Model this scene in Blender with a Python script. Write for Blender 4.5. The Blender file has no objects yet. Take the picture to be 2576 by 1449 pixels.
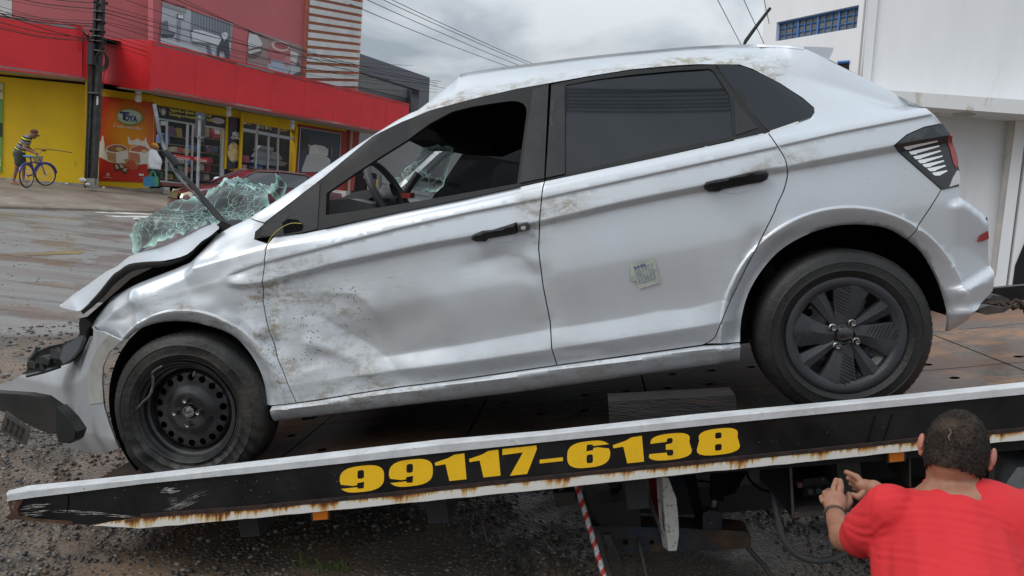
import bpy, bmesh, math, random
import numpy as np
from mathutils import Vector, Matrix
from mathutils.geometry import delaunay_2d_cdt
R = math.radians
random.seed(7); rng = np.random.default_rng(7)
scene = bpy.context.scene
COL = scene.collection

# ------------------------------------------------------------------ camera
EYE = np.array([0.0, 0.0, 1.6])
PITCH, ROLL, FOC = R(7.0), R(5.6), 1935.0          # focal length in units of a 2576 wide picture
f_ = np.array([0, math.cos(PITCH), -math.sin(PITCH)])
u0 = np.array([0, math.sin(PITCH), math.cos(PITCH)])
r_ = np.array([math.cos(ROLL), 0, 0]) + u0*math.sin(ROLL)
u_ = np.array([-math.sin(ROLL), 0, 0]) + u0*math.cos(ROLL)
cd = bpy.data.cameras.new('camera'); cam = bpy.data.objects.new('camera', cd); COL.objects.link(cam)
m = Matrix(((r_[0], u_[0], -f_[0], 0), (r_[1], u_[1], -f_[1], 0), (r_[2], u_[2], -f_[2], 1.6), (0, 0, 0, 1)))
cam.matrix_world = m
cd.sensor_width = 36; cd.lens = 36*FOC/2576; cd.clip_start = .05; cd.clip_end = 3000
scene.camera = cam

# ------------------------------------------------------------------ sky, sun, exposure
world = bpy.data.worlds.new('World'); scene.world = world; world.use_nodes = True
SUN_EL, SUN_AZ = R(40), R(243)      # sun azimuth measured clockwise from +Y
wn, wl = world.node_tree.nodes, world.node_tree.links; wn.clear()
def WN(t, **k):
    n = wn.new(t)
    for a, v in k.items(): setattr(n, a, v)
    return n
tc = WN('ShaderNodeTexCoord'); sky = WN('ShaderNodeTexSky', sky_type='NISHITA', sun_disc=False, sun_elevation=SUN_EL, sun_rotation=SUN_AZ)
bg1 = WN('ShaderNodeBackground'); bg1.inputs[1].default_value = .06; wl.new(sky.outputs[0], bg1.inputs[0])
sep = WN('ShaderNodeSeparateXYZ'); wl.new(tc.outputs['Generated'], sep.inputs[0])
# cloud deck: project the direction on a flat layer so the clouds flatten towards the horizon
mx = WN('ShaderNodeMath', operation='MAXIMUM'); wl.new(sep.outputs[2], mx.inputs[0]); mx.inputs[1].default_value = 0.0
ad = WN('ShaderNodeMath', operation='ADD'); wl.new(mx.outputs[0], ad.inputs[0]); ad.inputs[1].default_value = .30
dv = WN('ShaderNodeVectorMath', operation='DIVIDE'); wl.new(tc.outputs['Generated'], dv.inputs[0])
cb = WN('ShaderNodeCombineXYZ'); [wl.new(ad.outputs[0], cb.inputs[i]) for i in range(3)]
wl.new(cb.outputs[0], dv.inputs[1])
nz = WN('ShaderNodeTexNoise'); nz.inputs['Scale'].default_value = 1.6; nz.inputs['Detail'].default_value = 9; nz.inputs['Roughness'].default_value = .52; nz.inputs['Distortion'].default_value = .5
mpw = WN('ShaderNodeMapping'); mpw.inputs['Location'].default_value = (0.8, 0.35, 0); wl.new(dv.outputs[0], mpw.inputs[0]); wl.new(mpw.outputs[0], nz.inputs['Vector'])
cr_ = WN('ShaderNodeValToRGB'); wl.new(nz.outputs[0], cr_.inputs[0])
e = cr_.color_ramp.elements; e[0].position = .40; e[0].color = (.64, .74, .84, 1); e[1].position = .60; e[1].color = (1.26, 1.34, 1.41, 1)
mul = WN('ShaderNodeMath', operation='MULTIPLY_ADD'); wl.new(mx.outputs[0], mul.inputs[0]); mul.inputs[1].default_value = .80; mul.inputs[2].default_value = .27
bg2 = WN('ShaderNodeBackground'); wl.new(cr_.outputs[0], bg2.inputs[0]); wl.new(mul.outputs[0], bg2.inputs[1])
mixw = WN('ShaderNodeMixShader'); mixw.inputs[0].default_value = .93; wl.new(bg1.outputs[0], mixw.inputs[1]); wl.new(bg2.outputs[0], mixw.inputs[2])
wo = WN('ShaderNodeOutputWorld'); wl.new(mixw.outputs[0], wo.inputs[0])
sl = bpy.data.lights.new('sun', 'SUN'); sl.energy = 1.05; sl.angle = R(32); sl.color = (1, .97, .93)
sun = bpy.data.objects.new('sun', sl); COL.objects.link(sun)
sdir = Vector((math.sin(SUN_AZ)*math.cos(SUN_EL), math.cos(SUN_AZ)*math.cos(SUN_EL), math.sin(SUN_EL)))
sun.rotation_euler = sdir.to_track_quat('Z', 'Y').to_euler(); sun.location = sdir*40
scene.view_settings.view_transform = 'Standard'; scene.view_settings.look = 'None'
scene.view_settings.exposure = 0.46; scene.view_settings.gamma = 1
scene.view_settings.use_curve_mapping = False
scene.render.engine = 'CYCLES'
scene.cycles.max_bounces = 8; scene.cycles.transparent_max_bounces = 12

# ------------------------------------------------------------------ projection helpers (2576 x 1449 picture units)
def ray(px, py):
    px = np.asarray(px, float); py = np.asarray(py, float)
    a = (px-1288)/FOC; b = -(py-724.5)/FOC
    return f_ + a[..., None]*r_ + b[..., None]*u_
def at(px, py, d):
    "world point seen at (px,py) at camera depth d"
    return EYE + ray(px, py)*np.asarray(d, float)[..., None]
def hit(px, py, p0, n):
    d = ray(px, py); t = np.dot(p0-EYE, n)/(d@n)
    return EYE + d*t[..., None]
class Wall:
    "vertical plane through two picture points with depths"
    def __init__(s, a, b, flip=False):
        A, B = at(*a), at(*b); d = B-A; d[2] = 0; s.d = d/np.linalg.norm(d); s.o = A
        s.n = np.array([s.d[1], -s.d[0], 0])
        if np.dot(s.n, EYE-A) < 0: s.n = -s.n
    def p(s, px, py, off=0.0):
        return hit(px, py, s.o+s.n*off, s.n)
    def uv(s, P):    # along, height
        return np.array([np.dot(P-s.o, s.d), P[2]])
    def xyz(s, u, z, off=0.0):
        q = s.o + s.d*u + s.n*off; return np.array([q[0], q[1], z])
    def shift(s, off):
        w = Wall.__new__(Wall); w.d, w.n, w.o = s.d, s.n, s.o+s.n*off; return w

# ------------------------------------------------------------------ materials
def pm(name, c1, rough=.5, metal=0.0, c2=None, ns=4.0, nd=5, lo=.35, hi=.65, bump=0.0, bs=40.0, coat=0.0, spec=.5,
       alpha=1.0, trans=0.0, c3=None, ns3=1.0, lo3=.5, hi3=.6, rough2=None, stretch=(1, 1, 1), emit=None, bstretch=None, ior=1.45):
    mt = bpy.data.materials.new(name); mt.use_nodes = True; nt = mt.node_tree; N, L = nt.nodes, nt.links
    b = N['Principled BSDF']
    b.inputs['Base Color'].default_value = (*c1, 1); b.inputs['Roughness'].default_value = rough; b.inputs['Metallic'].default_value = metal
    b.inputs['Coat Weight'].default_value = coat; b.inputs['Coat Roughness'].default_value = .08; b.inputs['Specular IOR Level'].default_value = spec
    b.inputs['Alpha'].default_value = alpha; b.inputs['Transmission Weight'].default_value = trans; b.inputs['IOR'].default_value = ior
    t = N.new('ShaderNodeTexCoord'); mp = N.new('ShaderNodeMapping'); mp.inputs['Scale'].default_value = stretch; L.new(t.outputs['Object'], mp.inputs[0])
    if c2 is not None:
        n = N.new('ShaderNodeTexNoise'); n.inputs['Scale'].default_value = ns; n.inputs['Detail'].default_value = nd; n.inputs['Roughness'].default_value = .6; L.new(mp.outputs[0], n.inputs['Vector'])
        mr = N.new('ShaderNodeMapRange'); mr.inputs[1].default_value = lo; mr.inputs[2].default_value = hi; L.new(n.outputs[0], mr.inputs[0])
        mix = N.new('ShaderNodeMix'); mix.data_type = 'RGBA'; mix.inputs[6].default_value = (*c1, 1); mix.inputs[7].default_value = (*c2, 1)
        L.new(mr.outputs[0], mix.inputs[0]); out = mix.outputs[2]
        if rough2 is not None:
            mq = N.new('ShaderNodeMapRange'); mq.inputs[3].default_value = rough; mq.inputs[4].default_value = rough2; mq.inputs[1].default_value = 0; L.new(mr.outputs[0], mq.inputs[0]); L.new(mq.outputs[0], b.inputs['Roughness'])
        if c3 is not None:
            n3 = N.new('ShaderNodeTexNoise'); n3.inputs['Scale'].default_value = ns3; n3.inputs['Detail'].default_value = 6; n3.inputs['Roughness'].default_value = .65; L.new(mp.outputs[0], n3.inputs['Vector'])
            m3 = N.new('ShaderNodeMapRange'); m3.inputs[1].default_value = lo3; m3.inputs[2].default_value = hi3; L.new(n3.outputs[0], m3.inputs[0])
            x3 = N.new('ShaderNodeMix'); x3.data_type = 'RGBA'; L.new(out, x3.inputs[6]); x3.inputs[7].default_value = (*c3, 1); L.new(m3.outputs[0], x3.inputs[0]); out = x3.outputs[2]
        L.new(out, b.inputs['Base Color'])
    if bump:
        nb = N.new('ShaderNodeTexNoise'); nb.inputs['Scale'].default_value = bs; nb.inputs['Detail'].default_value = 6
        if bstretch:
            mb = N.new('ShaderNodeMapping'); mb.inputs['Scale'].default_value = bstretch; L.new(t.outputs['Object'], mb.inputs[0]); L.new(mb.outputs[0], nb.inputs['Vector'])
        else: L.new(mp.outputs[0], nb.inputs['Vector'])
        bp = N.new('ShaderNodeBump'); bp.inputs['Strength'].default_value = min(1, bump); bp.inputs['Distance'].default_value = .01*max(1, bump); L.new(nb.outputs[0], bp.inputs['Height']); L.new(bp.outputs[0], b.inputs['Normal'])
    if emit: b.inputs['Emission Color'].default_value = (*emit[:3], 1); b.inputs['Emission Strength'].default_value = emit[3]
    return mt

# ------------------------------------------------------------------ objects
MW = {}      # world matrix of every parent, to hand children local coordinates
def empty(name, loc, label=None, cat=None, group=None, mat=None):
    o = bpy.data.objects.new(name, None); COL.objects.link(o)
    o.empty_display_size = .2
    M = Matrix.Translation(Vector([float(c) for c in loc])) if mat is None else mat
    o.matrix_world = M; MW[o.name] = M.copy()
    tag(o, label, cat, group)
    return o
def tag(o, label=None, cat=None, group=None, kind=None):
    if label: o['label'] = label
    if cat: o['category'] = cat
    if group: o['group'] = group
    if kind: o['kind'] = kind
    return o
class MB:
    def __init__(s): s.v = []; s.f = []; s.m = []; s.n = 0
    def add(s, V, F, mi=0):
        V = [tuple(map(float, v)) for v in V]
        s.v += V; s.f += [tuple(i+s.n for i in q) for q in F]; s.m += [mi]*len(F); s.n += len(V); return s
    def box(s, c, size, rot=None, mi=0, bev=0):
        return s.add(*box(c, size, rot), mi)
    def tube(s, pts, r, seg=8, mi=0): return s.add(*tube(pts, r, seg), mi)
    def obj(s, name, mats, parent=None, smooth=False, local=False):
        return mk(name, s.v, s.f, mats, parent, smooth, local, s.m)
def mk(name, V, F, mats, parent=None, smooth=False, local=False, mi=None):
    me = bpy.data.meshes.new(name)
    V = [tuple(map(float, v)) for v in V]
    if parent is not None and not local:
        inv = MW[parent.name].inverted(); V = [tuple(inv @ Vector(v)) for v in V]
    me.from_pydata(V, [], [tuple(int(i) for i in q) for q in F]); 
    if not isinstance(mats, (list, tuple)): mats = [mats]
    for q in mats: me.materials.append(q)
    if mi is not None and len(mats) > 1: me.polygons.foreach_set('material_index', mi)
    if smooth:
        me.polygons.foreach_set('use_smooth', [True]*len(me.polygons))
        if smooth != 'all': me.set_sharp_from_angle(angle=R(smooth if smooth is not True else 40))
    me.update()
    o = bpy.data.objects.new(name, me); COL.objects.link(o)
    if parent is not None:
        o.parent = parent; MW[o.name] = MW[parent.name]
    return o
def child_of(o, parent):
    "o's mesh stays where it is; both share one frame"
    o.parent = parent; return o
def fix(o):
    bm = bmesh.new(); bm.from_mesh(o.data); bmesh.ops.recalc_face_normals(bm, faces=bm.faces); bm.to_mesh(o.data); bm.free(); return o
def box(c, size, rot=None):
    sx, sy, sz = [q/2 for q in size]
    V = np.array([(x, y, z) for x in (-sx, sx) for y in (-sy, sy) for z in (-sz, sz)])
    if rot is not None: V = V @ np.array(rot).T
    V = V+np.array(c)
    return V, [(0, 1, 3, 2), (4, 6, 7, 5), (0, 4, 5, 1), (2, 3, 7, 6), (0, 2, 6, 4), (1, 5, 7, 3)]
def frame_of(d):
    d = np.array(d, float); d /= np.linalg.norm(d)
    a = np.array([0, 0, 1.0]) if abs(d[2]) < .9 else np.array([1.0, 0, 0])
    x = np.cross(a, d); x /= np.linalg.norm(x); y = np.cross(d, x); return x, y, d
def tube(pts, r, seg=8, cap=True):
    pts = [np.array(p, float) for p in pts]; n = len(pts)
    rr = r if hasattr(r, '__len__') else [r]*n
    V = []; F = []; px = None
    for i, p in enumerate(pts):
        d = pts[min(i+1, n-1)]-pts[max(i-1, 0)]
        x, y, d = frame_of(d)
        if px is not None:
            x = px-np.dot(px, d)*d; x /= np.linalg.norm(x)+1e-9; y = np.cross(d, x)
        px = x
        for k in range(seg):
            a = 2*math.pi*k/seg; V.append(p+rr[i]*(math.cos(a)*x+math.sin(a)*y))
    for i in range(n-1):
        for k in range(seg):
            a, b = i*seg+k, i*seg+(k+1) % seg; F.append((a, b, b+seg, a+seg))
    if cap: F.append(tuple(range(seg))[::-1]); F.append(tuple((n-1)*seg+k for k in range(seg)))
    return V, F
def lathe(prof, c, axis, seg=48, arc=None):
    "prof: list of (radius, height along axis)"
    x, y, d = frame_of(axis); V = []; F = []; n = len(prof)
    for k in range(seg):
        a = 2*math.pi*k/seg; e = math.cos(a)*x+math.sin(a)*y
        for (r, h) in prof: V.append(np.array(c)+e*r+d*h)
    for k in range(seg):
        k2 = (k+1) % seg
        for i in range(n-1): F.append((k*n+i, k2*n+i, k2*n+i+1, k*n+i+1))
    return V, F
def prism(P, off):
    "polygon P (world points, any winding) pushed by vector off"
    n = len(P); P = [np.array(p, float) for p in P]; V = P+[p+np.array(off) for p in P]
    F = [tuple(range(n)), tuple(range(2*n-1, n-1, -1))]+[(i, i+n, (i+1) % n+n, (i+1) % n) for i in range(n)]
    return V, F
def loft(rows, closed=False):
    n = len(rows[0]); V = [p for r in rows for p in r]; F = []
    for i in range(len(rows)-1):
        for k in range(n if closed else n-1):
            a, b = i*n+k, i*n+(k+1) % n; F.append((a, b, b+n, a+n))
    return V, F
def cr(P, n=5, closed=False):
    P = [np.array(p, float) for p in P]; out = []; m_ = len(P)
    for i in range(m_ if closed else m_-1):
        if closed: p0, p1, p2, p3 = P[i-1], P[i], P[(i+1) % m_], P[(i+2) % m_]
        else: p0, p1, p2, p3 = P[max(i-1, 0)], P[i], P[i+1], P[min(i+2, m_-1)]
        for k in range(n):
            t = k/n; out.append(.5*((2*p1)+(-p0+p2)*t+(2*p0-5*p1+4*p2-p3)*t*t+(-p0+3*p1-3*p2+p3)*t**3))
    if not closed: out.append(P[-1])
    return out
def ico(c, r, sub=1):
    bm = bmesh.new(); bmesh.ops.create_icosphere(bm, subdivisions=sub, radius=1)
    V = [np.array(v.co)*np.array(r)+np.array(c) for v in bm.verts]; F = [tuple(q.index for q in f.verts) for f in bm.faces]; bm.free(); return V, F
class SN:
    "cheap smooth noise: sum of sines"
    def __init__(s, seed, n=14, f=1.0):
        g = np.random.default_rng(seed); s.k = g.normal(size=(n, 3))*f; s.p = g.uniform(0, 6.28, n); s.a = 1/np.sqrt(n)
    def __call__(s, x, y, z=0.0):
        x = np.asarray(x, float); o = 0
        for k, p in zip(s.k, s.p): o = o+np.sin(k[0]*x+k[1]*y+k[2]*z+p)
        return o*s.a
def sheet(poly, w, mat, name, parent, th=.02, off=0.0, smooth=False):
    "a slab on wall w whose front outline is the picture polygon"
    P = [w.p(x, y, off) for x, y in poly]
    o = mk(name, *prism(P, -w.n*th), mat, parent, smooth); fix(o); return o
def resamp(P, step):
    P = np.array(P, float); out = []
    n = len(P)
    for i in range(n):
        a, b = P[i], P[(i+1) % n]; L_ = np.linalg.norm(b-a); k = max(1, int(round(L_/step)))
        for j in range(k): out.append(a+(b-a)*j/k)
    return np.array(out)
def inside(poly, X, Y):
    poly = np.asarray(poly); r = np.zeros(len(X), bool); j = len(poly)-1
    for i in range(len(poly)):
        xi, yi = poly[i]; xj, yj = poly[j]
        c = ((yi > Y) != (yj > Y)) & (X < (xj-xi)*(Y-yi)/(yj-yi+1e-12)+xi); r ^= c; j = i
    return r
def segdist(X, Z, a, b):
    ax, az = a; bx, bz = b; dx, dz = bx-ax, bz-az; L2 = dx*dx+dz*dz+1e-12
    t = np.clip(((X-ax)*dx+(Z-az)*dz)/L2, 0, 1); return np.hypot(X-ax-t*dx, Z-az-t*dz)
def polydist(poly, X, Y):
    d = np.full(len(X), 1e9)
    for i in range(len(poly)): d = np.minimum(d, segdist(X, Y, poly[i], poly[(i+1) % len(poly)]))
    return d
def fill(outer, holes=(), res=.012, extra=None):
    "triangulate a 2D outline with holes on an even lattice"
    B = resamp(outer, res); loops = [B]+[resamp(h, res) for h in holes]
    lo, hi = B.min(0), B.max(0)
    gx = np.arange(lo[0], hi[0], res); gy = np.arange(lo[1], hi[1], res*.866)
    GX, GY = np.meshgrid(gx, gy); GX = GX+(np.arange(len(gy)) % 2)[:, None]*res*.5
    X, Y_ = GX.ravel(), GY.ravel()
    k = inside(B, X, Y_)
    for h in loops[1:]: k &= ~inside(h, X, Y_)
    X, Y_ = X[k], Y_[k]
    k = np.ones(len(X), bool)
    for l in loops: k &= polydist(l, X, Y_) > res*.45
    X, Y_ = X[k], Y_[k]
    if extra is not None and len(extra):
        E = np.array(extra); k = inside(B, E[:, 0], E[:, 1])
        for h in loops[1:]: k &= ~inside(h, E[:, 0], E[:, 1])
        E = E[k]; k = np.ones(len(E), bool)
        for l in loops: k &= polydist(l, E[:, 0], E[:, 1]) > .003
        E = E[k]
        if len(E):
            cell = {}
            for p in E: cell.setdefault((int(p[0]//.02), int(p[1]//.02)), []).append(p)
            keep = []
            for x, y in zip(X, Y_):
                i, j = int(x//.02), int(y//.02); ok = True
                for a in (-1, 0, 1):
                    for b in (-1, 0, 1):
                        for p in cell.get((i+a, j+b), ()):
                            if abs(p[0]-x)+abs(p[1]-y) < .009: ok = False
                keep.append(ok)
            k = np.array(keep, bool); X, Y_ = np.concatenate([X[k], E[:, 0]]), np.concatenate([Y_[k], E[:, 1]])
    vs = []; ed = []; base = 0
    for l in loops:
        n = len(l); vs += [Vector(p) for p in l]; ed += [(base+i, base+(i+1) % n) for i in range(n)]; base += n
    vs += [Vector((a, b)) for a, b in zip(X, Y_)]
    v, e_, f, *_ = delaunay_2d_cdt(vs, ed, [], 0, 1e-6)
    V = np.array([(q.x, q.y) for q in v]); F = np.array([t for t in f if len(t) == 3])
    C = V[F].mean(1); k = inside(B, C[:, 0], C[:, 1])
    for h in loops[1:]: k &= ~inside(h, C[:, 0], C[:, 1])
    return V, F[k]
def inset(P, d):
    "shrink a polygon by d (positive inwards)"
    P = np.array(P, float); n = len(P)
    A = .5*sum(P[i][0]*P[(i+1) % n][1]-P[(i+1) % n][0]*P[i][1] for i in range(n)); s = 1 if A > 0 else -1
    out = []
    for i in range(n):
        a, b, c = P[i-1], P[i], P[(i+1) % n]
        e1 = (b-a)/(np.linalg.norm(b-a)+1e-9); e2 = (c-b)/(np.linalg.norm(c-b)+1e-9)
        n1 = np.array([-e1[1], e1[0]])*s; n2 = np.array([-e2[1], e2[0]])*s
        m2 = n1+n2; L_ = np.linalg.norm(m2)
        out.append(b+(m2/L_ if L_ > .3 else n1)*d*min(2, 1/max(.5, L_/2)))
    return np.array(out)
# ================================================================== the wrecked hatchback: local frame
# x runs front to rear, y away from the camera, z up; the origin is the front wheel's outer face
WFc, WRc = at(478, 1035, 3.12), at(2122, 845, 2.82)
cx = WRc-WFc; WB = float(np.linalg.norm(cx)); cx /= WB
cy = np.cross([0, 0, 1], cx); cy /= np.linalg.norm(cy); cz = np.cross(cx, cy)
CARM = Matrix(((cx[0], cy[0], cz[0], WFc[0]), (cx[1], cy[1], cz[1], WFc[1]), (cx[2], cy[2], cz[2], WFc[2]), (0, 0, 0, 1)))
def toL(P): P = np.asarray(P)-WFc; return np.stack([P@cx, P@cy, P@cz], -1)
def toW(P): P = np.asarray(P, float); return WFc+P[..., 0:1]*cx+P[..., 1:2]*cy+P[..., 2:3]*cz
def pl(px, py, y):
    "local point seen at (px,py) on the lengthwise plane y"
    return toL(hit(px, py, WFc+cy*np.asarray(y), cy))
def pls(pts, y): return np.array([pl(a, b, y) for a, b in pts])
def line(pts, y):
    P = np.array([pl(a, b, y(a) if callable(y) else y) for a, b in pts]); i = np.argsort(P[:, 0]); X, Z = P[i, 0], P[i, 2]
    def g(x):
        r = np.interp(x, X, Z)
        r = np.where(x < X[0], Z[0]+(x-X[0])*(Z[1]-Z[0])/(X[1]-X[0]), r)
        return np.where(x > X[-1], Z[-1]+(x-X[-1])*(Z[-1]-Z[-2])/(X[-1]-X[-2]), r)
    return g
_yr = [(208, .05), (627, .06), (1048, .19), (1381, .21), (1861, .21), (2084, .20), (2371, .12), (2500, .08)]
_ys = [(208, .12), (627, .10), (1000, .22), (1048, .24), (1156, .42), (1381, .46), (1900, .46), (2021, .42), (2084, .30), (2371, .16), (2500, .1)]
# feature lines of the flank
ln_sb = line([(256, 1150), (688, 1061), (1300, 985), (1861, 909), (2500, 812)], 0)
ln_st = line([(256, 1110), (690, 1022), (1401, 919), (1768, 868), (1861, 862), (2500, 760)], 0)
ln_c0 = line([(256, 1050), (740, 972), (1386, 879), (1800, 815), (2500, 715)], 0)
ln_c1 = line([(256, 1010), (921, 913), (1073, 885), (1386, 830), (1565, 803), (1661, 784), (1732, 779), (1804, 760), (2500, 655)], 0)
ln_B = line([(256, 790), (548, 709), (600, 716), (661, 711), (693, 700), (820, 666), (957, 637), (1073, 613), (1189, 593), (1357, 555), (1565, 507), (1661, 487), (1768, 466), (1907, 428), (1982, 416), (2089, 396), (2250, 366), (2500, 320)], 0)
ln_A = line([(256, 780), (548, 701), (639, 667), (820, 621), (1000, 574), (1181, 534), (1362, 499), (1565, 454), (1661, 433), (1954, 369), (2107, 334), (2304, 295), (2500, 255)], .01)
ln_K = line([(208, 822), (300, 760), (398, 694), (530, 655), (650, 622), (820, 592), (1000, 548), (1163, 514), (1308, 481), (1370, 464), (1661, 402), (1932, 344), (2107, 312), (2304, 275), (2500, 240)], .03)
ln_R = line([(208, 812), (253, 775), (325, 733), (434, 690), (542, 640), (627, 580), (665, 561), (814, 447), (831, 434), (939, 343), (1012, 307), (1084, 278), (1193, 249), (1301, 224), (1381, 210), (1482, 192), (1590, 174), (1757, 162), (1861, 162), (1930, 174), (2000, 190), (2110, 226), (2250, 275), (2371, 345), (2500, 420)], lambda a: np.interp(a, [q[0] for q in _yr], [q[1] for q in _yr]))
ln_S = line([(208, 803), (217, 794), (253, 762), (325, 722), (434, 678), (481, 657), (542, 592), (579, 570), (627, 547), (700, 500), (775, 450), (900, 363), (1000, 300), (1048, 276), (1077, 253), (1120, 217), (1156, 188), (1178, 182), (1373, 155), (1554, 134), (1757, 116), (1875, 112), (1982, 114), (2021, 116), (2080, 135), (2250, 230), (2371, 309), (2500, 400)], lambda a: np.interp(a, [q[0] for q in _ys], [q[1] for q in _ys]))
def xloc(px, py=600, y=0.): return float(pl(px, py, y)[0])
_XR = [xloc(a) for a, b in _yr]; _XS = [xloc(a) for a, b in _ys]
FWX, FWZ, RWX = 0.0, 0.0, WB
DENT = []
def dent(x1, y1, x2, y2, w, a):
    p, q = pl(x1, y1, 0), pl(x2, y2, 0); DENT.append(((p[0], p[2]), (q[0], q[2]), w*1.1, a*.62))
for d in [(770, 790, 900, 820, .20, .050), (900, 900, 1000, 940, .17, .030),
          (880, 862, 1060, 800, .060, .010), (770, 868, 880, 905, .026, -.020), 
          (800, 905, 870, 960, .04, .014), (700, 800, 760, 930, .05, .012), (735, 745, 790, 770, .05, .012),
          (661, 760, 690, 880, .035, .026), (690, 860, 716, 940, .04, .016), (600, 790, 680, 850, .05, .018), (560, 800, 640, 840, .022, -.012), (640, 850, 690, 950, .03, -.016),
          (600, 820, 655, 870, .025, .014), (1230, 652, 1300, 640, .03, .008), (1290, 640, 1345, 660, .025, -.007), (1180, 668, 1340, 690, .04, .007),
          (1100, 700, 1250, 700, .10, .008), (1360, 700, 1386, 800, .04, .010), (1340, 720, 1365, 790, .03, -.006), (1880, 560, 1905, 640, .10, .010),
          (1900, 600, 1880, 660, .03, .007), (1955, 590, 1985, 570, .02, -.006), (2040, 540, 2120, 560, .04, .003), (300, 770, 350, 790, .035, .020), (318, 735, 352, 840, .018, -.020),
          (345, 760, 352, 830, .03, .018), (390, 745, 500, 738, .05, .012), (360, 790, 520, 770, .03, -.008), (270, 780, 320, 750, .02, -.012), (440, 700, 520, 690, .10, .010),
          (600, 660, 655, 640, .05, .006), (560, 700, 620, 708, .02, -.004), (1500, 880, 1395, 880, .02, .006), (860, 975, 1000, 955, .04, .010), (920, 920, 1000, 915, .05, -.008),
          (1345, 540, 1372, 545, .018, .008), (1965, 410, 1995, 408, .018, .006)]: dent(*d)
FOLDS = []     # sharp folds in the sheet metal: line, depth, reach above, reach below
def fold_(pts, a, up, dn): FOLDS.append((pls(pts, 0)[:, [0, 2]], a, up, dn))
for q in [([(752, 790), (800, 806), (850, 838), (905, 868), (960, 905), (1000, 945)], .020, .060, .075), ([(735, 742), (800, 738), (880, 741), (918, 758), (938, 790), (944, 815)], -.012, .055, .030), ([(596, 800), (640, 836), (690, 850), (706, 856)], -.012, .04, .018),
          ([(316, 730), (338, 775), (352, 840)], -.014, .03, .02), ([(250, 812), (300, 806), (336, 790)], .010, .03, .02), ([(1190, 660), (1270, 641), (1310, 650), (1340, 675)], .006, .020, .05), ([(720, 955), (780, 935), (850, 925), (925, 912)], -.010, .035, .05),
          ([(690, 700), (705, 760), (700, 830), (716, 900), (730, 960)], -.006, .03, .03), ([(640, 850), (668, 905), (690, 985)], .008, .02, .03), ([(965, 905), (1060, 880), (1150, 868)], .005, .05, .06), ([(440, 690), (452, 700), (470, 735)], .004, .02, .02), ([(1880, 640), (1900, 600), (1925, 575)], .004, .03, .04)]: fold_(*q)
def folded(x, z):
    o = 0
    for Pq, a, up, dn in FOLDS:
        d = np.full(np.shape(x), 1e9); s = np.zeros(np.shape(x)); e = np.zeros(np.shape(x)); n_ = len(Pq)-1
        for i in range(n_):
            p, q = Pq[i], Pq[i+1]; dx, dz = q-p; L2 = dx*dx+dz*dz; t = np.clip(((x-p[0])*dx+(z-p[1])*dz)/L2, 0, 1); di = np.hypot(x-p[0]-t*dx, z-p[1]-t*dz); c_ = dx*(z-p[1])-dz*(x-p[0])
            k = di < d; d = np.where(k, di, d); s = np.where(k, np.sign(c_), s); e = np.where(k, (i+t)/n_, e)
        w = np.where(s > 0, up, dn); o = o+a*np.exp(-np.sqrt(d*d+.0025**2)/w)*np.exp(-(d/(2.2*w))**2)*np.sin(np.pi*np.clip(e*.9+.05, 0, 1))**.5
    return o
n1, n2, n3 = SN(1, f=9), SN(2, f=26), SN(3, f=3.2)
CUT = xloc(625)
def smooth01(t): t = np.clip(t, 0, 1); return t*t*(3-2*t)
def Y0(x, z):
    zst, zc0, zc1, zB, zA, zK, zR, zS = [g(x) for g in (ln_st, ln_c0, ln_c1, ln_B, ln_A, ln_K, ln_R, ln_S)]
    zsb = ln_sb(x)
    zK = np.minimum(zK, zS-.05); zA = np.minimum(zA, zK-.02); zB = np.minimum(zB, zA-.012); zR = np.clip(zR, zK+.015, zS-.02)
    wC = smooth01((x-xloc(690))/.35)*(1-smooth01((x-xloc(1700))/.28))     # strength of the light band low on the doors
    wB = smooth01((x-xloc(540))/.06)
    yR = np.interp(x, _XR, [b for a, b in _yr]); yS = np.interp(x, _XS, [b for a, b in _ys])
    mid = zc1+(zB-zc1)*.50
    nodes = [(zsb-.05, .11+0*x), (zsb, .055+0*x), (zst-.022, .014+0*x), (zst-.006, .030+0*x), (zst, .030+0*x), (zc0, .020-.020*wC), (zc1, .018+.003*wC), (mid, .004+0*x), (zB-.022, .010+.010*wB), (zB-.001, .010-.012*wB),
             (zA-.0045, .012+.004*wB), (zA, .013-.005*wB), (zK-.010, .022+0*x), (zK, .033+0*x), (zR, yR), (zS, yS)]
    def ev(zz):
        y = nodes[0][1].copy() if hasattr(nodes[0][1], 'copy') else nodes[0][1]
        for i in range(len(nodes)-1):
            za, ya = nodes[i]; zb, yb = nodes[i+1]
            t = np.clip((zz-za)/np.maximum(zb-za, 1e-4), 0, 1)
            if i == len(nodes)-2:   # roof side rolls over
                yy = ya+(yb-ya)*(.5*t+.5*t*t)
            elif i in (5, 6, 7): yy = ya+(yb-ya)*(t if i == 5 else smooth01(t)*.5+t*.5)
            else: yy = ya+(yb-ya)*t
            y = np.where(zz >= za, yy, y)
        return y
    k = .0036
    return (ev(z-k)+2*ev(z)+ev(z+k))/4
PLANF = xloc(330)
XB1, XB2 = xloc(2392, 720), xloc(2385, 505)
ln_b1 = line([(2392, 727), (2440, 712), (2498, 680)], 0); ln_b2 = line([(2385, 507), (2414, 499), (2446, 520), (2486, 552)], .03)
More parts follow.
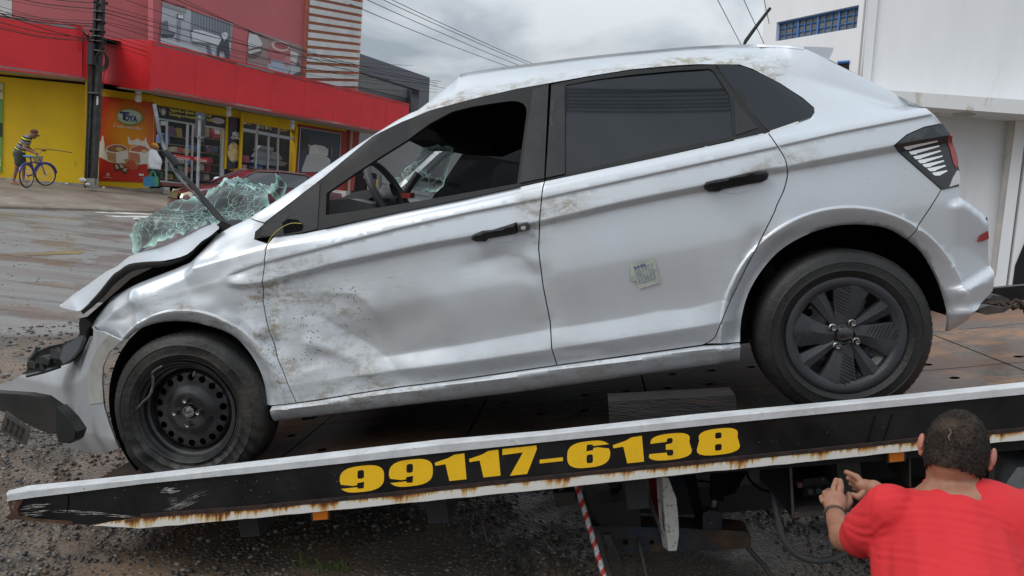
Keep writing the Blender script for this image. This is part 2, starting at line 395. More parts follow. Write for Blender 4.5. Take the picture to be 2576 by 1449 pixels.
def YF(x, z):
    x = np.asarray(x, float); z = np.asarray(z, float)
    y = Y0(x, z)
    y = y+.9*np.clip(PLANF-x, 0, 2)**2+.35*np.clip(x-xloc(2330), 0, 1)**2*2.2
    # wheel arch flares
    for (X0, Z0, a, b, k) in ((RWX+.006, 0.0, .385, .405, 1.17), (0.0, 0.0, .345, .365, 1.15)):
        re = np.hypot((x-X0)/a, (z-Z0)/b)
        y = y+smooth01((z+.08)/.14)*(-.011*smooth01((k-re)/.024)+.050*np.clip((k-.022-re)/(k-1.0), 0, 1))
    for a, b, w, am in DENT:
        y = y+am*np.exp(-(segdist(x, z, a, b)/w)**2)
    bm_ = np.clip((x-XB1)/.03, 0, 1)
    y = y-.026*bm_*smooth01((ln_b1(x)-z)/.022)+.020*bm_*np.clip((ln_b1(x)-z-.03)/.12, 0, 1)
    b2m = np.clip((x-XB2)/.03, 0, 1)
    y = y-.022*b2m*smooth01((ln_b2(x)-z)/.02)+.016*b2m*np.clip((ln_b2(x)-z-.02)/.15, 0, 1)
    y = y+folded(x, z)
    dm = np.exp(-(segdist(x, z, (xloc(300), .45), (xloc(980), .1))/.33)**2)      # the whole left flank is buckled
    y = y+dm*(.0035*n1(x, z)+.0009*n2(x, z))+.0016*n3(x, z)
    return y
def sidef(px, py):
    y = .03
    for _ in range(7):
        P = pl(px, py, y); y = .5*y+.5*float(YF(P[0], P[2]))
    P = pl(px, py, y); return P
def sd(pts): return np.array([sidef(a, b)[[0, 2]] for a, b in pts])
car = empty('wrecked_hatchback', (0, 0, 0), 'silver five-door hatchback with crushed front and missing windscreen, loaded on the tow truck bed', 'car', mat=CARM)

def paint_mat():
    mt = bpy.data.materials.new('silver_paint'); mt.use_nodes = True; N, L = mt.node_tree.nodes, mt.node_tree.links; b = N['Principled BSDF']
    t = N.new('ShaderNodeTexCoord')
    def att(n): a = N.new('ShaderNodeAttribute'); a.attribute_name = n; return a.outputs['Fac']
    def noise(sc, st=(1, 1, 1), det=5, rot=0, ro=.6):
        mp = N.new('ShaderNodeMapping'); mp.inputs['Scale'].default_value = st; mp.inputs['Rotation'].default_value = (0, rot, 0); L.new(t.outputs['Object'], mp.inputs[0])
        n = N.new('ShaderNodeTexNoise'); n.inputs['Scale'].default_value = sc; n.inputs['Detail'].default_value = det; n.inputs['Roughness'].default_value = ro; L.new(mp.outputs[0], n.inputs['Vector']); return n.outputs[0]
    def rng_(v, a, b_, c=0., d=1.):
        m_ = N.new('ShaderNodeMapRange'); m_.inputs[1].default_value = a; m_.inputs[2].default_value = b_; m_.inputs[3].default_value = c; m_.inputs[4].default_value = d; L.new(v, m_.inputs[0]); return m_.outputs[0]
    def mul(a, c):
        m_ = N.new('ShaderNodeMath'); m_.operation = 'MULTIPLY'; L.new(a, m_.inputs[0])
        if isinstance(c, float): m_.inputs[1].default_value = c
        else: L.new(c, m_.inputs[1])
        return m_.outputs[0]
    def mix(f, a, c):
        m_ = N.new('ShaderNodeMix'); m_.data_type = 'RGBA'; L.new(f, m_.inputs[0])
        for i, q in ((6, a), (7, c)):
            if isinstance(q, tuple): m_.inputs[i].default_value = (*q, 1)
            else: L.new(q, m_.inputs[i])
        return m_.outputs[2]
    film = mul(rng_(noise(2.2, det=7), .38, .7), .35)
    col = mix(film, (.58, .61, .645), (.48, .47, .45))
    scr, dirt, rub = att('scr'), att('dirt'), att('rub')
    s1 = rng_(noise(11, (1, 1, 9), 9, R(5), .75), .54, .66); s2 = rng_(noise(17, (1, 1, 8), 8, R(-9), .7), .56, .66)
    col = mix(mul(mul(s1, scr), .62), col, (.33, .30, .26)); col = mix(mul(mul(s2, scr), .5), col, (.74, .73, .70))
    d1 = rng_(noise(15, (1, 1, 1.7), 11, 0, .78), .47, .60)
    col = mix(mul(mul(d1, dirt), .9), col, (.27, .23, .15))
    vr = N.new('ShaderNodeTexVoronoi'); vr.inputs['Scale'].default_value = 70; L.new(t.outputs['Object'], vr.inputs['Vector'])
    sp = mul(mul(rng_(vr.outputs['Distance'], .16, .24, 1., 0.), rng_(noise(9, det=3), .52, .6)), rng_(rub, .25, .6))
    col = mix(sp, col, (.07, .07, .035))
    vr2 = N.new('ShaderNodeTexVoronoi'); vr2.inputs['Scale'].default_value = 34; L.new(t.outputs['Object'], vr2.inputs['Vector'])
    sp2 = mul(rng_(vr2.outputs['Distance'], .05, .09, .8, 0.), rng_(noise(3, det=3), .5, .6))
    col = mix(sp2, col, (.30, .30, .28))
    L.new(col, b.inputs['Base Color'])
    met = N.new('ShaderNodeMath'); met.operation = 'SUBTRACT'; met.inputs[0].default_value = .52; met.use_clamp = True
    L.new(mul(dirt, .5), met.inputs[1]); L.new(met.outputs[0], b.inputs['Metallic'])
    ro = N.new('ShaderNodeMath'); ro.operation = 'ADD'; ro.inputs[0].default_value = .43; ro.use_clamp = True
    ad2 = N.new('ShaderNodeMath'); ad2.operation = 'ADD'; L.new(mul(scr, .25), ad2.inputs[0]); L.new(mul(dirt, .3), ad2.inputs[1]); L.new(ad2.outputs[0], ro.inputs[1]); L.new(ro.outputs[0], b.inputs['Roughness'])
    b.inputs['Coat Weight'].default_value = .25; b.inputs['Coat Roughness'].default_value = .12
    bp = N.new('ShaderNodeBump'); bp.inputs['Strength'].default_value = .3; bp.inputs['Distance'].default_value = .0015
    L.new(mul(s1, scr), bp.inputs['Height']); L.new(bp.outputs[0], b.inputs['Normal'])
    return mt
PAINT = paint_mat()
BLK = pm('black_trim', (.008, .008, .009), .42, c2=(.018, .017, .016), ns=9, spec=.35, rough2=.6)
BLKG = pm('gloss_black_trim', (.014, .015, .017), .12, coat=.6)
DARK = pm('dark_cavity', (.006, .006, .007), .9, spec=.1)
PLAS = pm('grey_plastic', (.016, .017, .020), .5, spec=.35, c2=(.030, .029, .028), ns=9, bump=.2, bs=160)
GLS = pm('tinted_glass', (.010, .013, .016), .03, spec=.45, c2=(.014, .017, .020), ns=3)
STEEL = pm('worn_steel', (.30, .30, .29), .4, .9, c2=(.14, .13, .12), ns=20)
# wear masks: (points, width, scratch, dirt, rubbing)
WEAR = []
def wear(pts, w, s=0, d=0, r=0): WEAR.append((pls(pts, .06)[:, [0, 2]], w, s, d, r))
wear([(690, 690), (760, 665), (830, 650)], .045, 1, .5, 0)
wear([(1330, 520), (1380, 530), (1450, 515)], .045, .9, .9, .2); wear([(1345, 575), (1352, 590)], .018, 0, 2.2, 0); wear([(1450, 512), (1700, 470)], .03, .5, 0, 0)
wear([(1880, 425), (1975, 405), (2030, 395)], .035, 1.0, .6, 0)
wear([(668, 700), (672, 800), (700, 900), (715, 960)], .055, .7, .9, .6); wear([(655, 745), (675, 770)], .05, .2, 1.2, .6)
wear([(720, 740), (850, 770)], .07, .7, .5, 1.2); wear([(700, 780), (830, 880), (940, 960)], .14, .6, .35, 1.0); wear([(820, 740), (1000, 700)], .08, .8, 0, .2)
wear([(870, 760), (930, 950), (880, 985)], .07, .2, .3, 1.4)
wear([(340, 760), (480, 745)], .035, 1.2, .1, 0); wear([(470, 770), (600, 820), (680, 870)], .03, .6, .8, .2); wear([(300, 770), (345, 800)], .03, .8, .2, 0)
wear([(760, 480), (900, 390), (1000, 330)], .03, 1.1, .3, .3); wear([(1050, 275), (1180, 230)], .03, 1.2, 1.6, 0); wear([(1150, 235), (1400, 190), (1650, 150), (1800, 140)], .035, 1.3, .7, 0)
wear([(1700, 150), (1900, 140), (1980, 150)], .05, 1.4, .8, 0); wear([(1870, 150), (1930, 160), (1960, 190)], .03, 1.2, 1.8, 0)
wear([(700, 545), (640, 560)], .02, .4, .5, 0); wear([(730, 1000), (1100, 960)], .03, .5, .4, .5)
wear([(730, 920), (745, 925)], .03, 1.6, .3, .3); wear([(1100, 690), (1280, 690)], .07, .4, 0, .1); wear([(1260, 640), (1345, 600)], .03, .5, .2, .2)
wear([(1380, 600), (1400, 780)], .05, .2, .15, .3); wear([(1800, 640), (1850, 700)], .08, .2, .1, .1); wear([(700, 1030), (1100, 985), (1800, 890)], .03, .3, .35, 0)
wear([(170, 1000), (240, 990)], .03, 1.0, .0, 0); wear([(160, 930), (190, 945)], .015, .8, 0, 1.5)
def set_wear(me):
    n = len(me.vertices); co = np.empty(n*3); me.vertices.foreach_get('co', co); co = co.reshape(-1, 3)
    A = np.zeros((3, n))
    for P, w, *v in WEAR:
        d = np.full(n, 1e9)
        for i in range(len(P)-1): d = np.minimum(d, segdist(co[:, 0], co[:, 2], P[i], P[i+1]))
        g = np.exp(-(d/w)**2)
        for k in range(3): A[k] += v[k]*g
    low = np.clip((ln_c1(co[:, 0])-co[:, 2])/.25+.5, 0, 1)*.16    # road film low down
    A[1] += low
    for k, nm in enumerate(('scr', 'dirt', 'rub')):
        a = me.attributes.new(nm, 'FLOAT', 'POINT'); a.data.foreach_set('value', np.clip(A[k], 0, 1).astype(np.float32))
def panel(name, P2, mat, off=0.0, hem=.022, res=.013, holes=(), gap=.0022, parent=None, yfun=None, wearing=True, label=None):
    P2 = inset(P2, gap) if gap else np.array(P2)
    V, F = fill(P2, holes, res, None if yfun else CREASE)
    yf = (yfun or YF)(V[:, 0], V[:, 1])+off
    V3 = np.stack([V[:, 0], yf, V[:, 1]], -1)
    # orient towards -y
    a, b, c = V3[F[0][0]], V3[F[0][1]], V3[F[0][2]]
    if np.cross(b-a, c-a)[1] > 0: F = F[:, ::-1]
    F = [tuple(t) for t in F]; V3 = [tuple(v) for v in V3]
    if hem:
        cnt = {}
        for t in F:
            for i in range(3):
                k = (t[i], t[(i+1) % 3]); cnt[k] = 1
        bd = [k for k in cnt if (k[1], k[0]) not in cnt]
        idx = {}
        def dup(i, dy):
            if (i, dy) not in idx: idx[(i, dy)] = len(V3); v = V3[i]; V3.append((v[0], v[1]+dy, v[2]))
            return idx[(i, dy)]
        for a, b in bd: F.append((b, a, dup(a, hem), dup(b, hem)))
    o = mk(name, V3, F, mat, parent or car, 55, True)
    if wearing: set_wear(o.data)
    if label: o['label'] = label
    return o
CREASE = []
for x in np.arange(-.5, 3.2, .011):
    for g_, os_ in ((ln_B, (-.027, -.022, -.017, -.006, -.001, .004)), (ln_A, (-.0085, -.0045, 0, .004)), (ln_c0, (-.004, 0, .004)), (ln_c1, (-.004, .0, .004)), (ln_K, (-.015, -.010, -.005, 0., .005))):
        z0 = float(g_(x))
        for o_ in os_: CREASE.append((x, z0+o_))
    for o_ in (-.005, -.011, -.018, -.026): CREASE.append((x, float(ln_S(x))+o_))
for X0, a, b, k in ((RWX+.006, .385, .405, 1.17), (0.0, .345, .365, 1.15)):
    for re in (k+.006, k-.001, k-.010, k-.019, k-.03):
        for t in np.arange(-.3, math.pi+.3, .028): CREASE.append((X0+a*re*math.cos(t), b*re*math.sin(t)))
for Pq, *_ in FOLDS:
    for i in range(len(Pq)-1):
        L_ = np.linalg.norm(Pq[i+1]-Pq[i]); d_ = (Pq[i+1]-Pq[i])/L_
        for s_ in np.arange(0, L_, .009):
            for o_ in (-.008, 0, .008): CREASE.append(tuple(Pq[i]+d_*s_+np.array([-d_[1], d_[0]])*o_))
_c = {}
for p in CREASE: _c.setdefault((int(p[0]/.003), int(p[1]/.003)), p)
CREASE = list(_c.values())
# ------------------------------------------------------------------ panels
A_gapF = [(673, 613), (661, 700), (661, 754), (669, 800), (682, 845), (695, 890), (711, 931), (726, 971), (745, 1014)]
B_gap = [(1370, 455), (1365, 475), (1357, 555), (1355, 628), (1366, 718), (1384, 809), (1388, 877), (1401, 919)]
D_gap = [(1932, 334), (1956, 368), (1975, 400), (1981, 428), (1980, 447), (1972, 478), (1954, 517), (1947, 536), (1911, 608), (1875, 679), (1832, 768), (1804, 836), (1793, 854), (1768, 868)]
arcR = [(1861, 909), (1861, 890), (1866, 804), (1882, 743), (1911, 690), (1957, 636), (2018, 597), (2089, 572), (2161, 566), (2232, 575), (2283, 603)]
arcR2 = [(2283, 603), (2321, 636), (2357, 697), (2379, 758), (2386, 804), (2382, 836)]
arcF = [(311, 857), (343, 832), (398, 813), (452, 809), (506, 816), (579, 841), (622, 881), (651, 928), (665, 971), (670, 1018)]
belt = [(650, 601), (766, 586), (820, 575), (1000, 534), (1163, 501), (1308, 469), (1370, 455)]
belt2 = [(1370, 455), (1661, 393), (1932, 334)]
dloT = [(665, 561), (814, 447), (860, 408), (939, 343), (1012, 307), (1084, 278), (1193, 249), (1301, 224), (1381, 210), (1482, 192), (1590, 175), (1700, 165), (1757, 162), (1861, 163), (1893, 174), (1964, 211), (2018, 246), (2047, 271), (2048, 282), (2039, 296), (1932, 334)]
def P(*ls):
    o = []
    for l in ls: o += [tuple(p) for p in l]
    return sd(o)
fender = P([(208, 803), (217, 794), (253, 762), (325, 722), (434, 678), (481, 657), (542, 592), (579, 570), (627, 548), (665, 562), (640, 601), (673, 613)], A_gapF[1:], [(680, 1021)], cr(arcF[::-1], 3), [(268, 838)])
panel('front_fender', fender, PAINT)
fdoor = P([(673, 613), (690, 594), (766, 586)], belt[2:], B_gap[1:], A_gapF[::-1][:-1])
panel('front_door', fdoor, PAINT, label='dented front door with long crease and mud streaks')
rdoor = P(belt2, cr(D_gap, 3)[1:], B_gap[::-1][:-1])
panel('rear_door', rdoor, PAINT)
sil = [(627, 548), (700, 500), (775, 450), (900, 363), (1000, 300), (1048, 276), (1077, 253), (1120, 217), (1156, 188), (1178, 182), (1373, 155), (1554, 134), (1757, 116), (1875, 112), (1982, 114), (2021, 119), (2086, 150), (2250, 232), (2371, 311)]
lampL = [(2325, 320), (2282, 339), (2250, 366), (2368, 477)]
side = P([(665, 561)], [q for q in sil], lampL, [(2314, 561), (2283, 603)], cr([(1863, 862)]+arcR[2:], 3)[::-1][1:], cr(D_gap[::-1], 3)[1:], dloT[::-1][1:-1])
panel('body_side', side, PAINT, res=.014)
rbump = P([(2368, 477), (2413, 468), (2414, 493), (2446, 515), (2482, 543), (2488, 579), (2488, 658), (2500, 679), (2498, 733), (2461, 779), (2411, 822)], cr(arcR2[::-1], 3), [(2314, 561)])
panel('rear_bumper', rbump, PAINT)
rock = P([(683, 1021), (745, 1015), (1401, 920), (1768, 870), (1862, 862), (1861, 909), (1300, 988), (688, 1061)])
panel('rocker_panel', rock, PAINT)
def YB(x, z):
    "the front bumper skin curls round the corner; its top edge rolls back, its lip tucks under"
    top = np.interp(x, [-.95, -.80, -.68, -.60, -.52, -.45, -.38, -.33], [.17, .19, .215, .235, .27, .32, .38, .45])
    return .012+.85*(np.sqrt(np.clip(xloc(225)-x, 0, 2)**2+.12**2)-.12)+.020*np.sin((z+.1)*8)+1.15*np.clip(z-top+.085, 0, .2)**1.25*np.clip((-.34-x)/.1, 0, 1)+.9*np.clip(-.085-z, 0, .2)**1.2+.0012*n2(x, z)
def sB(pts):
    o = []
    for a, b in pts:
        y = .03
        for _ in range(12): q = pl(a, b, y); y = .6*y+.4*float(YB(q[0], q[2]))
        o.append(pl(a, b, y)[[0, 2]])
    return np.array(o)
fb = sB([(232, 822), (262, 836), (308, 857), (275, 884), (258, 924), (256, 967), (261, 1023), (275, 1069), (288, 1102), (300, 1129), (260, 1140), (212, 1147), (182, 1142), (132, 1132), (134, 1094), (142, 1079), (175, 1100), (192, 1086), (175, 1062), (142, 1026), (109, 1003), (66, 995), (-60, 992), (-60, 985), (0, 967), (33, 950), (99, 933), (149, 920), (179, 897), (198, 864), (215, 838)])
fbo = panel('front_bumper', fb, PAINT, yfun=YB, gap=0, hem=.010, wearing=False)
fa = sB([(275, 842), (307, 858), (278, 884), (260, 924), (258, 967), (261, 1012), (223, 1018), (220, 967), (228, 920), (245, 880)])
panel('arch_trim', fa, pm('primer_grey', (.40, .40, .385), .5, c2=(.30, .285, .25), ns=14), yfun=YB, off=-.004, gap=0, hem=.008)
# ------------------------------------------------------------------ glass house
tr_out = P([(640, 601), (642, 583), (665, 562)], dloT[1:9], [(1370, 455)], [(1308, 469), (1163, 501), (1000, 534), (820, 575), (766, 586)])
open_px = [(820, 541), (822, 486), (900, 432), (957, 395), (1026, 352), (1080, 312), (1138, 281), (1190, 268), (1247, 259), (1285, 254), (1303, 255), (1317, 261), (1324, 272), (1325, 286), (1301, 462), (1145, 490), (975, 519), (860, 536)]
panel('window_frame', tr_out, BLK, off=-.004, hem=.04, holes=[P(open_px)], gap=.001)
bt = P([(820, 541), (860, 536), (975, 519), (1145, 490), (1301, 462), (1308, 469), (1163, 501), (1000, 534), (818, 574)])
panel('belt_moulding', bt, BLK, off=-.010, hem=.02, gap=0)
panel('mirror_sail', P([(655, 594), (664, 572), (690, 552), (795, 462), (806, 462), (800, 575), (766, 584), (700, 594)]), PLAS, off=-.007, hem=.01, gap=0)
panel('mirror_socket', P([(712, 560), (726, 550), (752, 553), (764, 567), (762, 579), (716, 588)]), DARK, off=-.009, hem=.002, gap=0)
panel('pillar_applique', P([(1340, 225), (1380, 218), (1369, 448), (1308, 460)]), PLAS, off=-.010, hem=.01, gap=0)
panel('pillar_applique', P([(1388, 218), (1421, 214), (1421, 437), (1373, 447)]), PLAS, off=-.010, hem=.01, gap=0)
rfr = P([(1386, 212), (1482, 193), (1590, 176), (1700, 167), (1757, 164), (1797, 162), (1812, 185), (1870, 280), (1932, 333), (1661, 394), (1373, 455)])
rgl = P([(1424, 214), (1500, 200), (1590, 188), (1700, 178), (1784, 173), (1795, 180), (1832, 236), (1838, 250), (1843, 342), (1660, 380), (1421, 438)])
panel('door_edge_trim', P([(1796, 161), (1832, 163), (1888, 264), (1938, 331), (1925, 336), (1868, 284), (1810, 188)]), BLK, off=-.001, hem=.02, gap=0)
panel('rear_window_frame', rfr, BLK, off=-.003, hem=.02, holes=[rgl], gap=.001)
def fitted(poly):     # glass is one clean, gently bowed sheet
    p = resamp(poly, .05); f = lambda x, z: np.stack([np.ones_like(x), x, z, x*x, x*z], -1)
    k, *_ = np.linalg.lstsq(f(p[:, 0], p[:, 1]), Y0(p[:, 0], p[:, 1]), rcond=None)
    return lambda x, z: f(np.asarray(x, float), np.asarray(z, float)) @ k
panel('rear_door_glass', rgl, GLS, off=.004, hem=.0, gap=0, yfun=fitted(rgl), wearing=False)
panel('quarter_insert', P([(1846, 250), (1905, 322), (1850, 340)]), PLAS, off=-.006, hem=.008, gap=0)
qg = P(cr([(1800, 164), (1830, 163), (1861, 165), (1893, 176), (1964, 213), (2016, 248), (2044, 272), (2045, 283), (2036, 294), (1990, 311), (1934, 330)], 3), [(1880, 272)])
panel('quarter_glass', qg, GLS, off=-.002, hem=.01, gap=0, yfun=fitted(qg), wearing=False)
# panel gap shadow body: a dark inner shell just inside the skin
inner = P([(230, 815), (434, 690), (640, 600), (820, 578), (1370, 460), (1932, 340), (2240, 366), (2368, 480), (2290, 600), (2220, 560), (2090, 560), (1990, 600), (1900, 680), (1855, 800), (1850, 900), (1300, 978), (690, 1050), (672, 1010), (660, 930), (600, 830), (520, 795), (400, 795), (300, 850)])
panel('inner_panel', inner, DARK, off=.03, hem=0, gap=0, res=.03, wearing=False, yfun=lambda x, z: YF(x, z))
panel('inner_pillar', P([(1362, 205), (1396, 200), (1392, 460), (1360, 470)]), DARK, off=.03, hem=0, gap=0, res=.03, wearing=False)
# ------------------------------------------------------------------ handles
def handle(pts_lo, rec, key):
    q = sd(pts_lo); 
    bm = MB(); V, F = fill(q, (), .008)
    d = polydist(resamp(q, .01), V[:, 0], V[:, 1])
    y = YF(V[:, 0], V[:, 1])-.020-.016*np.sqrt(np.clip(d/.012, 0, 1))
    V3 = [(a, c, b) for (a, b), c in zip(V, y)]; F = [tuple(t) for t in F]
    a, b, c = [np.array(V3[i]) for i in F[0]]
    if np.cross(b-a, c-a)[1] > 0: F = [t[::-1] for t in F]
    B_ = resamp(q, .008); n = len(B_); k0 = len(V3); yb = YF(B_[:, 0], B_[:, 1])
    o = mk('door_handle', V3, F, BLK, car, 50, True)
    rim = [[(p[0], yy-.020, p[1]) for p, yy in zip(B_, yb)], [(p[0], yy-.004, p[1]) for p, yy in zip(B_, yb)]]
    h2 = mk('handle_base', *loft(rim, True), BLK, o, 50, True); fix(h2)
    rr = panel('handle_cup', sd(cr(rec, 4, True)), PAINT, off=-.0012, hem=0, gap=0, res=.008, yfun=lambda x, z: YF(x, z)+.0)
    # push the cup inwards like a scoop
    me = rr.data; B2 = resamp(sd(cr(rec, 4, True)), .008)
    for v in me.vertices:
        dd = float(polydist(B2, np.array([v.co.x]), np.array([v.co.z]))[0]); v.co.y += -.002+.0*dd
    return o
handle([(1187, 596), (1193, 589), (1215, 580), (1240, 578), (1290, 562), (1301, 558), (1304, 584), (1296, 588), (1230, 600), (1222, 607), (1198, 607), (1189, 602)], [(1222, 582), (1240, 566), (1265, 557), (1290, 562), (1296, 600), (1270, 610), (1240, 611), (1228, 605)], 1)
if 1:
    lk = sd([(1304, 560), (1328, 558), (1334, 566), (1334, 578), (1306, 584)]); o = panel('door_lock', lk, STEEL, off=-.03, hem=.026, gap=0, res=.008, wearing=False)
    c = sd([(1318, 571)])[0]; yy = float(YF(c[0], c[1]))-.031
    mk('lock_cylinder', *lathe([(0, -.004), (.009, -.004), (.011, 0)], (c[0], yy, c[1]), (0, 1, 0), 20), pm('chrome', (.7, .7, .7), .25, 1), o, 40, True)
handle([(1770, 467), (1775, 458), (1800, 452), (1822, 449), (1884, 434), (1925, 432), (1931, 440), (1927, 452), (1912, 459), (1890, 462), (1850, 470), (1818, 476), (1806, 482), (1782, 482), (1772, 476)], [(1812, 449), (1825, 434), (1850, 428), (1880, 434), (1890, 466), (1878, 480), (1850, 487), (1822, 482)], 2)
# ------------------------------------------------------------------ tail lamp
tl = P([(2371, 312), (2325, 320), (2282, 339), (2250, 366), (2370, 477), (2412, 464), (2412, 428), (2403, 385), (2389, 335)])
TL = panel('tail_lamp', tl, BLKG, off=-.006, hem=.02, wearing=False, gap=.001)
TLW = pm('lamp_white', (.85, .87, .88), .25, coat=.8); TLR = pm('lamp_red', (.30, .03, .03), .12, coat=1); TLC = pm('lamp_clear', (.5, .5, .5), .15, coat=1)
for i in range(7):     # seven light bars
    x0, y0 = [(2271, 370), (2284, 382), (2295, 394), (2306, 404), (2318, 414), (2330, 424), (2342, 435)][i]
    x1, y1 = [(2356, 354), (2360, 366), (2364, 378), (2368, 391), (2372, 403), (2376, 415), (2380, 428)][i]
    k = 9+i*.6
    q = P([(x0, y0), (x1, y1), (x1+1, y1+3.2), (x0+k+12, y0+3.6), (x0+k+8, y0+6.6), (x0+k-4, y0+7.0), (x0+3, y0+3.6)])
    panel('light_bar', q, TLW, off=-.0075, hem=0, gap=0, res=.02, parent=TL, wearing=False)
panel('lamp_lens', P([(2389, 335), (2403, 385), (2408, 410), (2404, 424), (2396, 412), (2386, 372), (2381, 348)]), TLR, off=-.009, hem=.004, gap=0, parent=TL, wearing=False)
panel('lamp_lens', P([(2406, 428), (2411, 432), (2412, 462), (2386, 470), (2394, 448)]), TLC, off=-.009, hem=.004, gap=0, parent=TL, wearing=False)
panel('bumper_reflector', P([(2484, 580), (2486, 600), (2472, 606), (2458, 608), (2463, 592)]), TLR, off=-.006, hem=.005, gap=0, wearing=False)
# spoiler and antenna
sp = [tuple(p) for p in pls([(2016, 117), (2060, 118), (2097, 120), (2096, 127), (2084, 152), (2052, 136)], .34)]
o = mk('roof_spoiler', *prism(sp, (0, .85, -.01)), PAINT, car, False, True); fix(o); set_wear(o.data)
mk('antenna', *tube(list(pls([(1872, 112), (1876, 103), (1905, 63), (1938, 20)], .62)), [.006, .008, .0075, .0062], 8), BLK, car, True, True)
# ------------------------------------------------------------------ roof skin beyond the silhouette, far flank
ed_ = [sidef(*p) for p in cr([(1156, 188), (1178, 182), (1270, 168), (1373, 155), (1460, 144), (1554, 134), (1650, 125), (1757, 116), (1875, 112), (1982, 114), (2021, 118)], 4)]
rows = []
rows.append([(p[0], float(YF(p[0], p[2]-.012))-.0016, p[2]-.012) for p in ed_])
rows.append([(p[0], float(YF(p[0], p[2]-.006))-.0016, p[2]-.006) for p in ed_])
for dy, dz in ((-.003, -.0005), (.03, .003), (.08, .007), (.20, .010), (.45, .008), (.65, -.005), (.80, -.06)):
    rows.append([tuple(p+np.array([0, dy, dz])) for p in ed_])
o = mk('roof_panel', *loft(rows), PAINT, car, 'all', True); fix(o); set_wear(o.data)
# headlining under the roof
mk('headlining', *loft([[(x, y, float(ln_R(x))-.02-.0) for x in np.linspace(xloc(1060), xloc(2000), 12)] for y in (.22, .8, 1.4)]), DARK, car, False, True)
CW = 1.68     # overall body width
# far flank, doors in silver outside and dark inside, with tinted windows
def far(poly, name, mat, y, th=.03, par=None):
    q = [(a, y, b) for a, b in poly]
    o = mk(name, *prism(q, (0, th, 0)), mat, par or car, False, True); fix(o); return o
bx = [xloc(p) for p in (640, 820, 1370, 1932, 2380)]
fl = [(-.05, .25), (bx[0], float(ln_K(bx[0]))), (bx[1], float(ln_K(bx[1]))), (bx[2], float(ln_K(bx[2]))), (bx[3], float(ln_K(bx[3]))), (3.05, .5), (3.05, 0), (3, -.1), (-.0, -.1)]
far(fl, 'far_flank', PAINT, CW-.03)
far([(a*.98, b-.02) for a, b in fl], 'far_door_card', pm('door_card', (.012, .013, .016), .7), CW-.09, .05)
gl = [(x, float(ln_K(x))+.0) for x in np.linspace(bx[1], bx[3], 8)]+[(x, float(ln_R(x))-.02) for x in np.linspace(xloc(1900), xloc(1060), 8)]
GLF = pm('far_glass', (.01, .011, .013), .05, alpha=.80, spec=.2)
far(gl, 'far_window', GLF, CW-.16, .006)
for a, b, w in ((1330, 455, .06), (1850, 340, .06)):
    x = xloc(a); far([(x, float(ln_K(x))), (x+w, float(ln_K(x))), (x+w-.01, float(ln_R(x))), (x-.01, float(ln_R(x)))], 'far_pillar', BLK, CW-.19, .03)
pr = [(x, float(ln_R(x))) for x in np.linspace(xloc(665, 561), xloc(1060), 8)]
mk('far_a_pillar', *tube([(x+.02, CW-.13-.08*i/7, z+.015) for i, (x, z) in enumerate(pr)], .035, 8), PAINT, car, True, True)
# floor pan, bulkheads, rear closure
b_ = MB(); b_.box((1.30, .84, .0), (1.9, 1.4, .03)); b_.box((-.02, .84, .02), (.04, 1.4, .32)); b_.box((.45, .84, .12), (.05, 1.5, .46)); b_.box((2.35, .85, .28), (.04, 1.4, .45))
b_.obj('floor_pan', DARK, car, False, True)
hp = pls([(2086, 150), (2250, 236), (2371, 316), (2412, 440), (2412, 500), (2484, 548), (2484, 700)], .25)
mk('tailgate', *loft([[tuple(p+np.array([0, dy, 0])) for p in hp] for dy in (0.0, .35, .8, 1.25)]), PAINT, car, 40, True)
set_wear(bpy.data.objects['tailgate'].data)
# wheel houses
for cxx, cz_, rr, nm in ((0.0, 0.0, .40, 'wheel_house'), (RWX+.006, .0, .42, 'wheel_house')):
    V = []; n = 28
    rows = [[(cxx+rr*math.cos(a)*(.93 if cxx < 1 else 1), y, cz_+rr*math.sin(a)) for a in np.linspace(.0, math.pi+(.62 if cxx < 1 else 0), n)] for y in (.035, .2, .42)]
    V, F = loft(rows); k0 = len(V); V = list(V)+[(cxx, .42, cz_)]; F = list(F)+[(2*n+i, 2*n+i+1, k0) for i in range(n-1)]
    mk(nm, V, F, DARK, car, False, True)
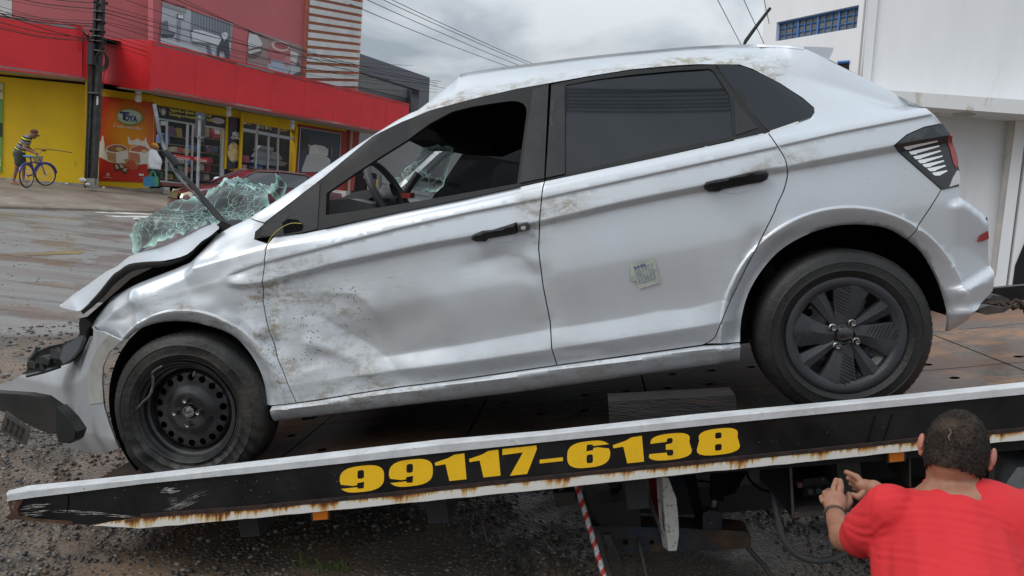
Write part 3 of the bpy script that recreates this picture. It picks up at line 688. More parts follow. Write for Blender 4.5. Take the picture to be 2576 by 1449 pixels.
# ------------------------------------------------------------------ wheels
RUB = pm('tyre_rubber', (.008, .008, .008), .55, c2=(.022, .021, .019), ns=6, lo=.42, hi=.75, nd=8, bump=.25, bs=60)
RUBF = pm('muddy_tyre_rubber', (.009, .009, .009), .55, c2=(.042, .035, .026), ns=6, lo=.42, hi=.74, nd=8, bump=.5, bs=35)
RIM = pm('black_steel_rim', (.014, .014, .016), .36, .3, c2=(.06, .058, .055), ns=8, lo=.45, hi=.75, rough2=.6, coat=.2)
CAP = pm('charcoal_wheel_cover', (.022, .024, .028), .46, c2=(.036, .038, .041), ns=5, bump=.15, bs=120)
CHR = pm('bolt_steel', (.45, .45, .43), .3, 1.0, c2=(.2, .19, .18), ns=60)
def tyre(parent, name, c, Ro, Ri, W, mat, flat=None, seed=0):
    prof = [(Ri, .018), (Ri+.010, .004), (Ri+.014, .003), (Ri+.016, .0055), (Ri+.019, .001), (Ri+.034, -.003), (Ri+.036, -.0055), (Ri+.039, -.0035), (Ri+.055, -.007), (Ro-.046, -.0055), (Ro-.044, -.0085), (Ro-.040, -.0055), (Ro-.035, -.003), (Ro-.020, .003), (Ro-.008, .014), (Ro-.001, .028), (Ro, W*.35), (Ro, W*.65), (Ro-.001, W-.028), (Ro-.02, W-.004), (Ri+.05, W), (Ri, W-.02)]
    V, F = lathe(prof, c, (0, 1, 0), 120); V = np.array(V); nn = SN(40+seed, f=22)
    q = V-np.array(c); r = np.hypot(q[:, 0], q[:, 2]); 
    if flat is not None:
        lowm = np.clip((-q[:, 2]-flat*.55)/(flat*.6), 0, 1)
        bul = lowm*np.clip((r-Ri)/(Ro-Ri), 0, 1)
        V[:, 1] -= .030*bul*(q[:, 1] < W*.5); V[:, 1] += .0045*nn(q[:, 0], q[:, 1], q[:, 2])+.006*np.clip(-q[:, 2]/.2, 0, 1)*np.sin(np.arctan2(q[:, 0], q[:, 2])*26+8*nn(q[:, 0]*.4, 0, q[:, 2]*.4))*np.clip((r-Ri)/.05, 0, 1)*(q[:, 1] < W*.4)
        V[:, 2] = np.where(q[:, 2] < -flat, c[2]-flat-.06*np.tanh((-q[:, 2]-flat)/.12)*.25, V[:, 2])
        s = np.clip((r-Ri)/(Ro-Ri), 0, 1)*np.clip((-q[:, 2])/.3, 0, 1); V[:, 0] += q[:, 0]*.06*s
    return mk(name, V, F, mat, parent, 60, True)
def tread(parent, c, Ro, W, flat=None):
    b = MB(); 
    for k in range(76):
        a = 2*math.pi*k/76
        for j, (y, w) in enumerate(((.035, .045), (.092, .04), (.150, .045))):
            aa = a+(.03 if j == 1 else 0); z = Ro*math.sin(aa)
            if flat is not None and z < -flat+.01: continue
            R_ = np.array([[math.cos(aa), 0, -math.sin(aa)], [0, 1, 0], [math.sin(aa), 0, math.cos(aa)]])
            b.box((c[0]+(Ro-.002)*math.cos(aa), c[1]+y+.012, c[2]+(Ro-.002)*math.sin(aa)), (.008, w*.9, .019), R_)
    o = b.obj('tread_blocks', RUB, parent, False, True); o['kind'] = 'stuff'; return o
# rear wheel: tyre, steel rim, star shaped cover
c = (RWX+.010, .004, 0.0); RW = mk('rear_wheel', *lathe([(.0, .09), (.10, .09), (.165, .06), (.185, .03), (.197, .02), (.203, .012), (.203, .02), (.19, .10), (.19, .18)], c, (0, 1, 0), 64), RIM, car, 40, True)
tyre(RW, 'tyre', c, .314, .204, .19, RUB, None, 1); tread(RW, c, .312, .19)
def ang(cx0, cz0, r, a): return (cx0+r*math.cos(a), cz0+r*math.sin(a))
def dish(c):
    "steel disc with 18 round vent holes"
    prof = [(.0, .050), (.026, .050), (.030, .040), (.055, .036), (.075, .036), (.105, .050), (.120, .052), (.155, .058), (.168, .075)]
    outer = [ang(0, 0, .168, 2*math.pi*k/90) for k in range(90)]
    holes = [[tuple(np.array(ang(0, 0, .139, a0))+np.array([.0145*math.cos(t)*1.0, .0145*math.sin(t)])) for t in np.linspace(0, 2*math.pi, 13)[:-1]] for a0 in np.arange(18)*2*math.pi/18]
    V, F = fill(outer, holes, .007); r = np.hypot(V[:, 0], V[:, 1]); y = np.interp(r, [p[0] for p in prof], [p[1] for p in prof])+.0015*SN(5, f=40)(V[:, 0], V[:, 1])
    return [(c[0]+a, c[1]+q, c[2]+b) for (a, b), q in zip(V, y)], [tuple(t) for t in F]
def capring():
    b = MB(); b.add(*lathe([(.186, .008), (.190, .001), (.204, -.004), (.213, -.001), (.215, .010)], c, (0, 1, 0), 72)); return b.obj('cover_ring', CAP, RW, 40, True)
capring()
mk('steel_disc', *dish((c[0], c[1]+.008, c[2])), RIM, RW, 50, True)
def yl_(r): return np.interp(r, [.0, .05, .10, .165, .185, .2], [.018, .016, .010, .004, .002, .004])
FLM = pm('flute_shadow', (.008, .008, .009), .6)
for k in range(4):   # four broad fluted blades, a slimmer arm between each two
    a0 = R(90*k-6.6)
    rows = []
    for r, al, ar, am in ((.040, 42, -44, -2), (.066, 31, -29, -3), (.100, 21, -27, -6), (.135, 17, -27, -8), (.168, 15, -28, -9.5), (.196, 14.5, -30, -10)):
        pL, pM, pR = ang(0, 0, r, a0+R(al)), ang(0, 0, r, a0+R(am)), ang(0, 0, r, a0+R(ar)); y = float(yl_(r))
        rows.append([(c[0]+pL[0], c[1]+y+.040, c[2]+pL[1]), (c[0]+pL[0], c[1]+y+.010, c[2]+pL[1]), (c[0]+pM[0], c[1]+y, c[2]+pM[1]), (c[0]+pR[0], c[1]+y+.013, c[2]+pR[1]), (c[0]+pR[0], c[1]+y+.042, c[2]+pR[1])])
    o = mk('cover_blade', *loft(rows), CAP, RW, 25, True); fix(o)
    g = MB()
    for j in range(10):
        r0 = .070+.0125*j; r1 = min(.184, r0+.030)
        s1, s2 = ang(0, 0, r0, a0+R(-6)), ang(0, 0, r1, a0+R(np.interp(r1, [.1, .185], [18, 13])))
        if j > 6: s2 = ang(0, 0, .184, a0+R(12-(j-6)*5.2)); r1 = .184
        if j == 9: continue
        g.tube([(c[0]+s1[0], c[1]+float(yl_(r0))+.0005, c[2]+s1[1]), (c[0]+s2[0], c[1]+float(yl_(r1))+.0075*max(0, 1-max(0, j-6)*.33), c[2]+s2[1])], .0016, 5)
    q = g.obj('flute_shade_line', FLM, o, False, True); q['kind'] = 'stuff'  # thin dark tubes paint the shade in the blade grooves
    rows = []
    for r, al, ar in ((.045, 62, 20), (.070, 51, 24), (.120, 46.5, 25), (.168, 45, 25), (.194, 48, 23)):
        pL, pR = ang(0, 0, r, a0+R(al)), ang(0, 0, r, a0+R(ar)); pM = ((pL[0]+pR[0])/2, (pL[1]+pR[1])/2); y = float(yl_(r))+.004
        rows.append([(c[0]+pL[0], c[1]+y+.040, c[2]+pL[1]), (c[0]+pL[0], c[1]+y+.005, c[2]+pL[1]), (c[0]+pM[0], c[1]+y, c[2]+pM[1]), (c[0]+pR[0], c[1]+y+.012, c[2]+pR[1]), (c[0]+pR[0], c[1]+y+.042, c[2]+pR[1])])
    fix(mk('cover_arm', *loft(rows), CAP, RW, 25, True))
mk('cover_rim', *lathe([(.174, .040), (.176, .012), (.188, .003), (.205, .001)], c, (0, 1, 0), 72), CAP, RW, 30, True)
mk('centre_cap', *lathe([(0, .004), (.022, .005), (.029, .010), (.031, .022), (.06, .028)], c, (0, 1, 0), 40), BLKG, RW, 40, True)
for k in range(4):
    a = R(52)+math.pi/2*k; x, z = ang(c[0], c[2], .050, a)
    mk('wheel_bolt', *lathe([(0, 0), (.004, .0), (.0045, -.004), (.008, -.005), (.0095, .0), (.011, .01), (.014, .012), (.016, .02)], (x, c[1]+.006, z), (0, 1, 0), 20), CHR, RW, 30, True)
# front wheel: bare steel rim on a flat tyre
c = (-.018, -.012, -.004)
FW = mk('front_wheel', *dish(c), RIM, car, 50, True)
mk('rim_well', *lathe([(.168, .075), (.172, .080), (.176, .05), (.186, .045), (.190, .025), (.200, .022), (.206, .010), (.210, .008), (.211, .014), (.200, .04), (.18, .12), (.18, .18)], c, (0, 1, 0), 80), RIM, FW, 30, True)
mk('hub_drum', *lathe([(0, .10), (.17, .10)], c, (0, 1, 0), 32), DARK, FW, False, True)
TF = tyre(FW, 'tyre', (-.018, -.002, -.004), .324, .206, .185, RUBF, .238, 2); tread(FW, (-.018, -.002, -.004), .322, .185, .238)
o = MB(); o.add(*lathe([(0, .020), (.006, .020), (.0075, .025), (.011, .026), (.011, .034), (.020, .036), (.021, .030), (.024, .030), (.026, .05)], c, (0, 1, 0), 30)); o.obj('hub_nut', CHR, FW, 30, True)
for k in range(4):
    a = R(85)+math.pi/2*k; x, z = ang(c[0], c[2], .050, a)
    mk('wheel_bolt', *lathe([(0, .004), (.004, .004), (.0045, 0), (.0085, -.002), (.0095, .003), (.010, .018), (.012, .03)], (x, c[1]+.010, z), (0, 1, 0), 18), CHR, FW, 30, True)
# bent rim lip torn loose
lipp = pls([(345, 1028), (362, 1010), (376, 996), (384, 975), (386, 955), (384, 942), (392, 930), (410, 920)], .004)
mk('bent_rim_lip', *tube(cr(lipp, 4), .0062, 8), pm('scraped_rim', (.16, .155, .15), .45, .6, c2=(.05, .05, .05), ns=30), FW, True, True)
mk('valve_stem', *tube(pls([(486, 947), (488, 941), (491, 934)], .004), .004, 8), STEEL, FW, True, True)
# ------------------------------------------------------------------ bonnet, thrown up and buckled
near = [(551, 575), (528, 594), (506, 608), (470, 640), (416, 655), (370, 658), (325, 664), (300, 680), (282, 693), (253, 729), (231, 754), (202, 781), (178, 779), (152, 773)]
crest = [(551, 556), (530, 560), (506, 568), (460, 585), (398, 617), (362, 634), (325, 652), (290, 672), (268, 684), (235, 708), (210, 725), (181, 745), (168, 757), (150, 771)]
nr = pls(near, .08); cs = pls(crest, .42)
hn = SN(11, f=14)
rows = []
for t in (0, .15, .35, .6, .85, 1.0, 1.3, 1.9, 2.6, 3.3):
    r = []
    for i, (a, b) in enumerate(zip(nr, cs)):
        if t <= 1: p = a+(b-a)*t; p = p+np.array([0, 0, .030*math.sin(math.pi*t)*(.4+.6*abs(math.sin(i*.9)))])*(.5 if t < 1 else 0)
        else: p = b+np.array([0.02*(t-1), (b-a)[1]*(t-1), -.012*(t-1)**2-.015*(t-1)])
        p = p+np.array([0, 0, .005*float(hn(p[0], p[1]))*min(1, t*3)]); r.append(p)
    rows.append(cr(r, 3))
o = mk('bonnet', *loft(rows), PAINT, car, 60, True, None); set_wear(o.data)
ul = pls([(540, 590), (520, 604), (498, 622), (470, 648), (418, 668), (372, 672), (330, 684), (305, 702), (286, 718), (262, 746), (238, 768), (212, 785)], .20)
ul2 = pls([(548, 583), (525, 598), (503, 612), (470, 644), (416, 659), (370, 662), (325, 668), (301, 684), (283, 698), (254, 733), (232, 757), (203, 783)], .085)
mk('bonnet_flange', *loft([cr(list(ul2), 3), cr([(a+b)/2+np.array([0, 0, -.012]) for a, b in zip(ul, ul2)], 3), cr(list(ul), 3)]), pm('primer_underside', (.085, .088, .082), .5, c2=(.04, .04, .035), ns=8), o, 60, True)
# engine bay darkness and broken front structure
e = MB()
bay = pls([(215, 800), (330, 700), (450, 640), (560, 570), (640, 560), (640, 640), (420, 720), (260, 830), (215, 850)], .18)
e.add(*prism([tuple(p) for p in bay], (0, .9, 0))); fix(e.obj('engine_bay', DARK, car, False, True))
bk = MB()
hd = pls([(65, 940), (70, 900), (95, 882), (125, 875), (160, 862), (190, 850), (214, 838), (196, 880), (170, 905), (140, 925), (100, 936)], .30)
bk.add(*prism([tuple(p) for p in hd], (0, .10, 0)))
for q in (([(75, 930), (78, 905), (92, 885), (96, 872)], .012), ([(95, 884), (130, 870), (165, 862)], .008), ([(150, 915), (158, 880), (200, 850), (210, 830), (205, 800)], .010), ([(110, 900), (140, 890), (150, 905)], .008), ([(68, 945), (110, 935), (150, 922)], .010), ([(135, 880), (140, 912)], .012), ([(100, 905), (108, 930)], .014)):
    bk.tube([tuple(p) for p in pls(q[0], .27)], q[1], 6)
for a, b, s in ((120, 905, .03), (150, 890, .035), (88, 915, .025), (178, 872, .03)):
    p = pl(a, b, .26); bk.box(p, (s*1.6, .05, s), [[.9, 0, .4], [0, 1, 0], [-.4, 0, .9]])
fix(bk.obj('broken_grille_carrier', pm('broken_plastic', (.018, .019, .02), .4, c2=(.05, .05, .05), ns=20), car, False, True))
lm = pls([(160, 870), (200, 845), (212, 842), (196, 882), (178, 902), (158, 915), (150, 900)], .22)
fix(mk('headlamp_lens', *prism([tuple(p) for p in lm], (0, .03, 0)), pm('cloudy_lens', (.10, .105, .12), .15, coat=.8), car, False, True))
bb = pls([(203, 800), (215, 800), (232, 815), (222, 826), (208, 845), (200, 838), (198, 812)], .14)
fix(mk('radiator_support', *prism([tuple(p) for p in bb], (0, .5, 0)), BLK, car, False, True))
# bumper opening, inner grille, fog lamp, plate
gi = pls([(-70, 985), (66, 993), (109, 1001), (142, 1024), (160, 1043), (142, 1085), (128, 1093), (100, 1082), (60, 1062), (20, 1040), (-70, 1010)], .26)
fix(mk('bumper_liner', *prism([tuple(p) for p in gi], (0, .05, 0)), pm('liner_plastic', (.012, .012, .011), .6, c2=(.035, .032, .028), ns=6), car, False, True))
fz = pls([(142, 1024), (175, 1058), (194, 1086), (186, 1108), (176, 1116), (148, 1112), (142, 1095), (140, 1060)], .055)
fz2 = [p+np.array([.01, .06, 0]) for p in fz]
fix(mk('fog_lamp_bezel', *prism([tuple(p) for p in fz], (.01, .05, 0)), pm('bezel', (.016, .018, .018), .35), car, False, True))
fl_ = pls([(146, 1090), (160, 1086), (178, 1086), (190, 1084), (186, 1104), (176, 1112), (150, 1108)], .05)
fix(mk('fog_lamp', *prism([tuple(p) for p in fl_], (0, .01, 0)), BLKG, car, False, True))
plq = [np.array(p) for p in (pl(14, 1034, .10), pl(76, 1078, .14), pl(64, 1121, .14), pl(0, 1086, .10))]
fix(mk('number_plate', *prism([tuple(p) for p in plq], (0, .006, 0)), pm('bent_plate', (.085, .075, .065), .5, c2=(.14, .125, .11), ns=14, bump=.6, bs=30), car, False, True))
if 1:
    g = MB()
    for j in range(8):
        t = .12+.1*j; a = plq[0]+(plq[1]-plq[0])*t; b = plq[3]+(plq[2]-plq[3])*t
        p0 = a+(b-a)*.22; p1 = a+(b-a)*.80
        g.tube([tuple(p0+np.array([0, -.004, 0])), tuple((p0+p1)/2+np.array([.010*(-1)**j, -.004, 0])), tuple(p1+np.array([0, -.004, 0]))], .003, 5)
    g.obj('embossed_letters', pm('plate_emboss', (.05, .042, .036), .6), bpy.data.objects['number_plate'], False, True)
# ------------------------------------------------------------------ cabin
DASH = pm('dashboard_plastic', (.045, .048, .053), .45, c2=(.09, .09, .09), ns=5, bump=.2, bs=200)
dp = [(821, 541), (822, 518), (850, 500), (890, 482), (925, 476), (943, 479), (938, 492), (920, 508), (880, 528), (866, 538)]
d0 = pls(dp, .34); d1 = pls(dp, .44)
fix(mk('instrument_hood', *prism([tuple(p) for p in pls([(840, 530), (850, 502), (890, 483), (925, 477), (942, 480), (936, 494), (915, 512), (876, 532)], .40)], (0, .38, .0)), DASH, car, 30, True))
db = pls([(818, 560), (818, 505), (850, 500), (860, 545), (950, 545)], .20)
V, F = prism([tuple(p) for p in pls([(760, 600), (800, 505), (880, 500), (930, 512), (960, 560), (900, 640)], .22)], (0, 1.24, 0)); fix(mk('dashboard', V, F, DASH, car, 30, True))
sw = pl(985, 500, .48); e1 = np.array([.55, .0, -.84]); sax = np.array([.93, -.05, .36]); sax /= np.linalg.norm(sax)
mk('steering_wheel', *(lambda rr: tube([tuple(sw+.0+rr[0]*math.cos(a)*rr[1]+rr[0]*math.sin(a)*rr[2]) for a in np.linspace(0, 2*math.pi, 33)], .0165, 10, False))((.185,)+frame_of(sax)[:2]), pm('steering_grip', (.035, .037, .04), .5, bump=.2, bs=200), car, True, True)
x_, y_, _ = frame_of(sax)
h = MB(); h.add(*lathe([(0, -.03), (.06, -.025), (.07, .0), (.06, .03)], tuple(sw), tuple(sax), 20))
for a in (0, math.pi, math.pi*1.5): h.tube([tuple(sw), tuple(sw+.18*(math.cos(a)*x_+math.sin(a)*y_))], .014, 6)
h.obj('wheel_hub', DASH, bpy.data.objects['steering_wheel'], 40, True)
SEAT = pm('seat_cloth', (.012, .013, .015), .9, bump=.3, bs=120)
for yc in (.48, 1.2):
    for (sx, bk_) in ((1.05, 1.42), (1.95, 2.2)):
        s = MB(); s.box((sx+.1, yc, .05), (.5, .48, .14)); s.box((bk_, yc, .38), (.12, .46, .60), [[.97, 0, .25], [0, 1, 0], [-.25, 0, .97]]); s.box((bk_+.08, yc, .74), (.09, .24, .15))
        o = s.obj('seat', SEAT, car, False, True)
        md = o.modifiers.new('round', 'BEVEL'); md.width = .04; md.segments = 3
fix(mk('sun_visor', *prism([tuple(p) for p in pls([(1060, 320), (1250, 268), (1320, 275), (1318, 330), (1230, 368), (1130, 362), (1070, 352), (1025, 352)], .62)], (0, .5, -.02)), DARK, car, False, True))
p0 = pls([(1012, 452), (1030, 430), (1055, 420), (1060, 440), (1040, 470), (1020, 490)], .95)
# red box on the dash
q = pl(1025, 492, .6)
o = mk('carton', *box(q, (.05, .05, .024), [[.97, .2, .1], [-.2, .97, 0], [-.1, 0, .99]]), [pm('carton_red', (.25, .04, .03), .4), pm('carton_white', (.6, .55, .45), .5)], None, False)
o.data.polygons[3].material_index = 1; o.data.polygons[5].material_index = 1; o.matrix_world = CARM; tag(o, 'small red and white carton lying on the dashboard of the wrecked hatchback', 'box')
# ------------------------------------------------------------------ shattered windscreen
def glass_mat(name, pale, sc=26, aa=.45):
    mt = bpy.data.materials.new(name); mt.use_nodes = True; N, L = mt.node_tree.nodes, mt.node_tree.links; b = N['Principled BSDF']
    t = N.new('ShaderNodeTexCoord')
    nd = N.new('ShaderNodeTexNoise'); nd.inputs['Scale'].default_value = 9; L.new(t.outputs['Object'], nd.inputs['Vector'])
    mxv = N.new('ShaderNodeMix'); mxv.data_type = 'VECTOR'; mxv.inputs[0].default_value = .07; L.new(t.outputs['Object'], mxv.inputs[4]); L.new(nd.outputs['Color'], mxv.inputs[5])
    fs = []
    for s, w in ((sc, .040), (sc*2.3, .055), (sc*.40, .014)):
        v = N.new('ShaderNodeTexVoronoi'); v.feature = 'DISTANCE_TO_EDGE'; v.inputs['Scale'].default_value = s; L.new(mxv.outputs[1], v.inputs['Vector'])
        r = N.new('ShaderNodeMapRange'); r.inputs[1].default_value = w*.35; r.inputs[2].default_value = w; r.inputs[3].default_value = 1; r.inputs[4].default_value = 0; L.new(v.outputs['Distance'], r.inputs[0]); fs.append(r.outputs[0])
    n2_ = N.new('ShaderNodeTexNoise'); n2_.inputs['Scale'].default_value = 5; n2_.inputs['Detail'].default_value = 4; L.new(t.outputs['Object'], n2_.inputs['Vector'])
    rr = N.new('ShaderNodeMapRange'); rr.inputs[1].default_value = .46; rr.inputs[2].default_value = .62; L.new(n2_.outputs[0], rr.inputs[0])
    m1 = N.new('ShaderNodeMath'); m1.operation = 'MULTIPLY'; L.new(fs[1], m1.inputs[0]); L.new(rr.outputs[0], m1.inputs[1])
    r9 = N.new('ShaderNodeMapRange'); r9.inputs[1].default_value = .38; r9.inputs[2].default_value = .50; L.new(n2_.outputs[0], r9.inputs[0]); m9 = N.new('ShaderNodeMath'); m9.operation = 'MULTIPLY'; L.new(fs[0], m9.inputs[0]); L.new(r9.outputs[0], m9.inputs[1])
    m2 = N.new('ShaderNodeMath'); m2.operation = 'MAXIMUM'; L.new(m1.outputs[0], m2.inputs[0]); L.new(m9.outputs[0], m2.inputs[1])
    m3 = N.new('ShaderNodeMath'); m3.operation = 'MAXIMUM'; L.new(m2.outputs[0], m3.inputs[0]); L.new(fs[2], m3.inputs[1])
    at_ = N.new('ShaderNodeAttribute'); at_.attribute_name = 'edge'
    m4 = N.new('ShaderNodeMath'); m4.operation = 'MAXIMUM'; L.new(m3.outputs[0], m4.inputs[0]); L.new(at_.outputs['Fac'], m4.inputs[1])
    mc = N.new('ShaderNodeMix'); mc.data_type = 'RGBA'; mc.inputs[6].default_value = (.004, .016, .014, 1); mc.inputs[7].default_value = (*pale, 1); L.new(m4.outputs[0], mc.inputs[0]); L.new(mc.outputs[2], b.inputs['Base Color'])
    al = N.new('ShaderNodeMapRange'); al.inputs[3].default_value = aa; al.inputs[4].default_value = .95; L.new(m4.outputs[0], al.inputs[0]); L.new(al.outputs[0], b.inputs['Alpha'])
    b.inputs['Roughness'].default_value = .25; b.inputs['Coat Weight'].default_value = .1; b.inputs['Specular IOR Level'].default_value = .35
    bp = N.new('ShaderNodeBump'); bp.inputs['Strength'].default_value = .6; bp.inputs['Distance'].default_value = .004; L.new(m4.outputs[0], bp.inputs['Height']); L.new(bp.outputs[0], b.inputs['Normal'])
    return mt
GSH = glass_mat('shattered_glass', (.33, .56, .50), 32, .74)
def crumple(name, bot, top, y0, y1, amp, seed, mat, parent=None, rows_n=16, bulge=0.0, edge=.08):
    B_ = cr(list(pls(bot, y0)), 6); T_ = cr(list(pls(top, y1)), 6); n = len(B_); nn = SN(seed, f=16); nm_ = SN(seed+1, f=45)
    rows = []; ed = []
    for j in range(rows_n+1):
        t = j/rows_n; r = []
        for i in range(n):
            p = np.array(B_[i])*(1-t)+np.array(T_[min(i, len(T_)-1)])*t
            w = math.sin(math.pi*t)
            p = p+np.array([amp*.7*float(nn(p[0], p[1], 3)), amp*float(nn(p[0]+5, p[1], 1)), (amp*float(nn(p[0], p[1]+3, 2))+bulge*w)+amp*.25*float(nm_(p[0], p[1]))])*(1 if .0 < t < 1 else .25)
            jag = .010*float(nm_(p[0]*3, p[1]*3))
            r.append(p+np.array([0, 0, jag if j in (0, rows_n) else 0])); s = i/(n-1)
            e_ = min(t, 1-t, s, 1-s); ed.append(max(0, 1-e_/edge)**1.5)
        rows.append(r)
    o = mk(name, *loft(rows), mat, parent or car, 60, True)
    a = o.data.attributes.new('edge', 'FLOAT', 'POINT'); a.data.foreach_set('value', np.array(ed, np.float32)); return o
crumple('shattered_windscreen', [(333, 640), (362, 628), (398, 613), (450, 588), (500, 568), (545, 560), (590, 566), (630, 548), (668, 518)], [(322, 592), (362, 556), (434, 519), (506, 487), (545, 463), (570, 452), (605, 449), (650, 462), (694, 468)], .30, .62, .020, 21, GSH, edge=.10)
crumple('windscreen_flap', [(545, 468), (580, 462), (620, 466), (660, 478), (690, 486)], [(560, 452), (597, 447), (640, 458), (670, 466), (692, 470)], .30, .34, .006, 31, glass_mat('crazed_glass', (.38, .62, .58), 60, .9), rows_n=6, edge=.25)
crumple('windscreen_shard', [(690, 500), (680, 480), (694, 460), (692, 436)], [(700, 505), (716, 480), (720, 462), (704, 442)], .28, .26, .004, 41, GSH, rows_n=6, edge=.3)
crumple('hanging_windscreen_glass', [(955, 508), (975, 488), (1000, 478), (1020, 452), (1030, 460), (1060, 475), (1100, 482), (1115, 470)], [(948, 500), (970, 480), (1000, 448), (1040, 405), (1070, 372), (1084, 366), (1120, 365), (1141, 372)], .72, .74, .006, 51, glass_mat('hanging_glass', (.45, .70, .66), 34, .55), rows_n=14, edge=.12)
mk('hanging_trim_strip', *tube(list(pls([(1000, 520), (1018, 490), (1035, 460), (1052, 436)], .70)), .018, 8), PLAS, car, True, True)
# wiper arms bent skyward
w = MB()
wp = cr([tuple(pl(a, b, y)) for a, b, y in ((583, 572, .30), (560, 556, .32), (524, 515, .36), (480, 462, .40), (440, 420, .44), (423, 392, .46))], 4)
wo_ = mk('wiper_arm', *tube(wp, [.016-.009*i/(len(wp)-1) for i in range(len(wp))], 8), BLK, car, True, True)
wp2 = cr([tuple(pl(a, b, .44)) for a, b in ((545, 545), (500, 500), (452, 448), (425, 400), (405, 350), (396, 305), (388, 262))], 4)
mk('wiper_blade', *tube(wp2, [.004]*8+[.008]*(len(wp2)-8), 6), pm('aluminium_blade', (.30, .31, .33), .35, .7, c2=(.10, .10, .11), ns=14), wo_, True, True)
mk('wiper_joint', *tube(list(pls([(416, 382), (436, 402), (446, 416)], .43)), .016, 8), PLAS, wo_, True, True)
mk('cowl_cover', *prism([tuple(p) for p in pls([(560, 590), (545, 565), (560, 555), (600, 575), (640, 560), (650, 545), (640, 556), (600, 590)], .14)], (0, .9, 0)), BLK, car, False, True)
# loose wires at the mirror socket, folded paper on the rear door
mk('loose_wire', *tube(cr([tuple(sidef(a, b)+np.array([0, -.02, 0])) for a, b in ((762, 562), (735, 562), (705, 578), (685, 600), (670, 630))], 4), .0016, 5), pm('wire_yellow', (.38, .31, .06), .5), car, True, True)
pp = sd([(1586, 664), (1646, 648), (1660, 711), (1606, 727), (1600, 706), (1586, 708)])
q = panel('paper_tag', pp, pm('creased_paper', (.46, .47, .40), .8, c2=(.30, .33, .30), ns=14, bump=.6, bs=25), off=-.006, hem=0, gap=0, wearing=False)
car_paper = q; q.parent = None; q.matrix_world = CARM; tag(q, 'crumpled printed paper slip stuck on the rear door of the wrecked hatchback', 'paper')
tx = MB(); 
pa, pb, pc, pd = [sidef(*k) for k in ((1590, 668), (1644, 652), (1655, 706), (1606, 720))]
for j in range(9):
    v = .06+.1*j
    for k in range(6):
        if j == 0 and k > 3: continue
        s0 = .06+.15*k; s1 = s0+random.uniform(.07, .13)
        a = (pa+(pb-pa)*s0)*(1-v)+(pd+(pc-pd)*s0)*v; b = (pa+(pb-pa)*s1)*(1-v)+(pd+(pc-pd)*s1)*v; h_ = np.array([0, 0, -.0022 if j else -.008])
        tx.add([a+(0, -.0095, 0), b+(0, -.0095, 0), b+h_+(0, -.0095, 0), a+h_+(0, -.0095, 0)], [(0, 1, 2, 3)])
tq = tx.obj('printed_lines', pm('ink', (.06, .11, .22), .8), None, False, True); tq.parent = q
# ================================================================== ground
KA = at(0, 516, 16.8)[:2]; KD = np.array([.50, .866]); KD /= np.linalg.norm(KD); KN = np.array([-KD[1], KD[0]])
def s_of(x, y): return (x-KA[0])*KN[0]+(y-KA[1])*KN[1]
def t_of(x, y): return (x-KA[0])*KD[0]+(y-KA[1])*KD[1]
def gz(s):
    s = np.asarray(s, float)
    return np.interp(s, [-400, -13, -8, 0, 5.5, 400], [0, 0, .05, .18, .42, .42])
def gpt(s, t, dz=0.): q = KA+KN*s+KD*t; return (q[0], q[1], float(gz(s))+dz)
sg = np.concatenate([[-600, -200, -90, -60], np.arange(-40, -24, 2), np.arange(-24, -12, .25), np.arange(-12, 10, .5), [12, 20, 60, 200, 600]])
tg = np.concatenate([[-600, -200, -80, -50], np.arange(-36, -24, 2), np.arange(-24, -4, .3), np.arange(-4, 26, 1), [30, 40, 70, 150, 300, 700]])
gn = SN(60, f=1.3); gn2 = SN(61, f=5)
V = []; zone = []; 
for s in sg:
    for t in tg:
        q = KA+KN*s+KD*t; s2 = (q[0]+4.3)*KN[0]+(q[1]-6.6)*KN[1]
        z = float(gz(s))+(.012*float(gn2(q[0], q[1])) if -24 < s < -12 and s2 < 0 else 0)
        V.append((q[0], q[1], z)); zone.append(s2+.45*float(gn(q[0], q[1]))+.12*float(gn2(q[0], q[1])))
n = len(tg); F = [(i*n+j, i*n+j+1, (i+1)*n+j+1, (i+1)*n+j) for i in range(len(sg)-1) for j in range(n-1)]
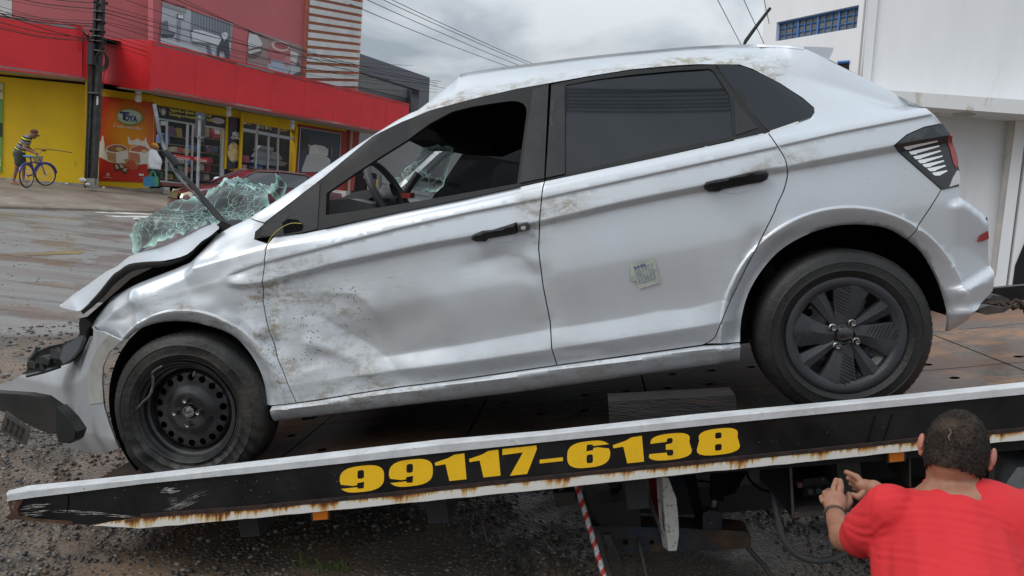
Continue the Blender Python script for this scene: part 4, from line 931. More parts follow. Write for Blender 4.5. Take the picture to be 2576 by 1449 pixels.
def ground_mat():
    mt = bpy.data.materials.new('ground_surface'); mt.use_nodes = True; N, L = mt.node_tree.nodes, mt.node_tree.links; b = N['Principled BSDF']
    t = N.new('ShaderNodeTexCoord')
    def noise(sc, det=6, st=(1, 1, 1), ro=.6, rot=0):
        mp = N.new('ShaderNodeMapping'); mp.inputs['Scale'].default_value = st; mp.inputs['Rotation'].default_value = (0, 0, rot); L.new(t.outputs['Object'], mp.inputs[0])
        n = N.new('ShaderNodeTexNoise'); n.inputs['Scale'].default_value = sc; n.inputs['Detail'].default_value = det; n.inputs['Roughness'].default_value = ro; L.new(mp.outputs[0], n.inputs['Vector']); return n.outputs[0]
    def rg(v, a, c, lo=0., hi=1.):
        m_ = N.new('ShaderNodeMapRange'); m_.inputs[1].default_value = a; m_.inputs[2].default_value = c; m_.inputs[3].default_value = lo; m_.inputs[4].default_value = hi; L.new(v, m_.inputs[0]); return m_.outputs[0]
    def mix(f, a, c):
        m_ = N.new('ShaderNodeMix'); m_.data_type = 'RGBA'; L.new(f, m_.inputs[0])
        for i, q in ((6, a), (7, c)):
            if isinstance(q, tuple): m_.inputs[i].default_value = (*q, 1)
            else: L.new(q, m_.inputs[i])
        return m_.outputs[2]
    # road: grey worn asphalt with red brown tracked earth, drawn out along the street
    rot = -math.atan2(KD[1], KD[0])
    asp = mix(rg(noise(60, 4), .4, .62), (.15, .143, .135), (.22, .21, .195))
    asp = mix(rg(noise(1.3, 7, (.16, 1, 1), .6), .50, .64, 0, .6), asp, (.12, .080, .066))
    asp = mix(rg(noise(2.6, 7, (.09, 1, 1), .6), .54, .60, 0, .6), asp, (.075, .068, .064))
    asp = mix(rg(noise(.6, 6, (.3, 1, 1)), .45, .6, 0, .3), asp, (.215, .20, .185))
    # gravelly earth
    vo = N.new('ShaderNodeTexVoronoi'); vo.inputs['Scale'].default_value = 42; L.new(t.outputs['Object'], vo.inputs['Vector'])
    vr = N.new('ShaderNodeTexVoronoi'); vr.inputs['Scale'].default_value = 95; L.new(t.outputs['Object'], vr.inputs['Vector'])
    hs = N.new('ShaderNodeSeparateColor'); L.new(vo.outputs['Color'], hs.inputs[0])
    dirt = mix(rg(noise(2.3, 8), .38, .62), (.135, .092, .060), (.065, .053, .044))
    dirt = mix(rg(noise(.9, 5), .50, .62, 0, .8), dirt, (.20, .135, .085))
    st = mix(hs.outputs[0], (.06, .055, .05), (.23, .20, .17))
    dirt = mix(rg(vo.outputs['Distance'], .30, .42, .85, 0), dirt, st)
    a = N.new('ShaderNodeAttribute'); a.attribute_name = 'zone'
    zf = rg(a.outputs['Fac'], -.10, .10)
    L.new(mix(zf, dirt, asp), b.inputs['Base Color'])
    ro = mix(zf, (.62, .62, .62), (.55, .55, .55))
    wet = rg(noise(.9, 5), .47, .56)
    rm = N.new('ShaderNodeMix'); rm.data_type = 'FLOAT'; L.new(wet, rm.inputs[0]); rm.inputs[2].default_value = .70; rm.inputs[3].default_value = .27; L.new(rm.outputs[0], b.inputs['Roughness'])
    bp = N.new('ShaderNodeBump'); bp.inputs['Strength'].default_value = .9; bp.inputs['Distance'].default_value = .012
    hh = N.new('ShaderNodeMath'); hh.operation = 'MULTIPLY'; L.new(rg(vo.outputs['Distance'], .1, .5, 1, 0), hh.inputs[0]); L.new(rg(a.outputs['Fac'], -.1, .1, 1, .06), hh.inputs[1])
    h2 = N.new('ShaderNodeMath'); h2.operation = 'MULTIPLY_ADD'; L.new(rg(vr.outputs['Distance'], .1, .5, 1, 0), h2.inputs[0]); h2.inputs[1].default_value = .15; L.new(hh.outputs[0], h2.inputs[2])
    wk = N.new('ShaderNodeMath'); wk.operation = 'MULTIPLY'; L.new(h2.outputs[0], wk.inputs[0]); L.new(rg(wet, 0, 1, 1, .22), wk.inputs[1]); L.new(wk.outputs[0], bp.inputs['Height']); L.new(bp.outputs[0], b.inputs['Normal'])
    return mt
g = mk('ground', V, F, ground_mat(), None, 'all'); g['kind'] = 'structure'
a = g.data.attributes.new('zone', 'FLOAT', 'POINT'); a.data.foreach_set('value', np.array(zone, np.float32))
# pavement with a worn kerb
CONC = pm('worn_concrete', (.235, .195, .155), .75, c2=(.15, .115, .085), ns=.7, nd=8, lo=.4, hi=.62, c3=(.30, .26, .215), ns3=2.5, lo3=.55, hi3=.7, bump=.4, bs=14)
tt = np.concatenate([[-60, -30], np.arange(-24, 40, 1.0), [60, 120]])
ssg = [-.02, 0.0, .05, .5, 1.5, 3, 4.5, 5.5, 9, 14, 25]
V = []; kn = SN(70, f=2)
for i, s in enumerate(ssg):
    for t in tt:
        w = .10*float(kn(t, 0)) if i < 4 else 0
        V.append(gpt(s+w, t, (-.05 if i == 0 else (.05 if i == 1 else .08))))
n = len(tt); F = [(i*n+j, i*n+j+1, (i+1)*n+j+1, (i+1)*n+j) for i in range(len(ssg)-1) for j in range(n-1)]
o = mk('pavement', V, F, CONC, None, 30); o['kind'] = 'structure'
# painted road marks
WP = pm('worn_white_paint', (.55, .53, .48), .7, c2=(.24, .22, .20), ns=3, lo=.5, hi=.62)
def gh(px, py, zz): return hit(px, py, np.array([0, 0, zz]), np.array([0, 0, 1.0]))
def mark(name, q, mat, z=.004):
    P_ = []
    for a, b in q:
        zz = .1
        for _ in range(6): p = gh(a, b, zz); zz = float(gz(s_of(p[0], p[1])))+z+.002
        P_.append(p)
    o = mk(name, P_, [tuple(range(len(P_)))], mat, None); fix(o)
    if o.data.polygons[0].normal.z < 0: o.data.flip_normals()
    o['kind'] = 'structure'; return o
mark('road_marking', [(180, 531), (300, 534), (420, 537), (520, 543), (520, 547), (400, 541), (290, 538)], WP)
mark('road_marking', [(262, 542), (400, 543), (520, 549), (520, 554), (400, 549), (290, 546)], WP)
mark('road_marking', [(330, 551), (400, 552), (520, 558), (520, 564), (380, 558)], WP)
mark('road_marking', [(60, 641), (120, 632), (200, 629), (212, 634), (200, 638), (120, 641)], pm('worn_yellow_paint', (.26, .18, .05), .5, c2=(.12, .09, .06), ns=3))
# loose stones and gravel
def stones(name, N_, xr, yr, r0, r1, seed, mats, cond, label_kind='stuff'):
    bm = bmesh.new(); bmesh.ops.create_icosphere(bm, subdivisions=1, radius=1); T = np.array([v.co for v in bm.verts]); TF = np.array([[q.index for q in f.verts] for f in bm.faces]); bm.free()
    tz = bmesh.new(); bmesh.ops.create_icosphere(tz, subdivisions=1, radius=1); tz.free()
    g_ = np.random.default_rng(seed); X = g_.uniform(*xr, N_); Y_ = g_.uniform(*yr, N_); k = cond(X, Y_); X, Y_ = X[k], Y_[k]; n_ = len(X)
    r = r0+(r1-r0)*g_.random(n_)**3; sc = np.stack([r*g_.uniform(.8, 1.4, n_), r*g_.uniform(.7, 1.1, n_), r*g_.uniform(.4, .8, n_)], -1); an = g_.uniform(0, 6.28, n_)
    P_ = T[None]*(1+g_.normal(0, .16, (n_, len(T), 1)))*sc[:, None]
    c_, s_ = np.cos(an)[:, None], np.sin(an)[:, None]
    Q = np.stack([P_[..., 0]*c_-P_[..., 1]*s_+X[:, None], P_[..., 0]*s_+P_[..., 1]*c_+Y_[:, None], P_[..., 2]+(r*.25)[:, None]+gz(s_of(X, Y_))[:, None]], -1).reshape(-1, 3)
    FF = (TF[None]+(np.arange(n_)*len(T))[:, None, None]).reshape(-1, 3)
    me = bpy.data.meshes.new(name); me.vertices.add(len(Q)); me.vertices.foreach_set('co', Q.ravel()); me.loops.add(FF.size); me.loops.foreach_set('vertex_index', FF.ravel()); me.polygons.add(len(FF)); me.polygons.foreach_set('loop_start', np.arange(0, FF.size, 3)); 
    for q in mats: me.materials.append(q)
    me.polygons.foreach_set('material_index', np.repeat(g_.integers(0, len(mats), n_), len(TF))); me.update(calc_edges=True); me.validate()
    o = bpy.data.objects.new(name, me); COL.objects.link(o); o['kind'] = 'stuff'; return o
SM = [pm('stone_'+k, c_, .5, spec=.6) for k, c_ in (('grey', (.065, .060, .053)), ('brown', (.10, .063, .042)), ('pale', (.19, .155, .12)), ('dark', (.035, .031, .028)), ('slate', (.05, .050, .050)))]
off = lambda X, Y_: ((X+4.3)*KN[0]+(Y_-6.6)*KN[1]) < .15*np.sin(X*3)
stones('gravel', 24000, (-3.6, 2.6), (2.0, 4.6), .004, .014, 3, SM, off)
stones('loose_stones', 9000, (-6, 3.5), (4.2, 8.5), .006, .022, 4, SM, off)
stones('roadside_grit', 500, (-9, -2), (6, 14), .008, .02, 5, SM[2:3], lambda X, Y_: X == X)
# grass tufts at the bottom edge
GR = pm('grass_blade', (.045, .085, .018), .6, c2=(.10, .12, .03), ns=8)
for (gx_, gy_, nb, lab) in ((835, 1440, 60, 'small green grass tuft in the gravel, right of the other tuft'), (770, 1425, 26, 'thin grass tuft in the gravel left of the bigger one'), (22, 1182+0, 0, ''), (1000, 1440, 22, 'sparse grass tuft in the gravel below the yellow figures')):
    if nb < 25: continue
    p0 = gh(gx_, gy_, 0.0); b = MB()
    for _ in range(nb):
        a_, r0_ = random.uniform(0, 6.28), random.uniform(0, .05); x0, y0_ = p0[0]+r0_*math.cos(a_)*1.5, p0[1]+r0_*math.sin(a_); h_ = random.uniform(.02, .06); dx, dy = random.uniform(-.03, .03), random.uniform(-.02, .02)
        b.add([(x0-.0015, y0_, 0), (x0+.0015, y0_, 0), (x0+dx*.5+.001, y0_+dy*.5, h_*.7), (x0+dx, y0_+dy, h_)], [(0, 1, 2, 3)])
    o = b.obj('grass_tuft', GR, None); tag(o, lab, 'grass')

# ================================================================== tow truck
def TP(px, py, y): return toW(pl(px, py, y))
tk = empty('tow_truck', toW(np.array([1.6, .9, -1.0]))*[1, 1, 0], 'flatbed tow truck with tilted rusty deck, black side rail and yellow telephone figures', 'truck')
YRL = -.24
ALU = pm('painted_rail', (.66, .67, .68), .45, c2=(.50, .50, .50), ns=9, lo=.4, hi=.7, c3=(.40, .39, .36), ns3=30, lo3=.62, hi3=.7, bump=.15, bs=60, stretch=(1, 1, 1))
BP = pm('black_side_paint', (.006, .006, .007), .28, c2=(.014, .013, .013), ns=5, spec=.35, rough2=.5, c3=(.035, .035, .035), ns3=160, lo3=.66, hi3=.72)
LT = [(16, 1240), (22, 1233), (72, 1220), (180, 1210), (361, 1192), (627, 1162), (831, 1139), (1101, 1106), (1372, 1082), (1757, 1042), (2200, 998), (2576, 961), (2760, 943)]
LL = [(18, 1245), (24, 1240), (80, 1232), (180, 1221), (361, 1203), (627, 1172), (831, 1150), (1101, 1117), (1372, 1092), (1757, 1052), (2200, 1008), (2576, 971), (2760, 953)]
LB = [(18, 1262), (24, 1260), (80, 1252), (180, 1240), (361, 1217), (627, 1191), (831, 1169), (1101, 1140), (1372, 1112), (1757, 1072), (2200, 1028), (2576, 992), (2760, 974)]
r0 = [toW(pl(a, b, YRL+.055)) for a, b in LT]; r1 = [toW(pl(a, b, YRL)) for a, b in LL]; r2 = [toW(pl(a, b, YRL)) for a, b in LB]
wob = SN(80, f=5)
for k, q in enumerate(r0): q[2] += .002*float(wob(q[0], 0))
r3 = [p+cy*.05 for p in r2]; r4 = [p-cz*.02 for p in r0]
o = mk('side_rail', *loft([r4, r0, r1, [p-cz*.004-cy*.002 for p in r1], r2, r3]), ALU, tk, False); fix(o)
ST = [(231, 1321), (353, 1303), (640, 1281), (927, 1253), (1372, 1206), (1757, 1167), (2000, 1143), (2321, 1109), (2576, 1084), (2760, 1066)]
SB = [(231, 1322), (353, 1329), (640, 1303), (927, 1275), (1372, 1231), (1757, 1189), (2000, 1165), (2304, 1133), (2576, 1107), (2760, 1088)]
pp_ = [toW(pl(a, b, YRL+.008)) for a, b in [(x, y-1) for x, y in LB[1:]]+[(2760, 1070)]+[(x, y+1) for x, y in ST[::-1][1:]]+[(184, 1318), (29, 1302)]]
o = mk('side_panel', *prism(pp_, cy*.03), BP, tk); fix(o)
# end cap of bare rusty steel
RUST = pm('rust', (.10, .045, .022), .85, c2=(.035, .02, .015), ns=12, c3=(.25, .22, .18), ns3=9, lo3=.58, hi3=.66, bump=.5, bs=40)
ec = [toW(pl(a, b, YRL+.004)) for a, b in ((20, 1262), (60, 1256), (50, 1270), (44, 1282), (48, 1298), (90, 1306), (180, 1312), (186, 1322), (40, 1306), (28, 1310), (12, 1302), (26, 1292))]
o = mk('corroded_corner', *prism(ec, cy*.012), RUST, tk); fix(o)
def strip_mat():
    mt = pm('rust_streaked_white', (.62, .60, .54), .55); N, L = mt.node_tree.nodes, mt.node_tree.links; b = N['Principled BSDF']; t = N['Texture Coordinate']
    at_ = N.new('ShaderNodeAttribute'); at_.attribute_name = 'drip'
    def noise(sc, st):
        mp = N.new('ShaderNodeMapping'); mp.inputs['Scale'].default_value = st; L.new(t.outputs['Object'], mp.inputs[0]); n = N.new('ShaderNodeTexNoise'); n.inputs['Scale'].default_value = sc; n.inputs['Detail'].default_value = 5; n.inputs['Roughness'].default_value = .7; L.new(mp.outputs[0], n.inputs['Vector']); return n.outputs[0]
    s = noise(9, (1.6, 1.6, .25)); m_ = N.new('ShaderNodeMath'); m_.operation = 'MULTIPLY_ADD'; L.new(at_.outputs['Fac'], m_.inputs[0]); m_.inputs[1].default_value = .34; L.new(s, m_.inputs[2])
    s2 = noise(40, (1.5, 1.5, .3)); m2 = N.new('ShaderNodeMath'); m2.operation = 'MULTIPLY_ADD'; L.new(s2, m2.inputs[0]); m2.inputs[1].default_value = .30; L.new(m_.outputs[0], m2.inputs[2])
    r = N.new('ShaderNodeValToRGB'); e = r.color_ramp.elements; e[0].position = .80; e[0].color = (.66, .64, .60, 1); e[1].position = 1.0; e[1].color = (.10, .035, .012, 1)
    x = e.new(.87); x.color = (.55, .42, .22, 1); y = e.new(.93); y.color = (.36, .15, .035, 1)
    L.new(m2.outputs[0], r.inputs[0]); L.new(r.outputs[0], b.inputs['Base Color']); return mt
t_ = [toW(pl(a, b, YRL)) for a, b in ST]; b_ = [toW(pl(a, b, YRL)) for a, b in SB]
def dens(L_, k): 
    o = []
    for i in range(len(L_)-1): o += [L_[i]+(L_[i+1]-L_[i])*j/k for j in range(k)]
    return o+[L_[-1]]
t_, b_ = dens(t_, 12), dens(b_, 12); jn = SN(81, f=60)
t_ = [p+cz*.0016*float(jn(p[0], 0)) for p in t_]; b_ = [p+cz*.0009*float(jn(p[0], 3)) for p in b_]
rows = [[p+cy*.03 for p in t_], t_, [(p+q)/2 for p, q in zip(t_, b_)], b_, [p+cy*.05 for p in b_]]
o = mk('lower_flange', *loft(rows), strip_mat(), tk); fix(o)
a = o.data.attributes.new('drip', 'FLOAT', 'POINT'); nn = len(t_); a.data.foreach_set('value', np.array([1.1]*nn+[.85]*nn+[.42]*nn+[.22]*nn+[1]*nn, np.float32))
rr = [toW(pl(a, b, YRL-.001)) for a, b in [(x, y-5-(3 if x > 300 else 0)) for x, y in ST[1:]]+[(x, y+1) for x, y in ST[::-1][:-1]]]
fix(mk('rust_seam', *prism(rr, cy*.01), pm('dark_rust', (.045, .022, .014), .85, c2=(.015, .012, .012), ns=25, bump=.5, bs=60), tk))
# scraped patches on the black side
SCR = pm('scraped_bare_paint', (.42, .41, .38), .6, c2=(.12, .11, .10), ns=40, lo=.45, hi=.6)
sc = MB()
def scratch(a, b, w):
    p, q = TP(*a, YRL+.006), TP(*b, YRL+.006); n_ = cz*w
    m_ = (p+q)/2+cz*random.uniform(-.002, .002)
    sc.add([p, m_-n_, q, m_+n_], [(0, 1, 2, 3)])
for k in range(26): x = random.uniform(45, 90); y = random.uniform(1268, 1300); scratch((x, y), (x+random.uniform(20, 50), y-random.uniform(2, 8)), random.uniform(.0004, .0018))
for k in range(24): x = random.uniform(120, 300); y = 1283+(x-120)*.09+random.uniform(-4, 5); scratch((x, y), (x+random.uniform(30, 80), y+random.uniform(-1, 4)), random.uniform(.0003, .0012))
for k in range(18): x = random.uniform(402, 428); y = random.uniform(1228, 1243); scratch((x, y), (x+random.uniform(14, 30), y-random.uniform(1, 5)), random.uniform(.0005, .0022))
for k in range(5): y = 1253+k*4; scratch((418+k*2, y), (450, y+random.uniform(-1, 1)), .0007)
for k in range(14): x = random.uniform(405, 440); y = 1290-random.uniform(0, 6); scratch((x, y), (x+random.uniform(50, 70), y-random.uniform(26, 34)), random.uniform(.0003, .0009)); 
for k in range(7): x = random.uniform(455, 475); y = 1262-random.uniform(0, 8); scratch((x, y), (x+random.uniform(50, 85), y-random.uniform(16, 24)), .0004)
for k in range(60): x = random.uniform(60, 2300); y = np.interp(x, [20, 2576], [1285, 1040])+random.uniform(-25, 25); scratch((x, y), (x+random.uniform(2, 6), y-random.uniform(-2, 3)), .0006)
sc.obj('paint_scrapes', SCR, tk)['kind'] = 'stuff'
for a, b in (((2201, 1046), (2182, 1112)), ((2245, 1041), (2222, 1108)), ((172, 1245), (169, 1290))):
    p, q = TP(*a, YRL+.006), TP(*b, YRL+.006); mk('panel_seam', *tube([p, q], .0022, 5), DARK, tk)
# figures 99117-6138, broad heavy type
YEL = pm('yellow_figures', (.86, .50, .012), .45, c2=(.70, .42, .02), ns=12, lo=.55, hi=.75)
def se(cx_, cy_, rx, ry, e=3.0, n=36, a0=0, a1=360):
    o = []
    for k in range(n+1 if a1-a0 < 360 else n):
        a = R(a0+(a1-a0)*k/n); c_, s_ = math.cos(a), math.sin(a); o.append((cx_+rx*math.copysign(abs(c_)**(2/e), c_), cy_+ry*math.copysign(abs(s_)**(2/e), s_)))
    return o
def nine():
    # unit glyph: x 0..1, y 0 (top)..1
    out = se(.5, .5, .5, .5, 2.9, 44)
    # split at the left: notch between bowl and tail
    pts = [p for p in out if not (p[0] < .12 and .60 < p[1] < .78)]
    # order so the cut sits between last and first
    i = max(range(len(pts)), key=lambda k: math.dist(pts[k], pts[(k+1) % len(pts)])); pts = pts[i+1:]+pts[:i+1]
    low = pts[0][1] < .65
    notch = [(.03, .80), (.40, .80), (.41, .86), (.54, .87), (.555, .62), (.40, .64), (.39, .72), (.30, .735), (.03, .64)]
    if pts[-1][1] < pts[0][1]: notch = notch[::-1]
    return [pts+notch], [se(.475, .325, .075, .165, 4, 16)]
def eight():
    o = se(.5, .27, .455, .27, 2.6, 30, 165, 375); p = se(.5, .735, .5, .265, 2.6, 30, -15, 195)
    return [o+p], [se(.5, .265, .075, .115, 4, 14), se(.5, .715, .08, .125, 4, 14)]
def three():
    o = se(.5, .27, .455, .27, 2.6, 26, 190, 375)+se(.5, .735, .5, .265, 2.6, 26, -15, 172)
    inn = [(.02, .70), (.42, .71), (.43, .80), (.46, .84), (.55, .84), (.575, .78), (.575, .68), (.55, .62), (.40, .60), (.40, .52), (.40, .40), (.53, .38), (.56, .32), (.56, .22), (.53, .17), (.45, .17), (.42, .22), (.42, .30), (.04, .31)]
    return [o+inn], []
def glyph(ch):
    if ch == '9': return nine()
    if ch == '6':
        a, b = nine(); f = lambda L_: [[(1-x, 1-y) for x, y in q] for q in L_]; return f(a), f(b)
    if ch == '8': return eight()
    if ch == '3': return three()
    if ch == '1': return [[(0, .24), (.02, .36), (.34, .34), (.46, 1), (1, 1), (.93, 0), (.60, .015), (.42, .12)]], []
    if ch == '7': return [[(0, 0), (.0, .22), (.60, .20), (.22, 1), (.72, 1), (1, .14), (.985, 0)]], []
    return [[(0, 0), (0, 1), (1, 1), (1, 0)]], []
# digit boxes in picture units: x0, x1, ytop, ybottom at the box centre
Z = lambda x, y: (831+x*.3607, 926.5+y*.3607)
boxes = [('9', Z(65, 680), Z(375, 862)), ('9', Z(408, 636), Z(715, 822)), ('1', Z(728, 603), Z(950, 785)), ('1', Z(967, 577), Z(1187, 760)), ('7', Z(1200, 550), Z(1440, 742)), ('-', Z(1460, 629), Z(1622, 655)), ('6', Z(1652, 508), Z(1952, 692)), ('1', Z(1970, 481), Z(2188, 662)), ('3', Z(2220, 455), Z(2520, 638)), ('8', (1753, 1078), (1861, 1144))]
for ch, (xa, ya), (xb, yb) in boxes:
    outs, hol = glyph(ch); xm = (xa+xb)/2
    def mp_(p): x = xa+(xb-xa)*p[0]; return pl(x, ya+(yb-ya)*p[1]-.108*(x-xm), YRL+.007)
    O = [np.array([mp_(p)[[0, 2]] for p in q]) for q in outs]; H = [np.array([mp_(p)[[0, 2]] for p in q]) for q in hol]
    V, F = fill(O[0], H, .02)
    Vw = [toW(np.array([v[0], YRL+.0068, v[1]])) for v in V]; F = [tuple(t) for t in F]
    nrm = np.cross(Vw[F[0][1]]-Vw[F[0][0]], Vw[F[0][2]]-Vw[F[0][0]])
    if np.dot(nrm, cy) > 0: F = [t[::-1] for t in F]
    mk('painted_figure', Vw, F, YEL, tk)
# deck plates with punched holes
DK = pm('shade_darkened_deck_plate', (.075, .040, .024), .6, c2=(.022, .015, .011), ns=2.6, nd=8, lo=.40, hi=.58, c3=(.12, .055, .03), ns3=1.6, lo3=.56, hi3=.72, rough2=.55, bump=.35, bs=30, spec=.12)  # shade under the car put into the colour; plates further back are rustier
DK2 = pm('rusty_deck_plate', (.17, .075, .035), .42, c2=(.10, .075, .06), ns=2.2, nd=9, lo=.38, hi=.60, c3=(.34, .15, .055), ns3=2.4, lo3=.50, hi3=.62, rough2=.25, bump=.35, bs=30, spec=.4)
def zd(x): return -.262-.022*x
xs0 = float(pl(140, 1212, -.19)[0]); L0 = .78
x_e = [xs0+L0*k for k in range(9)]
for i in range(8):
    for j, (ya, yb) in enumerate(((-.185, .62), (.62, 1.42), (1.42, 2.12))):
        xa, xb = x_e[i]+.004, x_e[i+1]-.004; ya += .004; yb -= .004
        H = []
        for q in range(4):
            for w_ in range(3):
                hx, hy = xa+.10+.195*q+(.05 if w_ % 2 else 0), ya+.10+.27*w_
                if hx < xb-.04 and random.random() < .62: H.append([(hx+.021*math.cos(t), hy+.021*math.sin(t)) for t in np.linspace(0, 2*math.pi, 13)[:-1]])
        V, F = fill([(xa, ya), (xb, ya), (xb, yb), (xa, yb)], H, .25 if j == 9 else .08)
        Vw = [toW(np.array([v[0], v[1], zd(v[0])])) for v in V]
        F = [tuple(t) for t in F]; nr = np.cross(Vw[F[0][1]]-Vw[F[0][0]], Vw[F[0][2]]-Vw[F[0][0]])
        if nr[2] < 0: F = [t[::-1] for t in F]
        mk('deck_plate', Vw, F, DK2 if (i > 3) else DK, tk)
def lbox(x0, x1, y0, y1, za, zb):   # box sheared along the deck
    P_ = [np.array([x, y, zd(x)+z]) for x in (x0, x1) for y in (y0, y1) for z in (za, zb)]
    return [toW(p) for p in P_], [(0, 1, 3, 2), (4, 6, 7, 5), (0, 4, 5, 1), (2, 3, 7, 6), (0, 2, 6, 4), (1, 5, 7, 3)]
u = MB(); u.add(*lbox(xs0, 5.6, -.17, 2.1, -.10, -.02)); fix(u.obj('deck_hole_backing', pm('hole_shade_black', (.012, .012, .014), .8), tk))  # black box added below the plates so the punched holes look dark
fix(mk('far_side_rail', *lbox(xs0+.1, 5.6, 2.12, 2.18, -.14, .09), BP, tk))
for k in range(7): fix(mk('cross_member', *lbox(.2+.75*k, .28+.75*k, -.15, 2.0, -.22, -.10), pm('frame_black', (.014, .014, .016), .6) if k == 0 else bpy.data.materials['frame_black'], tk))
def tpz(name, pts, y, dep, mat, vec=None):
    v = cy*dep if vec is None else toW(np.array(vec, float))-WFc
    return fix(mk(name, *prism([TP(a, b, y) for a, b in pts], v), mat, tk))
NAVY = pm('dirty_navy_steel', (.012, .018, .030), .5, c2=(.03, .025, .02), ns=4)
FRM = pm('greasy_frame_steel', (.028, .026, .025), .55, c2=(.075, .06, .05), ns=9, bump=.4, bs=50)
tpz('chassis_beam', [(1560, 1165), (2760, 1050), (2760, 1215), (2072, 1270), (1935, 1281), (1850, 1288), (1700, 1296), (1600, 1290)], .75, .12, NAVY)
tpz('chassis_beam', [(1500, 1150), (2760, 1030), (2760, 1110), (1700, 1220), (1500, 1230)], 1.6, .12, NAVY)
tpz('hitch_plate', [(1392, 1242), (1444, 1237), (1451, 1267), (1398, 1276)], .42, .02, FRM, (.0, .22, .03))
p = TP(1411, 1233, .44); hb = MB(); hb.add(*lathe([(0, .034), (.012, .032), (.018, .022), (.0185, .014), (.014, .002), (.010, -.006), (.010, -.016), (.020, -.024), (.020, -.032), (0, -.034)], p, (0, 0, 1), 20)); fix(hb.obj('tow_ball', STEEL, tk, 40))
bt_ = [TP(1465, 1217, .62), TP(1586, 1206, .62), TP(1609, 1253, .30), TP(1480, 1270, .30)]
bd_ = [TP(1480, 1270, .30), TP(1609, 1253, .30), TP(1613, 1325, .32), TP(1513, 1325, .32)]
fix(mk('subframe_box', *loft([bt_[:2]+[bt_[1]-cz*.2, bt_[0]-cz*.2], [bt_[3], bt_[2], bd_[2], bd_[3]]], True), FRM, tk)); 
fix(mk('subframe_face', *prism([q-cy*.004 for q in bd_], cy*.008), NAVY, tk))
mk('bolt_boss', *lathe([(.005, .0), (.026, .0), (.03, -.008), (.03, -.02)], TP(1548, 1213, .52), (0, 0, 1), 20), FRM, tk)
tpz('lower_crossbeam', [(1490, 1324), (1700, 1328), (1866, 1336), (1884, 1341), (1890, 1352), (1889, 1378), (1800, 1384), (1560, 1390), (1520, 1350)], .32, .12, pm('scuffed_beam', (.030, .027, .026), .55, c2=(.10, .055, .028), ns=2.5, lo=.48, hi=.62, c3=(.025, .035, .055), ns3=4, lo3=.5, hi3=.6, bump=.4, bs=50))
for a, b in ((1573, 1363), (1640, 1363), (1670, 1364)):
    mk('pin_hole', *lathe([(0, -.001), (.0115, -.001), (.0125, -.004), (.016, -.004), (.017, 0)], TP(a, b, .318), cy, 18), DARK if a == 0 else FRM, tk)
    mk('pin_hole', *lathe([(0, -.0045), (.0105, -.0045)], TP(a, b, .318), cy, 18), DARK, tk)
# striped leg: white tube with red helical bands
p, q = TP(1449, 1215, .26), TP(1535, 1500, .02); d = q-p; Ln = np.linalg.norm(d); x_, y_, d_ = frame_of(d); sg_ = 16; nr_ = 90; V = []; F = []; mi = []
for i in range(nr_+1):
    for k in range(sg_): a = 2*math.pi*k/sg_; V.append(p+d*i/nr_+.0118*(math.cos(a)*x_+math.sin(a)*y_))
for i in range(nr_):
    for k in range(sg_):
        a_, b2 = i*sg_+k, i*sg_+(k+1) % sg_; F.append((a_, b2, b2+sg_, a_+sg_)); mi.append(1 if ((i/nr_*8.2-k/sg_*1.0) % 1) < .42 else 0)
mk('striped_support_leg', V, F, [pm('reflective_white', (.60, .60, .60), .3, c2=(.25, .25, .25), ns=60, lo=.5, hi=.7), pm('reflective_red', (.55, .03, .02), .35)], tk, True, False, mi)
mk('support_tube', *tube([TP(1500, 1345, .20), TP(1545, 1500, .06)], .019, 14), FRM, tk, True)
tpz('flat_bar', [(1518, 1345), (1534, 1345), (1560, 1400), (1590, 1500), (1568, 1500)], .22, .02, FRM)
mk('pin_handle', *tube(cr([TP(1606, 1356, .30), TP(1607, 1368, .28), TP(1615, 1400, .25), TP(1630, 1470, .2)], 3), .0085, 8), FRM, tk, True)
mk('drag_rod', *tube([TP(1879, 1376, .34), TP(1920, 1420, .3), TP(1975, 1500, .25)], .011, 8), FRM, tk, True)
# pointed end of the rear bumper board: white edge, red band on its face
WFL = pm('flaking_white_paint', (.62, .61, .58), .6, c2=(.30, .28, .26), ns=45, lo=.56, hi=.62, bump=.6, bs=60)
nf = [(1666, 1200), (1682, 1204), (1692, 1230), (1701, 1253), (1706, 1300), (1708, 1345), (1702, 1385), (1682, 1386), (1674, 1323), (1669, 1260)]
tpz('rear_board_edge', nf, .16, .02, WFL, (-.02, .05, .0))
A_ = [TP(1666, 1200, .165), TP(1669, 1260, .165), TP(1674, 1323, .165), TP(1682, 1385, .165)]; B2 = [TP(1598, 1185, .60), TP(1607, 1210, .60), TP(1634, 1278, .48), TP(1656, 1324, .34)]
fix(mk('rear_board_face', *prism(A_+B2[::-1], cx*.02), pm('board_grey_white', (.40, .40, .41), .4, c2=(.26, .26, .27), ns=6), tk))
m1_ = [A_[0]*.8+B2[0]*.2-cx*.004, A_[1]*.98+B2[1]*.02-cx*.004, A_[2]*.97+B2[2]*.03-cx*.004, A_[2]*.62+A_[3]*.30+B2[3]*.08-cx*.004, (B2[1]*.35+A_[1]*.65)*.9+A_[2]*.1-cx*.004, B2[0]*.5+A_[0]*.5-cx*.004]
m1_ = [TP(a, b, y)-cx*.006 for a, b, y in ((1634, 1196, .33), (1662, 1200, .19), (1668, 1262, .17), (1674, 1322, .168), (1676, 1336, .166), (1654, 1290, .29), (1641, 1252, .36))]
fix(mk('red_marking', *prism(m1_, -cx*.001), pm('dull_red', (.20, .012, .015), .4, c2=(.12, .012, .012), ns=5), tk))
mk('hydraulic_cylinder', *tube([TP(1810, 1165, .30), TP(1790, 1300, .30)], .013, 12), STEEL, tk, True)
